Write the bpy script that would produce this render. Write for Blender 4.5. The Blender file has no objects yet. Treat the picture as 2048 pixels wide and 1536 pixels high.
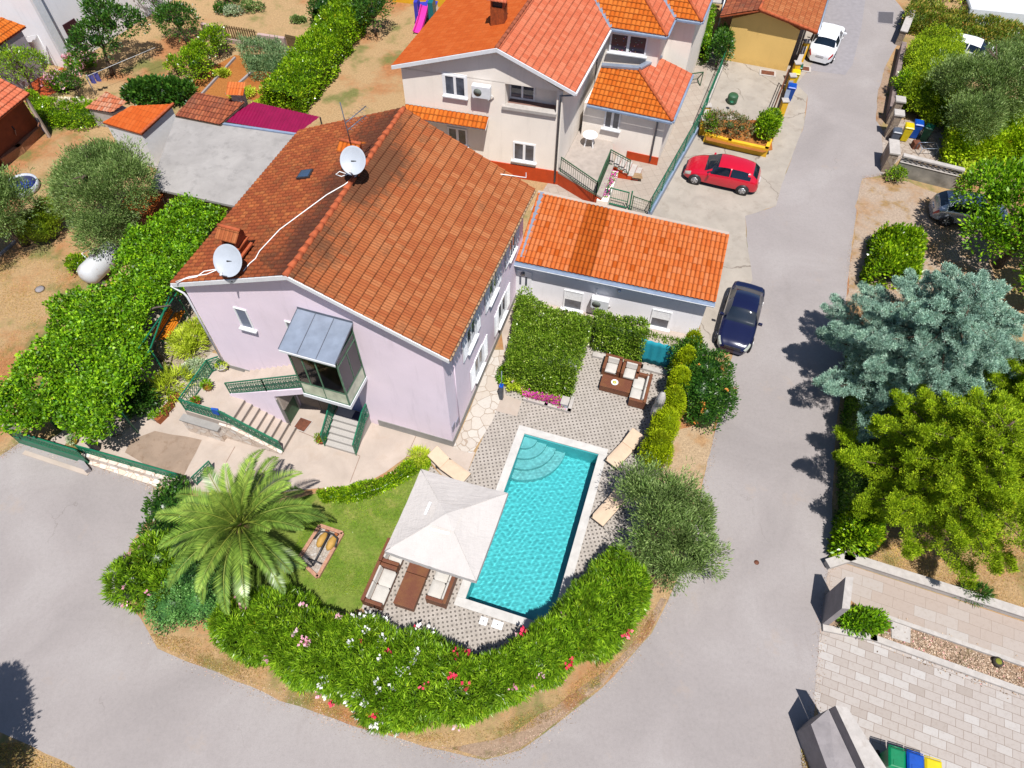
import bpy, bmesh, math, random
import numpy as np
from mathutils import Vector, Matrix
R = math.radians
rng = np.random.default_rng(7); random.seed(7)
SC = bpy.context.scene; COL = SC.collection
# ---------------------------------------------------------------- camera (solved from the photo's vanishing points)
FPX, PITCH, ROLL, CAMH = 1418.0, R(55.2), R(0.65), 27.5
def _basis():
    d = np.array([0, math.cos(PITCH), math.sin(PITCH)]); n = np.array([0, -math.sin(PITCH), math.cos(PITCH)]); x = np.array([1., 0, 0])
    Q = np.array([[math.cos(ROLL), -math.sin(ROLL), 0], [math.sin(ROLL), math.cos(ROLL), 0], [0, 0, 1]])
    return Q @ x, Q @ n, Q @ d
BX, BN, BD = _basis()
def g(px, py, z=0.0):
    """surveyed point: photo pixel (2048 wide) that lies at height z"""
    v = np.array([px - 1024, py - 768, FPX]); w = (v @ BX, v @ BN, -(v @ BD)); t = (z - CAMH) / w[2]
    return Vector((w[0] * t, w[1] * t, z))
cam_d = bpy.data.cameras.new('camera'); cam = bpy.data.objects.new('camera', cam_d); COL.objects.link(cam)
cam_d.sensor_width = 36; cam_d.lens = 36 * FPX / 2048; cam_d.clip_end = 600; cam_d.clip_start = 0.5
M3 = np.array([BX, BN, -BD])
rt, up, bk = M3 @ [1, 0, 0], M3 @ [0, -1, 0], M3 @ [0, 0, -1]
cam.matrix_world = Matrix([[rt[i], up[i], bk[i], (0, 0, CAMH)[i]] for i in range(3)] + [[0, 0, 0, 1]])
SC.camera = cam
# ---------------------------------------------------------------- world + sun
SUN_EL, SUN_AZ = R(67), R(166)
w = bpy.data.worlds.new('World'); SC.world = w; w.use_nodes = True
nt = w.node_tree; bg = nt.nodes['Background']; sky = nt.nodes.new('ShaderNodeTexSky'); sky.sky_type = 'NISHITA'; sky.sun_disc = False
sky.sun_elevation = SUN_EL; sky.sun_rotation = SUN_AZ; sky.air_density = 1.0; sky.ozone_density = 5.0
nt.links.new(sky.outputs[0], bg.inputs[0]); bg.inputs[1].default_value = 0.07
sd = bpy.data.lights.new('sun', 'SUN'); sd.energy = 4.9; sd.angle = R(0.5); sd.color = (1, 0.965, 0.91)
sun = bpy.data.objects.new('sun', sd); COL.objects.link(sun)
sdir = Vector((math.sin(SUN_AZ) * math.cos(SUN_EL), math.cos(SUN_AZ) * math.cos(SUN_EL), math.sin(SUN_EL)))
sun.rotation_euler = sdir.to_track_quat('Z', 'Y').to_euler(); sun.location = (10, -20, 50)
SC.view_settings.view_transform = 'Standard'; SC.view_settings.look = 'None'; SC.view_settings.exposure = 0.46; SC.view_settings.gamma = 1
SC.cycles.use_denoising = True; SC.cycles.denoising_prefilter = 'ACCURATE'
SC.cycles.max_bounces = 7; SC.cycles.transparent_max_bounces = 12; SC.cycles.diffuse_bounces = 2; SC.cycles.glossy_bounces = 3
SC.cycles.sample_clamp_indirect = 6; SC.cycles.caustics_reflective = False
# ---------------------------------------------------------------- naming / tree helpers
ORG = {}
def tag(o, label=None, cat=None, group=None, kind=None):
    if label: o['label'] = label
    if cat: o['category'] = cat
    if group: o['group'] = group
    if kind: o['kind'] = kind
    return o
def thing(name, label, cat, loc=(0, 0, 0), rz=0.0, group=None):
    o = bpy.data.objects.new(name, None); COL.objects.link(o); o.empty_display_size = 0.2
    o.location = loc; o.rotation_euler = (0, 0, rz); tag(o, label, cat, group)
    ORG[o] = Matrix.Translation(Vector(loc)) @ Matrix.Rotation(rz, 4, 'Z'); return o
def link_mesh(name, me, mat, parent, local=False):
    mats = mat if isinstance(mat, (list, tuple)) else [mat]
    for m in mats: me.materials.append(m)
    o = bpy.data.objects.new(name, me); COL.objects.link(o)
    if parent is not None:
        o.parent = parent
        if not local: me.transform(ORG[parent].inverted())
        ORG[o] = ORG[parent]
    else: ORG[o] = Matrix()
    return o
def dup(o, parent=None):
    c = o.copy(); COL.objects.link(c); c.parent = parent
    for ch in list(o.children): dup(ch, c)
    return c
def rebase(o, loc):
    """give a top-level mesh its own origin"""
    o.data.transform(Matrix.Translation(-Vector(loc))); o.location = loc; ORG[o] = Matrix.Translation(Vector(loc)); return o
class MB:
    def __init__(s): s.v = []; s.f = []; s.mi = []; s.sm = []
    def add(s, vs, fs, mi=0, sm=False):
        n = len(s.v); s.v += [tuple(v) for v in vs]
        for f in fs: s.f.append(tuple(i + n for i in f)); s.mi.append(mi); s.sm.append(sm)
        return s
    def hexa(s, b, t, mi=0):      # bottom 4 + top 4 points
        return s.add(list(b) + list(t), [(3, 2, 1, 0), (4, 5, 6, 7), (0, 1, 5, 4), (1, 2, 6, 5), (2, 3, 7, 6), (3, 0, 4, 7)], mi)
    def box(s, c, d, rz=0, mi=0, M=None):
        a, b, h = d[0] / 2, d[1] / 2, d[2] / 2; P = [Vector((x * a, y * b, z * h)) for z in (-1, 1) for x, y in ((-1, -1), (1, -1), (1, 1), (-1, 1))]
        T = Matrix.Translation(Vector(c)) @ (M if M else Matrix.Rotation(rz, 4, 'Z')); P = [T @ p for p in P]
        return s.hexa(P[:4], P[4:], mi)
    def bar(s, p, q, w, h=None, mi=0, up=Vector((0, 0, 1))):   # rectangular bar between two points
        p = Vector(p); q = Vector(q); d = (q - p); h = h or w
        if d.length < 1e-6: return s
        dn = d.normalized(); side = dn.cross(up)
        if side.length < 1e-3: side = Vector((1, 0, 0))
        side.normalize(); u2 = side.cross(dn).normalized(); a = side * w / 2; b = u2 * h / 2
        return s.hexa([p - a - b, p + a - b, p + a + b, p - a + b], [q - a - b, q + a - b, q + a + b, q - a + b], mi)
    def tube(s, pts, r, n=6, mi=0, cap=True):
        pts = [Vector(p) for p in pts]; rs = r if isinstance(r, (list, tuple)) else [r] * len(pts); vs = []; fs = []
        for i, p in enumerate(pts):
            d = (pts[min(i + 1, len(pts) - 1)] - pts[max(i - 1, 0)]).normalized(); a = d.orthogonal().normalized()
            if i and abs(a.dot(pa)) < 2: a = (pa - d * pa.dot(d)).normalized()
            pa = a; b = d.cross(a)
            for k in range(n):
                t = 2 * math.pi * k / n; vs.append(p + (a * math.cos(t) + b * math.sin(t)) * rs[i])
        for i in range(len(pts) - 1):
            for k in range(n): fs.append((i * n + k, i * n + (k + 1) % n, (i + 1) * n + (k + 1) % n, (i + 1) * n + k))
        if cap: fs.append(tuple(range(n))[::-1]); fs.append(tuple((len(pts) - 1) * n + k for k in range(n)))
        return s.add(vs, fs, mi, True)
    def prism(s, poly, z0, z1, mi=0):
        n = len(poly); vs = [(p[0], p[1], z0) for p in poly] + [(p[0], p[1], z1) for p in poly]
        fs = [tuple(range(n, 2 * n)), tuple(range(n))[::-1]] + [(i, (i + 1) % n, n + (i + 1) % n, n + i) for i in range(n)]
        return s.add(vs, fs, mi)
    def slab(s, poly3, t, mi=0):  # thick sheet below 3D polygon
        poly3 = [Vector(p) for p in poly3]; n = len(poly3); nrm = (poly3[1] - poly3[0]).cross(poly3[2] - poly3[1]).normalized()
        if nrm.z < 0: nrm = -nrm
        vs = poly3 + [p - nrm * t for p in poly3]
        fs = [tuple(range(n)), tuple(range(n, 2 * n))[::-1]] + [(i, n + i, n + (i + 1) % n, (i + 1) % n) for i in range(n)]
        return s.add(vs, fs, mi)
    def lathe(s, c, prof, n=14, mi=0, sx=1, sy=1, ax=None):   # prof (r,z)
        vs = []; fs = []
        for r, z in prof:
            for k in range(n):
                t = 2 * math.pi * k / n; p = Vector((r * math.cos(t) * sx, r * math.sin(t) * sy, z))
                if ax is not None: p = ax @ p
                vs.append(Vector(c) + p)
        for i in range(len(prof) - 1):
            for k in range(n): fs.append((i * n + k, i * n + (k + 1) % n, (i + 1) * n + (k + 1) % n, (i + 1) * n + k))
        fs.append(tuple(range(n))[::-1]); fs.append(tuple((len(prof) - 1) * n + k for k in range(n)))
        return s.add(vs, fs, mi, True)
    def build(s, name, mat, parent=None, local=False, bev=0, smooth=None):
        me = bpy.data.meshes.new(name); me.from_pydata(s.v, [], s.f)
        me.polygons.foreach_set('material_index', s.mi); me.polygons.foreach_set('use_smooth', s.sm if smooth is None else [smooth] * len(s.f))
        bm = bmesh.new(); bm.from_mesh(me); bmesh.ops.recalc_face_normals(bm, faces=bm.faces)
        bm.to_mesh(me); bm.free(); me.update()
        o = link_mesh(name, me, mat, parent, local)
        if bev:
            b = o.modifiers.new('bevel', 'BEVEL'); b.width = bev; b.segments = 2; b.limit_method = 'ANGLE'
        return o
# ---------------------------------------------------------------- materials
def lin(r, g_, b): return tuple(((c / 255) / 12.92 if c / 255 <= .04045 else ((c / 255 + .055) / 1.055) ** 2.4) for c in (r, g_, b))
def alb(r, g_, b, k=0.62): return tuple(min(0.87, c * k * ALBK) for c in lin(r, g_, b)) + (1,)
ALBK = 0.80
MATS = {}
class NT:
    def __init__(s, name):
        s.m = bpy.data.materials.new(name); s.m.use_nodes = True; s.t = s.m.node_tree; s.b = s.t.nodes['Principled BSDF']; s.out = s.t.nodes['Material Output']
    def n(s, typ, **kw):
        nd = s.t.nodes.new('ShaderNode' + typ)
        for k, v in kw.items():
            if isinstance(k, str) and hasattr(nd, k): setattr(nd, k, v)
        return nd
    def l(s, a, b): s.t.links.new(a, b)
    def put(s, inp, v):
        if isinstance(v, (int, float, tuple)): inp.default_value = v
        else: s.l(v, inp)
    def pos(s): return s.n('NewGeometry').outputs['Position']
    def math(s, op, a, b=0.0, c=0.0):
        nd = s.n('Math', operation=op); s.put(nd.inputs[0], a); s.put(nd.inputs[1], b); s.put(nd.inputs[2], c); return nd.outputs[0]
    def vmath(s, op, a, b=(0, 0, 0)):
        nd = s.n('VectorMath', operation=op); s.put(nd.inputs[0], a); s.put(nd.inputs[1], b); return nd.outputs[0]
    def noise(s, scale, detail=4, rough=.55, vec=None, dist=0, dim='3D'):
        nd = s.n('TexNoise'); nd.inputs['Scale'].default_value = scale; nd.inputs['Detail'].default_value = detail; nd.inputs['Roughness'].default_value = rough; nd.inputs['Distortion'].default_value = dist
        s.l(vec if vec is not None else s.pos(), nd.inputs['Vector']); return nd.outputs['Fac']
    def ramp(s, fac, stops, interp='LINEAR'):
        nd = s.n('ValToRGB'); cr = nd.color_ramp; cr.interpolation = interp
        while len(cr.elements) < len(stops): cr.elements.new(0.5)
        for e, (p, c) in zip(cr.elements, stops): e.position = p; e.color = c if len(c) == 4 else tuple(c) + (1,)
        s.l(fac, nd.inputs[0]); return nd.outputs[0]
    def mix(s, fac, a, b, mode='MIX'):
        nd = s.n('Mix', data_type='RGBA', blend_type=mode); s.put(nd.inputs[0], fac); s.put(nd.inputs[6], a); s.put(nd.inputs[7], b); return nd.outputs[2]
    def bump(s, h, strength=.3, dist=.02, normal=None):
        nd = s.n('Bump'); nd.inputs['Strength'].default_value = strength; nd.inputs['Distance'].default_value = dist; s.l(h, nd.inputs['Height'])
        if normal: s.l(normal, nd.inputs['Normal'])
        s.l(nd.outputs[0], s.b.inputs['Normal']); return nd.outputs[0]
    def rot(s, ang, scale=1.0, off=(0, 0, 0), vec=None):
        nd = s.n('Mapping'); nd.inputs['Rotation'].default_value = (0, 0, ang); nd.inputs['Scale'].default_value = (scale,) * 3 if isinstance(scale, (int, float)) else scale
        nd.inputs['Location'].default_value = off; s.l(vec if vec is not None else s.pos(), nd.inputs[0]); return nd.outputs[0]
    def done(s, col, rough=.7, spec=.4, metal=0):
        s.put(s.b.inputs['Base Color'], col); s.put(s.b.inputs['Roughness'], rough); s.b.inputs['Specular IOR Level'].default_value = spec; s.put(s.b.inputs['Metallic'], metal); return s.m
def W(v): return (v, v, v, 1)
def simple(name, c, rough=.6, var=.12, scale=6, bump=.0, spec=.4, metal=0, c2=None, coat=0):
    if name in MATS: return MATS[name]
    t = NT(name); f = t.noise(scale, 5)
    c2 = c2 or tuple(x * (1 - 2 * var) for x in c[:3]) + (1,); c1 = tuple(min(1, x * (1 + var)) for x in c[:3]) + (1,)
    col = t.ramp(f, [(.3, c2), (.7, c1)])
    if bump: t.bump(t.noise(scale * 6, 4), bump, .01)
    if coat: t.b.inputs['Coat Weight'].default_value = coat; t.b.inputs['Coat Roughness'].default_value = .04
    MATS[name] = t.done(col, rough, spec, metal); return MATS[name]
def plaster(name, c, dirt=.1, streak=True):
    t = NT(name); p = t.pos()
    base = t.ramp(t.noise(.7, 6, .6), [(.3, tuple(x * (1 - dirt) for x in c[:3])), (.7, tuple(min(1, x * 1.03) for x in c[:3]))])
    fine = t.ramp(t.noise(40, 3), [(.3, W(.94)), (.7, W(1))]); col = t.mix(1, base, fine, 'MULTIPLY')
    st = t.noise(3, 5, .65, t.rot(0, (1, 1, .12)))
    col = t.mix(t.math('MULTIPLY', t.ramp(st, [(.55, W(0)), (.8, W(1))]), .35), col, tuple(x * .62 for x in c[:3]) + (1,))
    spz = t.n('SeparateXYZ'); t.l(t.pos(), spz.inputs[0]); splash = t.ramp(t.math('ADD', spz.outputs[2], t.math('MULTIPLY', t.noise(2.5, 5, .7), 1.1)), [(.45, W(.45)), (1.0, W(0))])
    col = t.mix(splash, col, tuple(x * .6 for x in (c[0] * .95, c[1] * .9, c[2] * .8)) + (1,))
    t.bump(t.noise(60, 3), .25, .006); return t.done(col, .85, .25)
FG = 1.30
def foliage(name, c1, c2, c3, trans=.3, rough=.45, spec=.35, dryc=None):
    c1, c2, c3 = [tuple(min(.8, x * FG) for x in c[:3]) + (1,) for c in (c1, c2, c3)]; t = NT(name); at = t.n('Attribute', attribute_name='rnd'); f = at.outputs['Fac']
    dry = dryc or tuple(x for x in (c3[0] * 1.05, c3[1] * .62, c3[2] * .8)) + (1,); col = t.ramp(f, [(0, c1), (.5, c2), (.95, c3), (.975, dry)])
    big = t.ramp(t.noise(1.3, 4), [(.3, W(.6)), (.5, W(1)), (.7, W(1.25))]); col = t.mix(1, col, big, 'MULTIPLY')
    t.done(col, rough, spec); tr = t.n('BsdfTranslucent'); t.l(t.mix(1, col, (1.25, 1.2, .5, 1), 'MULTIPLY'), tr.inputs[0])
    mx = t.n('MixShader'); mx.inputs[0].default_value = trans; t.l(t.b.outputs[0], mx.inputs[1]); t.l(tr.outputs[0], mx.inputs[2]); t.l(mx.outputs[0], t.out.inputs[0]); return t.m
# ground family
def ground_mat(name, dry, soil, green, gs=.18, soil_t=.56, green_t=.62, sc=1.0):
    t = NT(name); n1 = t.noise(gs * sc, 6, .62); n2 = t.noise(gs * 2.3 * sc, 6, .6, t.rot(1, 1, (31, 7, 0))); fine = t.noise(9, 6, .75)
    dryc = t.ramp(fine, [(.3, tuple(x * .62 for x in dry[:3])), (.55, dry), (.75, tuple(min(1, x * 1.35) for x in dry[:3]))])
    soilc = t.ramp(t.noise(5, 6, .7), [(.3, tuple(x * .7 for x in soil[:3])), (.7, tuple(x * 1.2 for x in soil[:3]))])
    grc = t.ramp(fine, [(.35, tuple(x * .6 for x in green[:3])), (.7, tuple(x * 1.25 for x in green[:3]))])
    nn = t.math('ADD', n1, t.math('MULTIPLY', t.math('SUBTRACT', fine, .5), .22))
    col = t.mix(t.ramp(nn, [(soil_t - .05, W(0)), (soil_t + .06, W(1))]), dryc, soilc)
    mm = t.math('ADD', n2, t.math('MULTIPLY', t.math('SUBTRACT', fine, .5), .3))
    col = t.mix(t.ramp(mm, [(green_t - .04, W(0)), (green_t + .08, W(.85))]), col, grc)
    t.bump(t.noise(22, 5, .7), .8, .05); return t.done(col, .95, .1)
GROUND = ground_mat('dry grass ground', alb(214, 178, 132, .70), alb(204, 142, 96, .70), alb(140, 148, 84, .66), green_t=.565)
SOIL = ground_mat('red soil', alb(198, 130, 70, .75), alb(180, 104, 50, .75), alb(140, 120, 60), green_t=.74)
LAWN = ground_mat('lawn grass', alb(134, 152, 68, .85), alb(176, 168, 100, .85), alb(112, 142, 50, .85), gs=.5, soil_t=.6, green_t=.5)
GRAVEL = ground_mat('gravel soil', alb(206, 176, 150), alb(190, 140, 100), alb(130, 130, 70), gs=.6, green_t=.6)
def asphalt():
    t = NT('sun bleached asphalt'); a = alb(195, 186, 184); 
    col = t.ramp(t.noise(.22, 7, .6, dist=.6), [(.3, tuple(x * .87 for x in a[:3])), (.5, a), (.72, alb(208, 200, 198))])
    col = t.mix(1, col, t.ramp(t.noise(7, 8, .85), [(.3, W(.86)), (.5, W(1)), (.7, W(1.07))]), 'MULTIPLY'); col = t.mix(t.ramp(t.noise(34, 4, .85), [(.3, W(.6)), (.5, W(0))]), col, tuple(x * .66 for x in a[:3]) + (1,)); col = t.mix(t.ramp(t.noise(.5, 5, .75, t.rot(.3, 1, (7, 3, 0))), [(.6, W(0)), (.7, W(.35))]), col, alb(206, 186, 170))
    st = t.noise(1.6, 6, .7, t.rot(.2, (1, .25, 1))); col = t.mix(t.ramp(st, [(.58, W(0)), (.75, W(.3))]), col, alb(172, 160, 156))
    v = t.n('TexVoronoi', feature='DISTANCE_TO_EDGE'); v.inputs['Scale'].default_value = .22
    nz = t.n('TexNoise'); nz.inputs['Scale'].default_value = 1.2; nz.inputs['Detail'].default_value = 6; t.l(t.pos(), nz.inputs['Vector'])
    t.l(t.vmath('ADD', t.pos(), t.vmath('MULTIPLY', nz.outputs['Color'], (1.2, 1.2, 0))), v.inputs['Vector'])
    crack = t.ramp(v.outputs['Distance'], [(0, W(.4)), (.004, W(0))]); msk = t.ramp(t.noise(.35, 2), [(.58, W(0)), (.64, W(1))])
    col = t.mix(t.math('MULTIPLY', crack, msk), col, alb(130, 118, 110)); t.bump(t.noise(120, 3, .8), .5, .006); return t.done(col, .88, .3)
ASPHALT = asphalt()
def concrete(name, c, stain, amount=.5, sc=.8, crack=0):
    t = NT(name); col = t.ramp(t.noise(sc, 7, .62, dist=.4), [(.35, tuple(x * .86 for x in c[:3])), (.65, tuple(min(1, x * 1.06) for x in c[:3]))])
    col = t.mix(t.ramp(t.noise(sc * 1.7, 7, .68, t.rot(.6, 1, (11, 3, 0))), [(.52, W(0)), (.68, W(amount))]), col, stain)
    col = t.mix(t.ramp(t.noise(45, 3, .8), [(.3, W(.4)), (.5, W(0))]), col, tuple(x * .7 for x in c[:3]) + (1,)); t.bump(t.noise(70, 4), .35, .006)
    if crack:
        nz = t.n('TexNoise'); nz.inputs['Scale'].default_value = 1.2; nz.inputs['Detail'].default_value = 6; t.l(t.pos(), nz.inputs['Vector']); v = t.n('TexVoronoi', feature='DISTANCE_TO_EDGE'); v.inputs['Scale'].default_value = crack; t.l(t.vmath('ADD', t.pos(), t.vmath('MULTIPLY', nz.outputs['Color'], (1.0, 1.0, 0))), v.inputs['Vector'])
        col = t.mix(t.math('MULTIPLY', t.ramp(v.outputs['Distance'], [(0, W(.75)), (.003, W(0))]), t.ramp(t.noise(.4, 2), [(.42, W(0)), (.5, W(1))])), col, alb(120, 104, 90))
    return t.done(col, .85, .3)
DRIVE = concrete('driveway concrete', alb(212, 201, 188), alb(172, 158, 144), crack=.13); PATIO = concrete('washed patio concrete', alb(232, 214, 200), alb(214, 190, 170), .4)
COBBLE = concrete('brown weathered concrete', alb(190, 166, 146), alb(158, 130, 108), .7, 1.5); ROOFCON = concrete('grey roof concrete', alb(192, 187, 184, .72), alb(160, 156, 154, .66), .6, .9)
STONEW = concrete('white stone', alb(232, 224, 218), alb(200, 188, 178), .5, 3); GREYCON = concrete('board marked concrete', alb(196, 188, 190), alb(160, 154, 158), .5, 2)
def paver_mat(ang):      # light squares with small dark squares turned in between (pinwheel lattice)
    t = NT('pinwheel pavers'); b = .078; a = .152; L = math.hypot(a, b); th = math.atan2(b, a)
    p = t.rot(ang, 1.0); q = t.rot(-th, 1 / L, vec=p); f = t.vmath('SUBTRACT', t.vmath('FRACTION', q), (.5, .5, 0)); r = t.rot(th, L, vec=f)
    sp = t.n('SeparateXYZ'); t.l(r, sp.inputs[0]); m = t.math('MAXIMUM', t.math('ABSOLUTE', sp.outputs[0]), t.math('ABSOLUTE', sp.outputs[1]))
    dark = t.math('LESS_THAN', m, b / 2); joint = t.math('MULTIPLY', t.math('GREATER_THAN', m, b / 2 - .006), dark)
    cell = t.n('TexWhiteNoise', noise_dimensions='2D'); t.l(t.vmath('FLOOR', q), cell.inputs[0])
    big = t.mix(cell.outputs[0], alb(216, 206, 197, .68), alb(198, 188, 178, .68)); big = t.mix(t.ramp(t.noise(1, 5), [(.4, W(0)), (.7, W(.3))]), big, alb(184, 174, 164))
    sm = t.mix(cell.outputs[0], alb(120, 112, 106), alb(146, 138, 132)); col = t.mix(dark, big, sm); col = t.mix(joint, col, alb(140, 132, 124))
    l2 = t.math('LESS_THAN', t.math('ABSOLUTE', t.math('SUBTRACT', m, b / 2 + .06)), .004); col = t.mix(t.math('MULTIPLY', l2, .35), col, alb(140, 132, 124))
    t.bump(t.noise(70, 3), .3, .004); return t.done(col, .85, .3)
def crazy_mat(name, c1, c2, c3, joint, scale=2.2, ang=0, jw=.03):
    t = NT(name); nz = t.n('TexNoise'); nz.inputs['Scale'].default_value = 2; t.l(t.pos(), nz.inputs['Vector']); p = t.vmath('ADD', t.rot(ang), t.vmath('MULTIPLY', nz.outputs['Color'], (.18, .18, .18)))
    v = t.n('TexVoronoi', feature='DISTANCE_TO_EDGE'); v.inputs['Scale'].default_value = scale; t.l(p, v.inputs['Vector'])
    v2 = t.n('TexVoronoi'); v2.inputs['Scale'].default_value = scale; t.l(p, v2.inputs['Vector']); sp = t.n('SeparateXYZ'); t.l(v2.outputs['Color'], sp.inputs[0])
    col = t.ramp(sp.outputs[0], [(0, c1), (.5, c2), (1, c3)]); col = t.mix(t.ramp(t.noise(6, 6, .7), [(.5, W(0)), (.75, W(.35))]), col, joint)
    col = t.mix(t.ramp(v.outputs['Distance'], [(jw * .5, W(.8)), (jw, W(0))]), col, joint)
    t.bump(t.ramp(v.outputs['Distance'], [(0, W(0)), (jw * 1.6, W(1))]), .6, .02); return t.done(col, .85, .3)
def brick_mat(name, c1, c2, c3, mortar, bw, bh, ang=0, ms=.012, rough=.85, vec=None, vary=.5, off=.5):
    t = NT(name); nz = t.n('TexNoise'); nz.inputs['Scale'].default_value = .8; t.l(t.pos(), nz.inputs['Vector'])
    p = t.vmath('ADD', t.rot(ang), t.vmath('MULTIPLY', nz.outputs['Color'], (vary * .12, vary * .12, 0)))
    b = t.n('TexBrick'); b.offset = off; b.inputs['Scale'].default_value = 1; b.inputs['Brick Width'].default_value = bw; b.inputs['Row Height'].default_value = bh; b.inputs['Mortar Size'].default_value = ms
    b.inputs['Color1'].default_value = (0, 0, 0, 1); b.inputs['Color2'].default_value = (1, 1, 1, 1); b.inputs['Mortar'].default_value = (.5, .5, .5, 1); b.inputs['Mortar Smooth'].default_value = .3; t.l(p, b.inputs['Vector'])
    col = t.ramp(b.outputs['Color'], [(0, c1), (.45, c2), (.8, c2), (1, c3)]); col = t.mix(t.ramp(t.noise(7, 7, .7), [(.5, W(0)), (.8, W(.5))]), col, mortar)
    col = t.mix(b.outputs['Fac'], col, mortar); t.bump(t.math('SUBTRACT', 1, b.outputs['Fac']), .5, .012); return t.done(col, rough, .3)
def tile_mat(name, c1, c2, c3, stain=None, st=.6, moss=0, rolls=1, jx=.22, jy=.10, jd=.55, odd=None, ridge=0.0, spots=()):
    """per-tile colour from the UV cell, dirt in the joints, groove shadow painted in, dark weathering by noise"""
    t = NT(name); uv = t.n('UVMap').outputs[0]; wn = t.n('TexWhiteNoise', noise_dimensions='2D'); t.l(t.vmath('FLOOR', uv), wn.inputs[0]); sp = t.n('SeparateXYZ'); t.l(uv, sp.inputs[0])
    stops = [(0, c1), (.5, c2), (1, c3)]
    if odd: stops = [(0, odd), (.045, odd), (.05, c1), (.5, c2), (1, c3)]
    col = t.ramp(wn.outputs[0], stops); col = t.mix(1, col, t.ramp(t.noise(16, 6, .75), [(.25, W(.7)), (.5, W(1)), (.75, W(1.12))]), 'MULTIPLY')
    if stain:
        n = t.math('ADD', t.noise(.55, 6, .7), t.math('MULTIPLY', t.math('SUBTRACT', t.noise(9, 6, .85), .5), .8))
        n = t.math('ADD', n, t.math('MULTIPLY', t.math('SUBTRACT', wn.outputs[0], .5), .2))
        for (sx, sy, sz, sr, sa) in spots:
            dd = t.n('VectorMath', operation='DISTANCE'); t.l(t.pos(), dd.inputs[0]); dd.inputs[1].default_value = (sx, sy, sz); n = t.math('ADD', n, t.math('MULTIPLY', t.math('MAXIMUM', t.math('SUBTRACT', 1, t.math('DIVIDE', dd.outputs['Value'], sr)), 0), sa))
        if moss: n = t.math('ADD', n, t.math('MULTIPLY', t.math('MULTIPLY', t.math('POWER', t.math('DIVIDE', sp.outputs[1], 17.0), 4), 1.0), moss))
        col = t.mix(t.ramp(n, [(st - .14, W(0)), (st + .16, W(.8))]), col, stain)
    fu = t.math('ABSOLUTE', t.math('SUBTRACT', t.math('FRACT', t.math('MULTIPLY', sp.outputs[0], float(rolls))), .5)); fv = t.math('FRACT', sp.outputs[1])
    gx = t.ramp(fu, [(.5 - jx, W(0)), (.5, W(1))]); gy = t.ramp(fv, [(0, W(1)), (jy, W(1)), (jy * 1.6, W(0))]); m = t.math('MAXIMUM', t.math('MULTIPLY', gx, .8), gy)  # roll grooves darkened in colour for their shadow, course joints for dirt
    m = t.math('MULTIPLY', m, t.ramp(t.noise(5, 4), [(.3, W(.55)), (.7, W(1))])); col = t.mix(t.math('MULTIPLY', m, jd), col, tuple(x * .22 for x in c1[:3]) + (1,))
    t.bump(t.noise(40, 4), .35, .008); return t.done(col, .85, .2)
_s = [g(760, 350, 8.9), g(720, 390, 8.9), g(620, 500, 8.6), g(800, 300, 8.7)]; SPOTS = [(_s[0].x, _s[0].y, _s[0].z, 1.5, .42), (_s[1].x, _s[1].y, _s[1].z, 1.5, .3), (_s[2].x, _s[2].y, _s[2].z, 1.3, .22), (_s[3].x, _s[3].y, _s[3].z, 1.2, .25)]
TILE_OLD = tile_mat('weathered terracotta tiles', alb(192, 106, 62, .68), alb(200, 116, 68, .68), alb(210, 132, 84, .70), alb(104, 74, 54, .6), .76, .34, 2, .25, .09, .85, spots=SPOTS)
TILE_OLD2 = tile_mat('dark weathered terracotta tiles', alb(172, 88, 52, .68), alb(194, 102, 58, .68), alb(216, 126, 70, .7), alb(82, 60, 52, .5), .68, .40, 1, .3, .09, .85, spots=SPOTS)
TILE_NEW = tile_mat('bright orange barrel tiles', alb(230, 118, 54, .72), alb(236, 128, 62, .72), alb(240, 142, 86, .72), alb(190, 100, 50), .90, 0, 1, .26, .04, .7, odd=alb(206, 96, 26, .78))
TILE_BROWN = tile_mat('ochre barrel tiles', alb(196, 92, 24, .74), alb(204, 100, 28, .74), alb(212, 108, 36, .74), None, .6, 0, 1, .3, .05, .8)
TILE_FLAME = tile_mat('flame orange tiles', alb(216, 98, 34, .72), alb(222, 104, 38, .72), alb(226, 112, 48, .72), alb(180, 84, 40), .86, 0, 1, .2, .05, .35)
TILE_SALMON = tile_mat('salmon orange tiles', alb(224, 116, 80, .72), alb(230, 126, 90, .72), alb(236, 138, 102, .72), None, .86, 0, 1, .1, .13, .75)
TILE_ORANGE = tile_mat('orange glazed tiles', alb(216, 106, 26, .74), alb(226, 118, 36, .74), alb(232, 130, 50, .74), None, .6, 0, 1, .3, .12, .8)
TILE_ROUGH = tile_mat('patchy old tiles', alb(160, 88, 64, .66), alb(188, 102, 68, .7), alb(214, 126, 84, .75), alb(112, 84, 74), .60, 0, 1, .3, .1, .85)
MORTAR_ORANGE = simple('orange ridge mortar', alb(222, 112, 66), .85, .15, 5, .3)
LILAC = plaster('lilac plaster', alb(224, 208, 220, 1.34), .05); CREAMW = plaster('cream plaster', alb(226, 217, 207, 1.4), .05); GREYW = plaster('pale grey plaster', alb(216, 214, 218, 1.5), .05)
YELLOWW = plaster('mustard plaster', alb(220, 182, 110, 1.25), .05); YELLOWD = simple('yellow wall paint', alb(226, 176, 38, 1.1), .7, .08, 3); ORANGEW = simple('orange plinth paint', alb(226, 84, 30, .75), .7, .08, 3)
PLINTH = concrete('grey plinth', alb(196, 192, 188), alb(170, 164, 160), .5, 2); WHITEP = simple('white paint', (.66, .67, .70, 1), .5, .04, 4)
WHITEF = simple('white window frame', (.78, .78, .8, 1), .35, .03, 8); GLASSD = simple('dark window glass', (.075, .085, .11, 1), .06, .5, 1.6, spec=.9, c2=(.02, .022, .03, 1))
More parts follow.
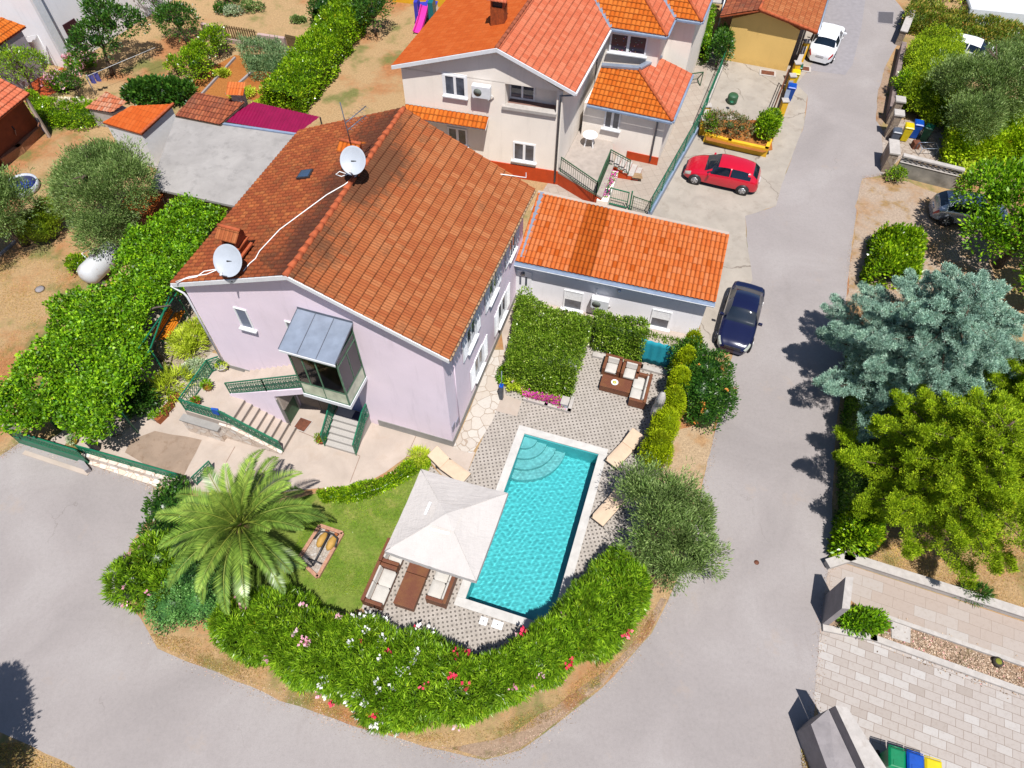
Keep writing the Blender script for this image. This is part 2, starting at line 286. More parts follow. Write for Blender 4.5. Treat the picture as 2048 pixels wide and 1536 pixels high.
GREENP = simple('green painted iron', alb(28, 120, 88, .9), .35, .15, 9); GREEND = simple('dark green paint', alb(60, 104, 72, .8), .5, .15, 4); GREENF = simple('weathered green metal', alb(92, 130, 104, .9), .45, .2, 5)
METAL = simple('zinc sheet', alb(168, 180, 200, .8), .35, .08, 3, metal=.3); PIPE = simple('grey downpipe', alb(122, 128, 142, .8), .4, .1, 5, metal=.2); BLUEG = simple('blue grey gutter', alb(150, 168, 196, .8), .4, .08, 4)
RATTAN = simple('brown rattan weave', alb(132, 78, 58, .8), .6, .2, 30, .5); CUSH = simple('ivory cushion', alb(240, 234, 226, .64), .9, .04, 5, .1); TERRA = simple('terracotta pot', alb(196, 110, 62), .7, .15, 8)
WHITECAB = simple('white cable', (.75, .75, .75, 1), .5, .05, 4); DARKM = simple('dark metal', (.03, .03, .035, 1), .4, .2, 6); BARK = simple('grey bark', alb(128, 108, 92), .9, .25, 9, .8); PALMBARK = simple('palm bark', alb(120, 90, 60), .9, .3, 14, .8)
RUBBER = simple('tyre rubber', (.02, .02, .02, 1), .75, .1, 9); ALLOY = simple('alloy rim', (.55, .56, .58, 1), .3, .05, 9, metal=.7); WOOD = simple('warm wood', alb(196, 126, 52), .6, .2, 9); RUST = simple('rusty iron plate', alb(142, 84, 60), .75, .2, 8, .3)
# ---------------------------------------------------------------- generators
def wobble(poly, amp, step=.6, seed=1, closed=True):
    rr = random.Random(seed); out = []; n = len(poly)
    for i in range(n if closed else n - 1):
        a = Vector(poly[i][:2]); b = Vector(poly[(i + 1) % n][:2]); L = (b - a).length; k = max(1, min(60, int(L / step))); nr = Vector((-(b - a).y, (b - a).x)).normalized() if L else Vector((0, 0))
        for j in range(k): out.append(a.lerp(b, j / k) + nr * (rr.uniform(-amp, amp) if j else 0))
    return out
def sheet(name, outer, mat, z=0.0, holes=(), label=None, kind='structure', wob=0, parent=None, cat=None):
    if wob: outer = wobble(outer, wob)
    bm = bmesh.new(); edges = []
    for loop in [outer] + list(holes):
        vs = [bm.verts.new((p[0], p[1], z)) for p in loop]
        edges += [bm.edges.new((vs[i], vs[(i + 1) % len(vs)])) for i in range(len(vs))]
    bmesh.ops.triangle_fill(bm, edges=edges, use_beauty=True); bmesh.ops.recalc_face_normals(bm, faces=bm.faces)
    if bm.faces and sum(f.normal.z for f in bm.faces) < 0: bmesh.ops.reverse_faces(bm, faces=bm.faces)
    me = bpy.data.meshes.new(name); bm.to_mesh(me); bm.free(); o = link_mesh(name, me, mat, parent)
    if parent is None: tag(o, label, cat, kind=kind)
    return o
def gp(pts, z=0.0): return [g(x, y, z) for x, y in pts]
def planar(q, k=3):
    """slide corner k along its line of sight into the plane of the other three"""
    q = [Vector(p) for p in q]; o = [q[i] for i in range(4) if i != k]; n = (o[1] - o[0]).cross(o[2] - o[0]); c = Vector((0, 0, CAMH)); d = q[k] - c; q[k] = c + d * ((o[0] - c).dot(n) / d.dot(n)); return q
def tiles(name, poly3, eave, mat, tw=.24, ct=.34, parent=None, amp=.028, step=.02, lift=0.0, wave='barrel', nper=6, phase=0.0):
    """tiled roof plane: poly3 is a convex 3D polygon, eave = (p, q) its lower edge; barrel waves run down the slope, courses step"""
    P = [Vector(p) for p in poly3]; o = Vector(eave[0]); s = (Vector(eave[1]) - o).normalized(); nrm = Vector((0, 0, 0))
    for i in range(1, len(P) - 1): nrm += (P[i] - P[0]).cross(P[i + 1] - P[0])
    nrm.normalize(); nrm = nrm if nrm.z > 0 else -nrm; s = (s - nrm * s.dot(nrm)).normalized(); t = nrm.cross(s).normalized()
    if t.z < 0: t = -t
    ss = [(p - o).dot(s) for p in P]; ts = [(p - o).dot(t) for p in P]; s0, s1, t0, t1 = min(ss), max(ss), min(ts), max(ts)
    ns = int((s1 - s0) / tw * nper) + 2; nc = int((t1 - t0) / ct) + 2; vs = []; fs = []; uv = []
    cols = [s0 + k * tw / nper for k in range(ns)]; rr = random.Random(len(name) * 7 + int(o.x * 10))
    for c in range(nc):
        for e in (0, 1):
            tt = t0 + (c + e) * ct + (0 if e else 0)
            for k, sv in enumerate(cols):
                ph = (sv / tw + phase) % 1.0
                if wave == 'barrel': h = amp * (abs(math.sin(math.pi * ph)) ** .7)
                elif wave == 'double': h = amp * abs(math.sin(2 * math.pi * ph)) ** .8
                elif wave == 'flat': h = amp * .5 * (1 - (2 * ph - 1) ** 8) + amp * .5 * math.sin(2 * math.pi * ph)
                else: h = amp * math.sin(2 * math.pi * ph) * .5 + amp * .5
                h += (step if e == 0 else 0) + lift
                vs.append(o + s * sv + t * (tt - (.012 if e == 0 else 0)) + nrm * h); uv.append((sv / tw + phase + 50, c + (0.02 if e == 0 else .98) + 50 * 0))
    for c in range(nc):
        a0 = c * 2 * ns
        for k in range(ns - 1): fs.append((a0 + k, a0 + k + 1, a0 + ns + k + 1, a0 + ns + k))
        if c < nc - 1:
            b0 = a0 + ns; d0 = (c + 1) * 2 * ns
            for k in range(ns - 1): fs.append((b0 + k, b0 + k + 1, d0 + k + 1, d0 + k))
    me = bpy.data.meshes.new(name); me.from_pydata(vs, [], fs); ul = me.uv_layers.new(name='UVMap')
    lv = np.zeros(len(me.loops), dtype=np.int32); me.loops.foreach_get('vertex_index', lv); ua = np.array(uv)[lv]
    ul.data.foreach_set('uv', ua.ravel().astype(np.float32))
    bm = bmesh.new(); bm.from_mesh(me); cen = sum(P, Vector()) / len(P)
    for i in range(len(P)):
        a, b = P[i], P[(i + 1) % len(P)]; e = (b - a).normalized(); pn = e.cross(nrm)
        if pn.dot(cen - a) > 0: pn = -pn
        bmesh.ops.bisect_plane(bm, geom=bm.verts[:] + bm.edges[:] + bm.faces[:], plane_co=a, plane_no=pn, clear_outer=True)
    for f in bm.faces: f.smooth = False
    bm.to_mesh(me); bm.free(); return link_mesh(name, me, mat, parent)
def leafmesh(name, base, d, nrm, ln, wd, mat, parent=None, rnd=None, core=None, shape='rhomb'):
    """many leaf-sized quads in one mesh (numpy)"""
    n = len(base); d = d / np.maximum(np.linalg.norm(d, axis=1, keepdims=True), 1e-6); side = np.cross(d, nrm); L = np.linalg.norm(side, axis=1, keepdims=True)
    side = np.where(L < 1e-3, np.array([[1., 0, 0]]), side / np.maximum(L, 1e-6)); ln = np.broadcast_to(np.asarray(ln), (n,))[:, None]; wd = np.broadcast_to(np.asarray(wd), (n,))[:, None]
    v = np.stack([base, base + d * ln * .45 + side * wd * .5, base + d * ln, base + d * ln * .45 - side * wd * .5], 1).reshape(-1, 3)
    cv, cf = core if core is not None else (np.zeros((0, 3)), [])
    nv = 4 * n; allv = np.concatenate([v, np.asarray(cv, dtype=float).reshape(-1, 3)]); me = bpy.data.meshes.new(name)
    cf = np.asarray(cf, dtype=np.int32).reshape(-1, 4) + nv; loops = np.concatenate([np.arange(nv, dtype=np.int32), cf.ravel()]); nf = n + len(cf)
    me.vertices.add(len(allv)); me.vertices.foreach_set('co', allv.astype(np.float32).ravel()); me.loops.add(len(loops)); me.loops.foreach_set('vertex_index', loops.astype(np.int32))
    me.polygons.add(nf); me.polygons.foreach_set('loop_start', np.arange(nf, dtype=np.int32) * 4); me.polygons.foreach_set('loop_total', np.full(nf, 4, dtype=np.int32))
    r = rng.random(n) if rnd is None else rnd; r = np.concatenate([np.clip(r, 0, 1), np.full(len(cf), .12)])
    at = me.attributes.new('rnd', 'FLOAT', 'FACE'); at.data.foreach_set('value', r.astype(np.float32)); me.update(calc_edges=True); me.validate()
    return link_mesh(name, me, mat, parent)
def unit(a): return a / np.maximum(np.linalg.norm(a, axis=-1, keepdims=True), 1e-9)
def grow(name, P, N, mat, parent=None, ln=.14, wd=.07, per=6, clump=.22, droop=.0, upw=.5, out=.8, rv=.9, core=None, rb=0.0, spread=None):
    """leaf clumps: P clump centres on a surface, N outward normals"""
    m = len(P); P = np.repeat(P, per, 0); Nn = np.repeat(N, per, 0); cr = np.repeat(rng.random(m) * .55, per); n = len(P)
    off = unit(rng.normal(size=(n, 3))) * (rng.random((n, 1)) ** .6) * clump; base = P + off * (1 if spread is None else np.array(spread))
    d = unit(off) * .8 + Nn * out + np.array([0, 0, upw]) + rng.normal(size=(n, 3)) * .35 * rv; d[:, 2] -= droop
    nr = Nn * .6 + np.array([0, 0, .7]) + rng.normal(size=(n, 3)) * .45
    lns = ln * rng.uniform(.7, 1.3, n); return leafmesh(name, base, d, nr, lns, wd * lns / ln, mat, parent, rnd=cr + rng.random(n) * .45 + rb, core=core)
def lump(P, amp, fr=1.7, seed=0.):
    return amp * (np.sin(P[:, 0] * fr + seed) * np.cos(P[:, 1] * fr * 1.13 + seed * 2) + .5 * np.sin(P[:, 0] * fr * 2.3 + P[:, 2] * 2 + seed) + .5 * np.cos(P[:, 1] * fr * 2.7 - P[:, 2] * 1.7))
def ellips(blobs, n, inner=.0, low=-.55, rag=.10):
    """points on a union of ellipsoids (cx,cy,cz,rx,ry,rz)"""
    B = np.array(blobs, dtype=float); wgt = B[:, 3] * B[:, 4] + B[:, 5] * (B[:, 3] + B[:, 4]); idx = rng.choice(len(B), n, p=wgt / wgt.sum())
    u = unit(rng.normal(size=(n, 3))); u[:, 2] = np.where(u[:, 2] < low, -u[:, 2], u[:, 2]); r = 1 + rng.normal(size=(n, 1)) * rag * .5 - np.abs(rng.normal(size=(n, 1))) * rag - (rng.random((n, 1)) < inner) * rng.random((n, 1)) * .4
    P = B[idx, :3] + u * B[idx, 3:] * r; N = unit(u / B[idx, 3:]); keep = np.ones(n, bool)
    for j, b in enumerate(B): q = ((P - b[:3]) / b[3:]); keep &= ~((np.linalg.norm(q, axis=1) < .82) & (idx != j))
    return P[keep], N[keep]
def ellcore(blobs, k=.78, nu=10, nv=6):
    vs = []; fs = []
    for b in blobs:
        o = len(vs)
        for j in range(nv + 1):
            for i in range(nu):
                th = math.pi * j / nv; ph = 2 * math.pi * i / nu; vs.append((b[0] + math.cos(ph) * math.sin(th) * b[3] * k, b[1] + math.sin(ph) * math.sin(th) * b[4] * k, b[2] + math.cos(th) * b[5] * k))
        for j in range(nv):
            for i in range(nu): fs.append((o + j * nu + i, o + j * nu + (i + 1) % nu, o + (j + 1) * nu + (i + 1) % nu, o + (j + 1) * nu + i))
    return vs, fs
def band_points(A, B, h, n, z0=0.0, bump=.1, pw=.45, dens=1.0):
    """clump centres over a hedge between base lines A and B (lists of xy), height h (number or list)"""
    A = np.array([tuple(p)[:2] for p in A], float); B = np.array([tuple(p)[:2] for p in B], float); k = len(A); H = np.broadcast_to(np.asarray(h, float), (k,))
    seg = np.linalg.norm((A[1:] + B[1:]) / 2 - (A[:-1] + B[:-1]) / 2, axis=1); cs = np.concatenate([[0], np.cumsum(seg)]); t = rng.random(n) * cs[-1]; i = np.clip(np.searchsorted(cs, t) - 1, 0, k - 2); f = ((t - cs[i]) / seg[i])[:, None]
    a = A[i] * (1 - f) + A[i + 1] * f; b = B[i] * (1 - f) + B[i + 1] * f; hh = (H[i] * (1 - f[:, 0]) + H[i + 1] * f[:, 0]); e = 2 / pw; hw = (b - a) / 2; wd_ = np.linalg.norm(hw, axis=1) * 2; top = rng.random(n) < wd_ / (wd_ + 2 * hh) * 1.15; r1 = rng.uniform(-1, 1, n); r2 = rng.random(n)
    x = np.where(top, r1, np.sign(r1) * (1 - r2 ** e) ** (1 / e)); zz = np.where(top, (1 - np.abs(r1) ** e) ** (1 / e), r2); c = x; m = (a + b) / 2; sh = 1 - np.abs(rng.normal(size=n)) * .08
    P = np.concatenate([m + hw * (x * sh)[:, None], (z0 + hh * zz * sh)[:, None]], 1); w = np.linalg.norm(hw, axis=1)
    N = unit(np.concatenate([unit(hw) * (np.sign(c) * np.abs(x) ** 3)[:, None], (zz ** 3)[:, None]], 1)); P = P + N * lump(P, bump)[:, None]
    return P, N
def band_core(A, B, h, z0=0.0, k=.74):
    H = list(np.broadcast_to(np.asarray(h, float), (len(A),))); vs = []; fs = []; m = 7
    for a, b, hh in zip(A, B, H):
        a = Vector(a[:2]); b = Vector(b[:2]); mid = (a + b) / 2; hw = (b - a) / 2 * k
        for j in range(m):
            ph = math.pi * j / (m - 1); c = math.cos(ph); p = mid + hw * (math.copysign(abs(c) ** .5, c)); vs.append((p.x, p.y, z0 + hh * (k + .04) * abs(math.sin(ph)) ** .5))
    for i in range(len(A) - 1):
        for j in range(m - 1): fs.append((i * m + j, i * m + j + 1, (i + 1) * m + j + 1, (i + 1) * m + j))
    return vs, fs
def poly_points(poly, n):
    P = np.array([tuple(p)[:2] for p in poly]); lo, hi = P.min(0), P.max(0); out = []
    while sum(len(o) for o in out) < n:
        q = rng.uniform(lo, hi, (n * 2, 2)); ins = np.zeros(len(q), bool); j = len(P) - 1
        for i in range(len(P)):
            xi, yi = P[i]; xj, yj = P[j]; c = ((yi > q[:, 1]) != (yj > q[:, 1])) & (q[:, 0] < (xj - xi) * (q[:, 1] - yi) / (yj - yi + 1e-12) + xi); ins ^= c; j = i
        out.append(q[ins])
    return np.concatenate(out)[:n]
def limbs(mb, base, top, r, k=6, spread=1.5, rr=None, n=7, lean=.0):
    rr = rr or random.Random(int(base[0] * 100 + base[1] * 10)); base = Vector(base); top = Vector(top); pts = []
    for i in range(6):
        f = i / 5; p = base.lerp(top, f); p += Vector((rr.uniform(-1, 1), rr.uniform(-1, 1), 0)) * (0 if i in (0,) else r * .7); pts.append(p)
    mb.tube(pts, [r * (1.25 if i == 0 else 1 - .11 * i) for i in range(6)], n)
    for j in range(k):
        a = 2 * math.pi * (j + rr.random() * .6) / k; s = pts[3 + j % 3]; e = s + Vector((math.cos(a), math.sin(a), 0)) * spread * rr.uniform(.6, 1) + Vector((0, 0, spread * rr.uniform(.3, .8)))
        m = s.lerp(e, .5) + Vector((0, 0, .12 * spread)); mb.tube([s, m, e], [r * .5, r * .32, r * .12], 5)
        for q in range(2):
            b2 = a + rr.uniform(-.8, .8); e2 = m + Vector((math.cos(b2), math.sin(b2), .5)) * spread * .45; mb.tube([m, e2], [r * .25, r * .08], 4)
def tree(name, label, cat, base, h, blobs, mat, nclump, ln, wd, per=6, clump=.25, group=None, trunk_r=.12, bark=None, inner=.15, core=.0, droop=0, upw=.5, crown='crown', trunk='trunk', low=-.5, rb=0, rag=.10, lmp=.10):
    """blobs relative to base"""
    t = thing(name, label, cat, base, 0, group); bl = [(base[0] + b[0], base[1] + b[1], base[2] + b[2]) + tuple(b[3:]) for b in blobs]
    mb = MB(); limbs(mb, base, (base[0] + sum(b[0] for b in blobs) / len(blobs) * .5, base[1] + sum(b[1] for b in blobs) / len(blobs) * .5, base[2] + h * .72), trunk_r, 7, max(b[3] for b in blobs) * .8); mb.build(trunk, bark or BARK, t)
    P, N = ellips(bl, nclump, inner, low, rag); P = P + N * lump(P, lmp)[:, None]
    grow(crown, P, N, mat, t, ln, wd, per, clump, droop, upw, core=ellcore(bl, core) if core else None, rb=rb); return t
def shrub(name, label, cat, base, blobs, mat, nclump, ln, wd, per=6, clump=.2, group=None, core=.75, stem=True, flowers=None, upw=.5, droop=0, rb=0):
    t = thing(name, label, cat, base, 0, group); bl = [(base[0] + b[0], base[1] + b[1], base[2] + b[2]) + tuple(b[3:]) for b in blobs]
    P, N = ellips(bl, nclump, .1, -.35); P = P + N * lump(P, .07, 2.5)[:, None]; P[:, 2] = np.maximum(P[:, 2], base[2] + .04)
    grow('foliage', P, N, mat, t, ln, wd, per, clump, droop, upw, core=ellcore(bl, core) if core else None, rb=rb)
    if stem:
        mb = MB(); rr = random.Random(3)
        for k in range(5): a = k * 1.3; mb.tube([base, Vector(base) + Vector((math.cos(a) * .25, math.sin(a) * .25, bl[0][5] * .9))], [.03, .012], 5)
        mb.build('stem', BARK, t)
    if flowers:
        fm, nf, fs = flowers; Q, M = ellips(bl, nf * 2, 0, .0); Q = Q[:nf]; M = M[:nf]; [grow('flower_cluster', Q[k:k + 1] + M[k:k + 1] * .08, M[k:k + 1], fm, t, fs, fs * .8, 9, fs * 1.1) for k in range(len(Q))]
    return t
def hedge(name, label, cat, A, B, h, mat, nclump, ln, wd, per=6, clump=.2, group=None, z0=0.0, bump=.1, core=.74, pw=.45, flowers=None, upw=.5, out=.8, droop=0, rb=0, rv=.9):
    A = [Vector(tuple(a)[:2]) for a in A]; B = [Vector(tuple(b)[:2]) for b in B]; c = sum(A, Vector((0, 0))) + sum(B, Vector((0, 0))); c /= 2 * len(A); t = thing(name, label, cat, (c.x, c.y, z0), 0, group)
    P, N = band_points(A, B, h, nclump, z0, bump, pw)
    # closed ends
    for (a, b, o) in ((A[0], B[0], A[1]), (A[-1], B[-1], A[-2])):
        k = max(20, int(nclump * .04)); f = rng.random(k); z = rng.random(k) ** .8; q = np.array([tuple(a)] * k) * (1 - f[:, None]) + np.array([tuple(b)] * k) * f[:, None]; hh = h if isinstance(h, (int, float)) else (h[0] if a is A[0] else h[-1])
        zz = z * hh * (1 - np.abs(2 * f - 1) ** 4 * .3); nn = ((a + b) / 2 - (o)).normalized(); P = np.concatenate([P, np.concatenate([q, (z0 + zz)[:, None]], 1)]); N = np.concatenate([N, np.tile([nn.x * .9, nn.y * .9, .4], (k, 1))])
    P[:, 2] = np.maximum(P[:, 2], z0 + .03)
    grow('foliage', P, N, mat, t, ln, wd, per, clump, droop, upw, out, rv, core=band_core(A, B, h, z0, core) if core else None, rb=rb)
    for fi, (fm, nf, fs, lo, hi) in enumerate(flowers or []):
        Q, M = band_points(A[lo:hi], B[lo:hi], h if isinstance(h, (int, float)) else h[lo:hi], nf, z0, bump, pw); Q = Q + M * .17 + np.array([0, 0, .04])
        for k in range(len(Q)): grow('flower_cluster', Q[k:k + 1], M[k:k + 1], fm, t, fs, fs * .8, 9, fs * 1.1)
    return t
def wallbox(mb, p, q, t, z0, z1, mi=0):
    """wall between plan points p,q with thickness t"""
    p = Vector(p[:2]); q = Vector(q[:2]); d = (q - p).normalized(); n = Vector((-d.y, d.x)) * t / 2
    c = [p - n, q - n, q + n, p + n]; return mb.hexa([(v.x, v.y, z0) for v in c], [(v.x, v.y, z1) for v in c], mi)
class Frame:
    """wall frame: origin o, along-wall unit r, outward n (plan), local coords (s, z, off)"""
    def __init__(s, o, r, n): s.o = Vector(o[:2]); s.r = Vector(r[:2]).normalized(); s.n = Vector(n[:2]).normalized()
    def p(s, a, z, off=0.0): v = s.o + s.r * a + s.n * off; return Vector((v.x, v.y, z))
    def box(s, mb, a0, a1, z0, z1, o0, o1, mi=0):
        return mb.hexa([s.p(a0, z0, o1), s.p(a1, z0, o1), s.p(a1, z0, o0), s.p(a0, z0, o0)], [s.p(a0, z1, o1), s.p(a1, z1, o1), s.p(a1, z1, o0), s.p(a0, z1, o0)], mi)
def window(fr, parent, s0, s1, z0, z1, fw=.07, leaves=2, sill=True, fm=None, gm=None, surround=0, blind=False, sm=None, name='window'):
    fm = fm or WHITEF; mb = MB(); d = .05
    if surround: fr.box(mb, s0 - surround, s0, z0 - surround, z1 + surround, .004, .02); fr.box(mb, s1, s1 + surround, z0 - surround, z1 + surround, .004, .02); fr.box(mb, s0, s1, z1, z1 + surround, .004, .02); fr.box(mb, s0, s1, z0 - surround, z0, .004, .02)
    fr.box(mb, s0, s0 + fw, z0, z1, .005, d); fr.box(mb, s1 - fw, s1, z0, z1, .005, d); fr.box(mb, s0 + fw, s1 - fw, z1 - fw, z1, .005, d); fr.box(mb, s0 + fw, s1 - fw, z0, z0 + fw, .005, d)
    for k in range(1, leaves): m = s0 + (s1 - s0) * k / leaves; fr.box(mb, m - fw * .8, m + fw * .8, z0 + fw, z1 - fw, .005, d)
    f = mb.build(name, fm, parent)
    gb = MB(); zt = z1 - fw
    if blind: zt = z0 + (z1 - z0) * .52; bb = MB(); [fr.box(bb, s0 + fw, s1 - fw, zt + k * .055, zt + k * .055 + .05, .01, .035) for k in range(int((z1 - fw - zt) / .055))]; bb.build('roller_shutter', fm, f)
    fr.box(gb, s0 + fw, s1 - fw, z0 + fw, zt, .004, .018); gb.build('pane', gm or GLASSD, f)
    if sill: sb = MB(); fr.box(sb, s0 - .1, s1 + .1, z0 - .07, z0 - .003, .003, .16); sb.build('sill', sm or WHITEP, f)
    return f
def shutter(fr, parent, s0, s1, z0, z1, off=.02, mat=None):
    mb = MB(); e = .05; fr.box(mb, s0, s0 + e, z0, z1, off, off + .04); fr.box(mb, s1 - e, s1, z0, z1, off, off + .04); fr.box(mb, s0 + e, s1 - e, z0, z0 + e, off, off + .04); fr.box(mb, s0 + e, s1 - e, z1 - e, z1, off, off + .04)
    k = int((z1 - z0 - .1) / .07)
    for i in range(k):
        z = z0 + e + i * .07; mb.hexa([fr.p(s0 + e, z, off + .035), fr.p(s1 - e, z, off + .035), fr.p(s1 - e, z + .01, off + .035), fr.p(s0 + e, z + .01, off + .035)], [fr.p(s0 + e, z + .05, off + .005), fr.p(s1 - e, z + .05, off + .005), fr.p(s1 - e, z + .06, off + .005), fr.p(s0 + e, z + .06, off + .005)])
    return mb.build('shutter', mat or WHITEF, parent)
def railing(root, p, q, h, style='lattice', pitch=.16, post=True, mat=None, base=.08, closed=0.0, pw=.045):
    """one span; p,q 3D foot points"""
    p = Vector(p); q = Vector(q); L = (q - p).length; d = (q - p) / L; mat = mat or GREENP; U = Vector((0, 0, 1))
    hb = MB(); hb.bar(p + U * h, q + U * h, .055, .04); hb.build('handrail', mat, root)
    lb = MB(); lb.bar(p + U * base, q + U * base, .03, .025); lb.bar(p + U * (h - .14), q + U * (h - .14), .03, .025)
    n = max(1, int(L / pitch))
    if style == 'lattice':
        hh = h - .14 - base
        for i in range(n + 1):
            a = p + d * (L * i / n); lb.bar(a + U * base, a + U * (h - .14), .018)
        for i in range(n):
            a = p + d * (L * i / n); b = p + d * (L * (i + 1) / n)
            for k in range(3):
                z0 = base + hh * k / 3; z1 = base + hh * (k + 1) / 3; lb.bar(a + U * z0, b + U * z1, .016); lb.bar(b + U * z0, a + U * z1, .016)
            lb.bar(a + U * (h - .14), b + U * h, .014)
    else:
        for i in range(n + 1): a = p + d * (L * i / n); lb.bar(a + U * base, a + U * (h), .02)
    if closed: lb.hexa([p + U * base + Vector((0, .004, 0)), q + U * base + Vector((0, .004, 0)), q + U * base - Vector((0, .004, 0)), p + U * base - Vector((0, .004, 0))], [p + U * closed + Vector((0, .004, 0)), q + U * closed + Vector((0, .004, 0)), q + U * closed - Vector((0, .004, 0)), p + U * closed - Vector((0, .004, 0))])
    lb.build('lattice' if style == 'lattice' else 'bars', mat, root)
    if post:
        for e in ([p, q] if post is True else post): b = MB(); b.bar(Vector(e), Vector(e) + U * (h + .02), pw, pw, up=Vector((0, 1, 0))); b.build('post', mat, root)
# ================================================================ SETTING
PYAW = R(17.1); pu = Vector((math.sin(PYAW), math.cos(PYAW))); pv = Vector((math.cos(PYAW), -math.sin(PYAW)))
PO = g(1049, 870, -.1).to_2d(); PW, PL = 3.42, 7.85                          # inner pool: top-left corner, width, length
def pp(a, b, z=None):
    v = PO + pv * a - pu * b; return v if z is None else Vector((v.x, v.y, z))
CO = .36
pool_out = [pp(-CO, -CO), pp(PW + CO, -CO), pp(PW + CO, PL + CO), pp(-CO, PL + CO)]; pool_in = [pp(0, 0), pp(PW, 0), pp(PW, PL), pp(0, PL)]
hole = [pp(-.05, -.05), pp(PW + .05, -.05), pp(PW + .05, PL + .05), pp(-.05, PL + .05)]
sheet('ground', [(-160, -60), (160, -60), (160, 220), (-160, 220)], GROUND, 0, [hole], 'dry grass and bare soil between roads and gardens')
road = [(1650, -80), (1830, -80), (1790, 0), (1815, 30), (1800, 80), (1772, 130), (1755, 190), (1752, 240), (1765, 260), (1765, 350), (1725, 357), (1715, 400), (1703, 500), (1692, 600), (1690, 720), (1668, 900), (1662, 1122), (1644, 1250), (1632, 1400), (1612, 1540), (1600, 1720), (300, 1720), (150, 1535), (30, 1478), (-60, 1440), (-330, 1330), (-330, 1000), (0, 912), (45, 882), (110, 900), (180, 926), (290, 962), (330, 990), (260, 1090), (232, 1180), (280, 1235), (297, 1264), (315, 1297), (400, 1332), (500, 1372), (560, 1402), (640, 1428), (740, 1462), (850, 1494), (968, 1520), (1042, 1500), (1090, 1466), (1137, 1429), (1205, 1375), (1255, 1321), (1303, 1267), (1337, 1199), (1352, 1165), (1392, 1040), (1406, 960), (1428, 870), (1445, 790), (1470, 690), (1500, 560), (1490, 432), (1552, 412), (1563, 370), (1608, 250), (1615, 190), (1592, 168), (1628, 130), (1650, 0)]
sheet('road', gp(road), ASPHALT, .004, (), 'pale sun bleached asphalt road curving round the pool garden', wob=.035)
sheet('road_patch', gp([(1650, -80), (1742, -80), (1722, 60), (1705, 130), (1700, 136), (1690, 150), (1612, 140), (1632, 120), (1650, 0)]), simple('newer asphalt patch', alb(186, 180, 184), .85, .06, 3, .3), .009, (), 'slightly darker resurfaced strip at the top of the street')
drive = [(1420, 100), (1470, 60), (1640, 60), (1636, 120), (1592, 168), (1615, 190), (1608, 250), (1563, 370), (1552, 412), (1490, 432), (1492, 470), (1505, 560), (1478, 600), (1440, 700), (1405, 720), (1400, 640), (1300, 500), (1290, 440), (1310, 420), (1385, 285), (1400, 225)]
sheet('driveway', gp(drive), DRIVE, .008, (), 'stained concrete driveway under the red hatchback', wob=.03)
sheet('paved_yard', gp([(1060, 420), (1290, 448), (1322, 420), (1400, 255), (1460, 120), (1385, 110), (1240, 180), (1120, 330)]), brick_mat('beige yard slabs', alb(214, 200, 186), alb(206, 190, 176), alb(220, 208, 196), alb(186, 172, 158), .5, .5, R(-15), .01, off=0), .006, (), 'beige slab yard round the cream house')
sheet('dirt_track', gp([(1725, 357), (1790, 355), (1870, 385), (1960, 420), (1990, 560), (1800, 600), (1700, 610), (1690, 600), (1703, 500), (1715, 400)]), ground_mat('dusty track', alb(222, 198, 176), alb(214, 176, 140), alb(198, 160, 104), gs=.4, soil_t=.55, green_t=.56), .006, (), 'pale dusty parking track beside the laurel', wob=.15)
sheet('gate_apron', gp([(1765, 262), (1800, 240), (1900, 240), (1960, 300), (1950, 340), (1870, 330), (1800, 318), (1765, 350)]), crazy_mat('limestone crazy slabs', alb(216, 200, 186), alb(200, 182, 166), alb(226, 214, 204), alb(140, 110, 90), 2.6), .01, (), 'crazy paved entrance behind the stone gate pillars')
sheet('verge', gp([(1752, 242), (1764, 252), (1774, 200), (1780, 140), (1772, 130), (1755, 190)]), GRAVEL, .011, (), 'brown soil strip below the street wall', wob=.05)
patio = [(290, 960), (200, 925), (150, 890), (175, 840), (250, 800), (330, 780), (400, 700), (760, 780), (912, 880), (950, 905), (932, 952), (915, 985), (862, 925), (842, 905), (815, 912), (770, 945), (740, 962), (700, 972), (640, 976), (560, 985), (420, 985), (330, 975)]
sheet('patio', gp(patio), PATIO, .005, (), 'pale washed concrete patio in front of the lilac house')
sheet('forecourt', gp([(250, 905), (262, 880), (310, 862), (404, 880), (365, 958), (300, 935)]), COBBLE, .010, (), 'brown weathered forecourt behind the low wall', wob=.03)
deck = [(932, 952), (952, 905), (986, 830), (1000, 795), (1010, 700), (1190, 690), (1330, 735), (1352, 790), (1345, 900), (1300, 1010), (1275, 1090), (1180, 1180), (1130, 1240), (1060, 1290), (960, 1312), (860, 1300), (780, 1262), (723, 1216), (745, 1165), (790, 1085), (850, 965), (862, 930), (915, 985)]
sheet('pool_deck', gp(deck), paver_mat(PYAW), .006, [hole], 'grey pinwheel pavers round the swimming pool')
sheet('stone_path', gp([(906, 897), (944, 907), (985, 842), (1004, 790), (1008, 760), (1008, 700), (985, 700), (940, 820)]), crazy_mat('crazy limestone', alb(236, 228, 218, .68), alb(228, 214, 200, .66), alb(240, 236, 230, .68), alb(196, 172, 150), 1.9), .012, (), 'white crazy paved strip along the lilac side wall')
sheet('annex_apron', gp([(1008, 705), (1000, 640), (1030, 575), (1425, 665), (1400, 760), (1345, 740), (1190, 692)]), PATIO, .004, (), 'pale concrete strip between the annex and the jasmine hedge')
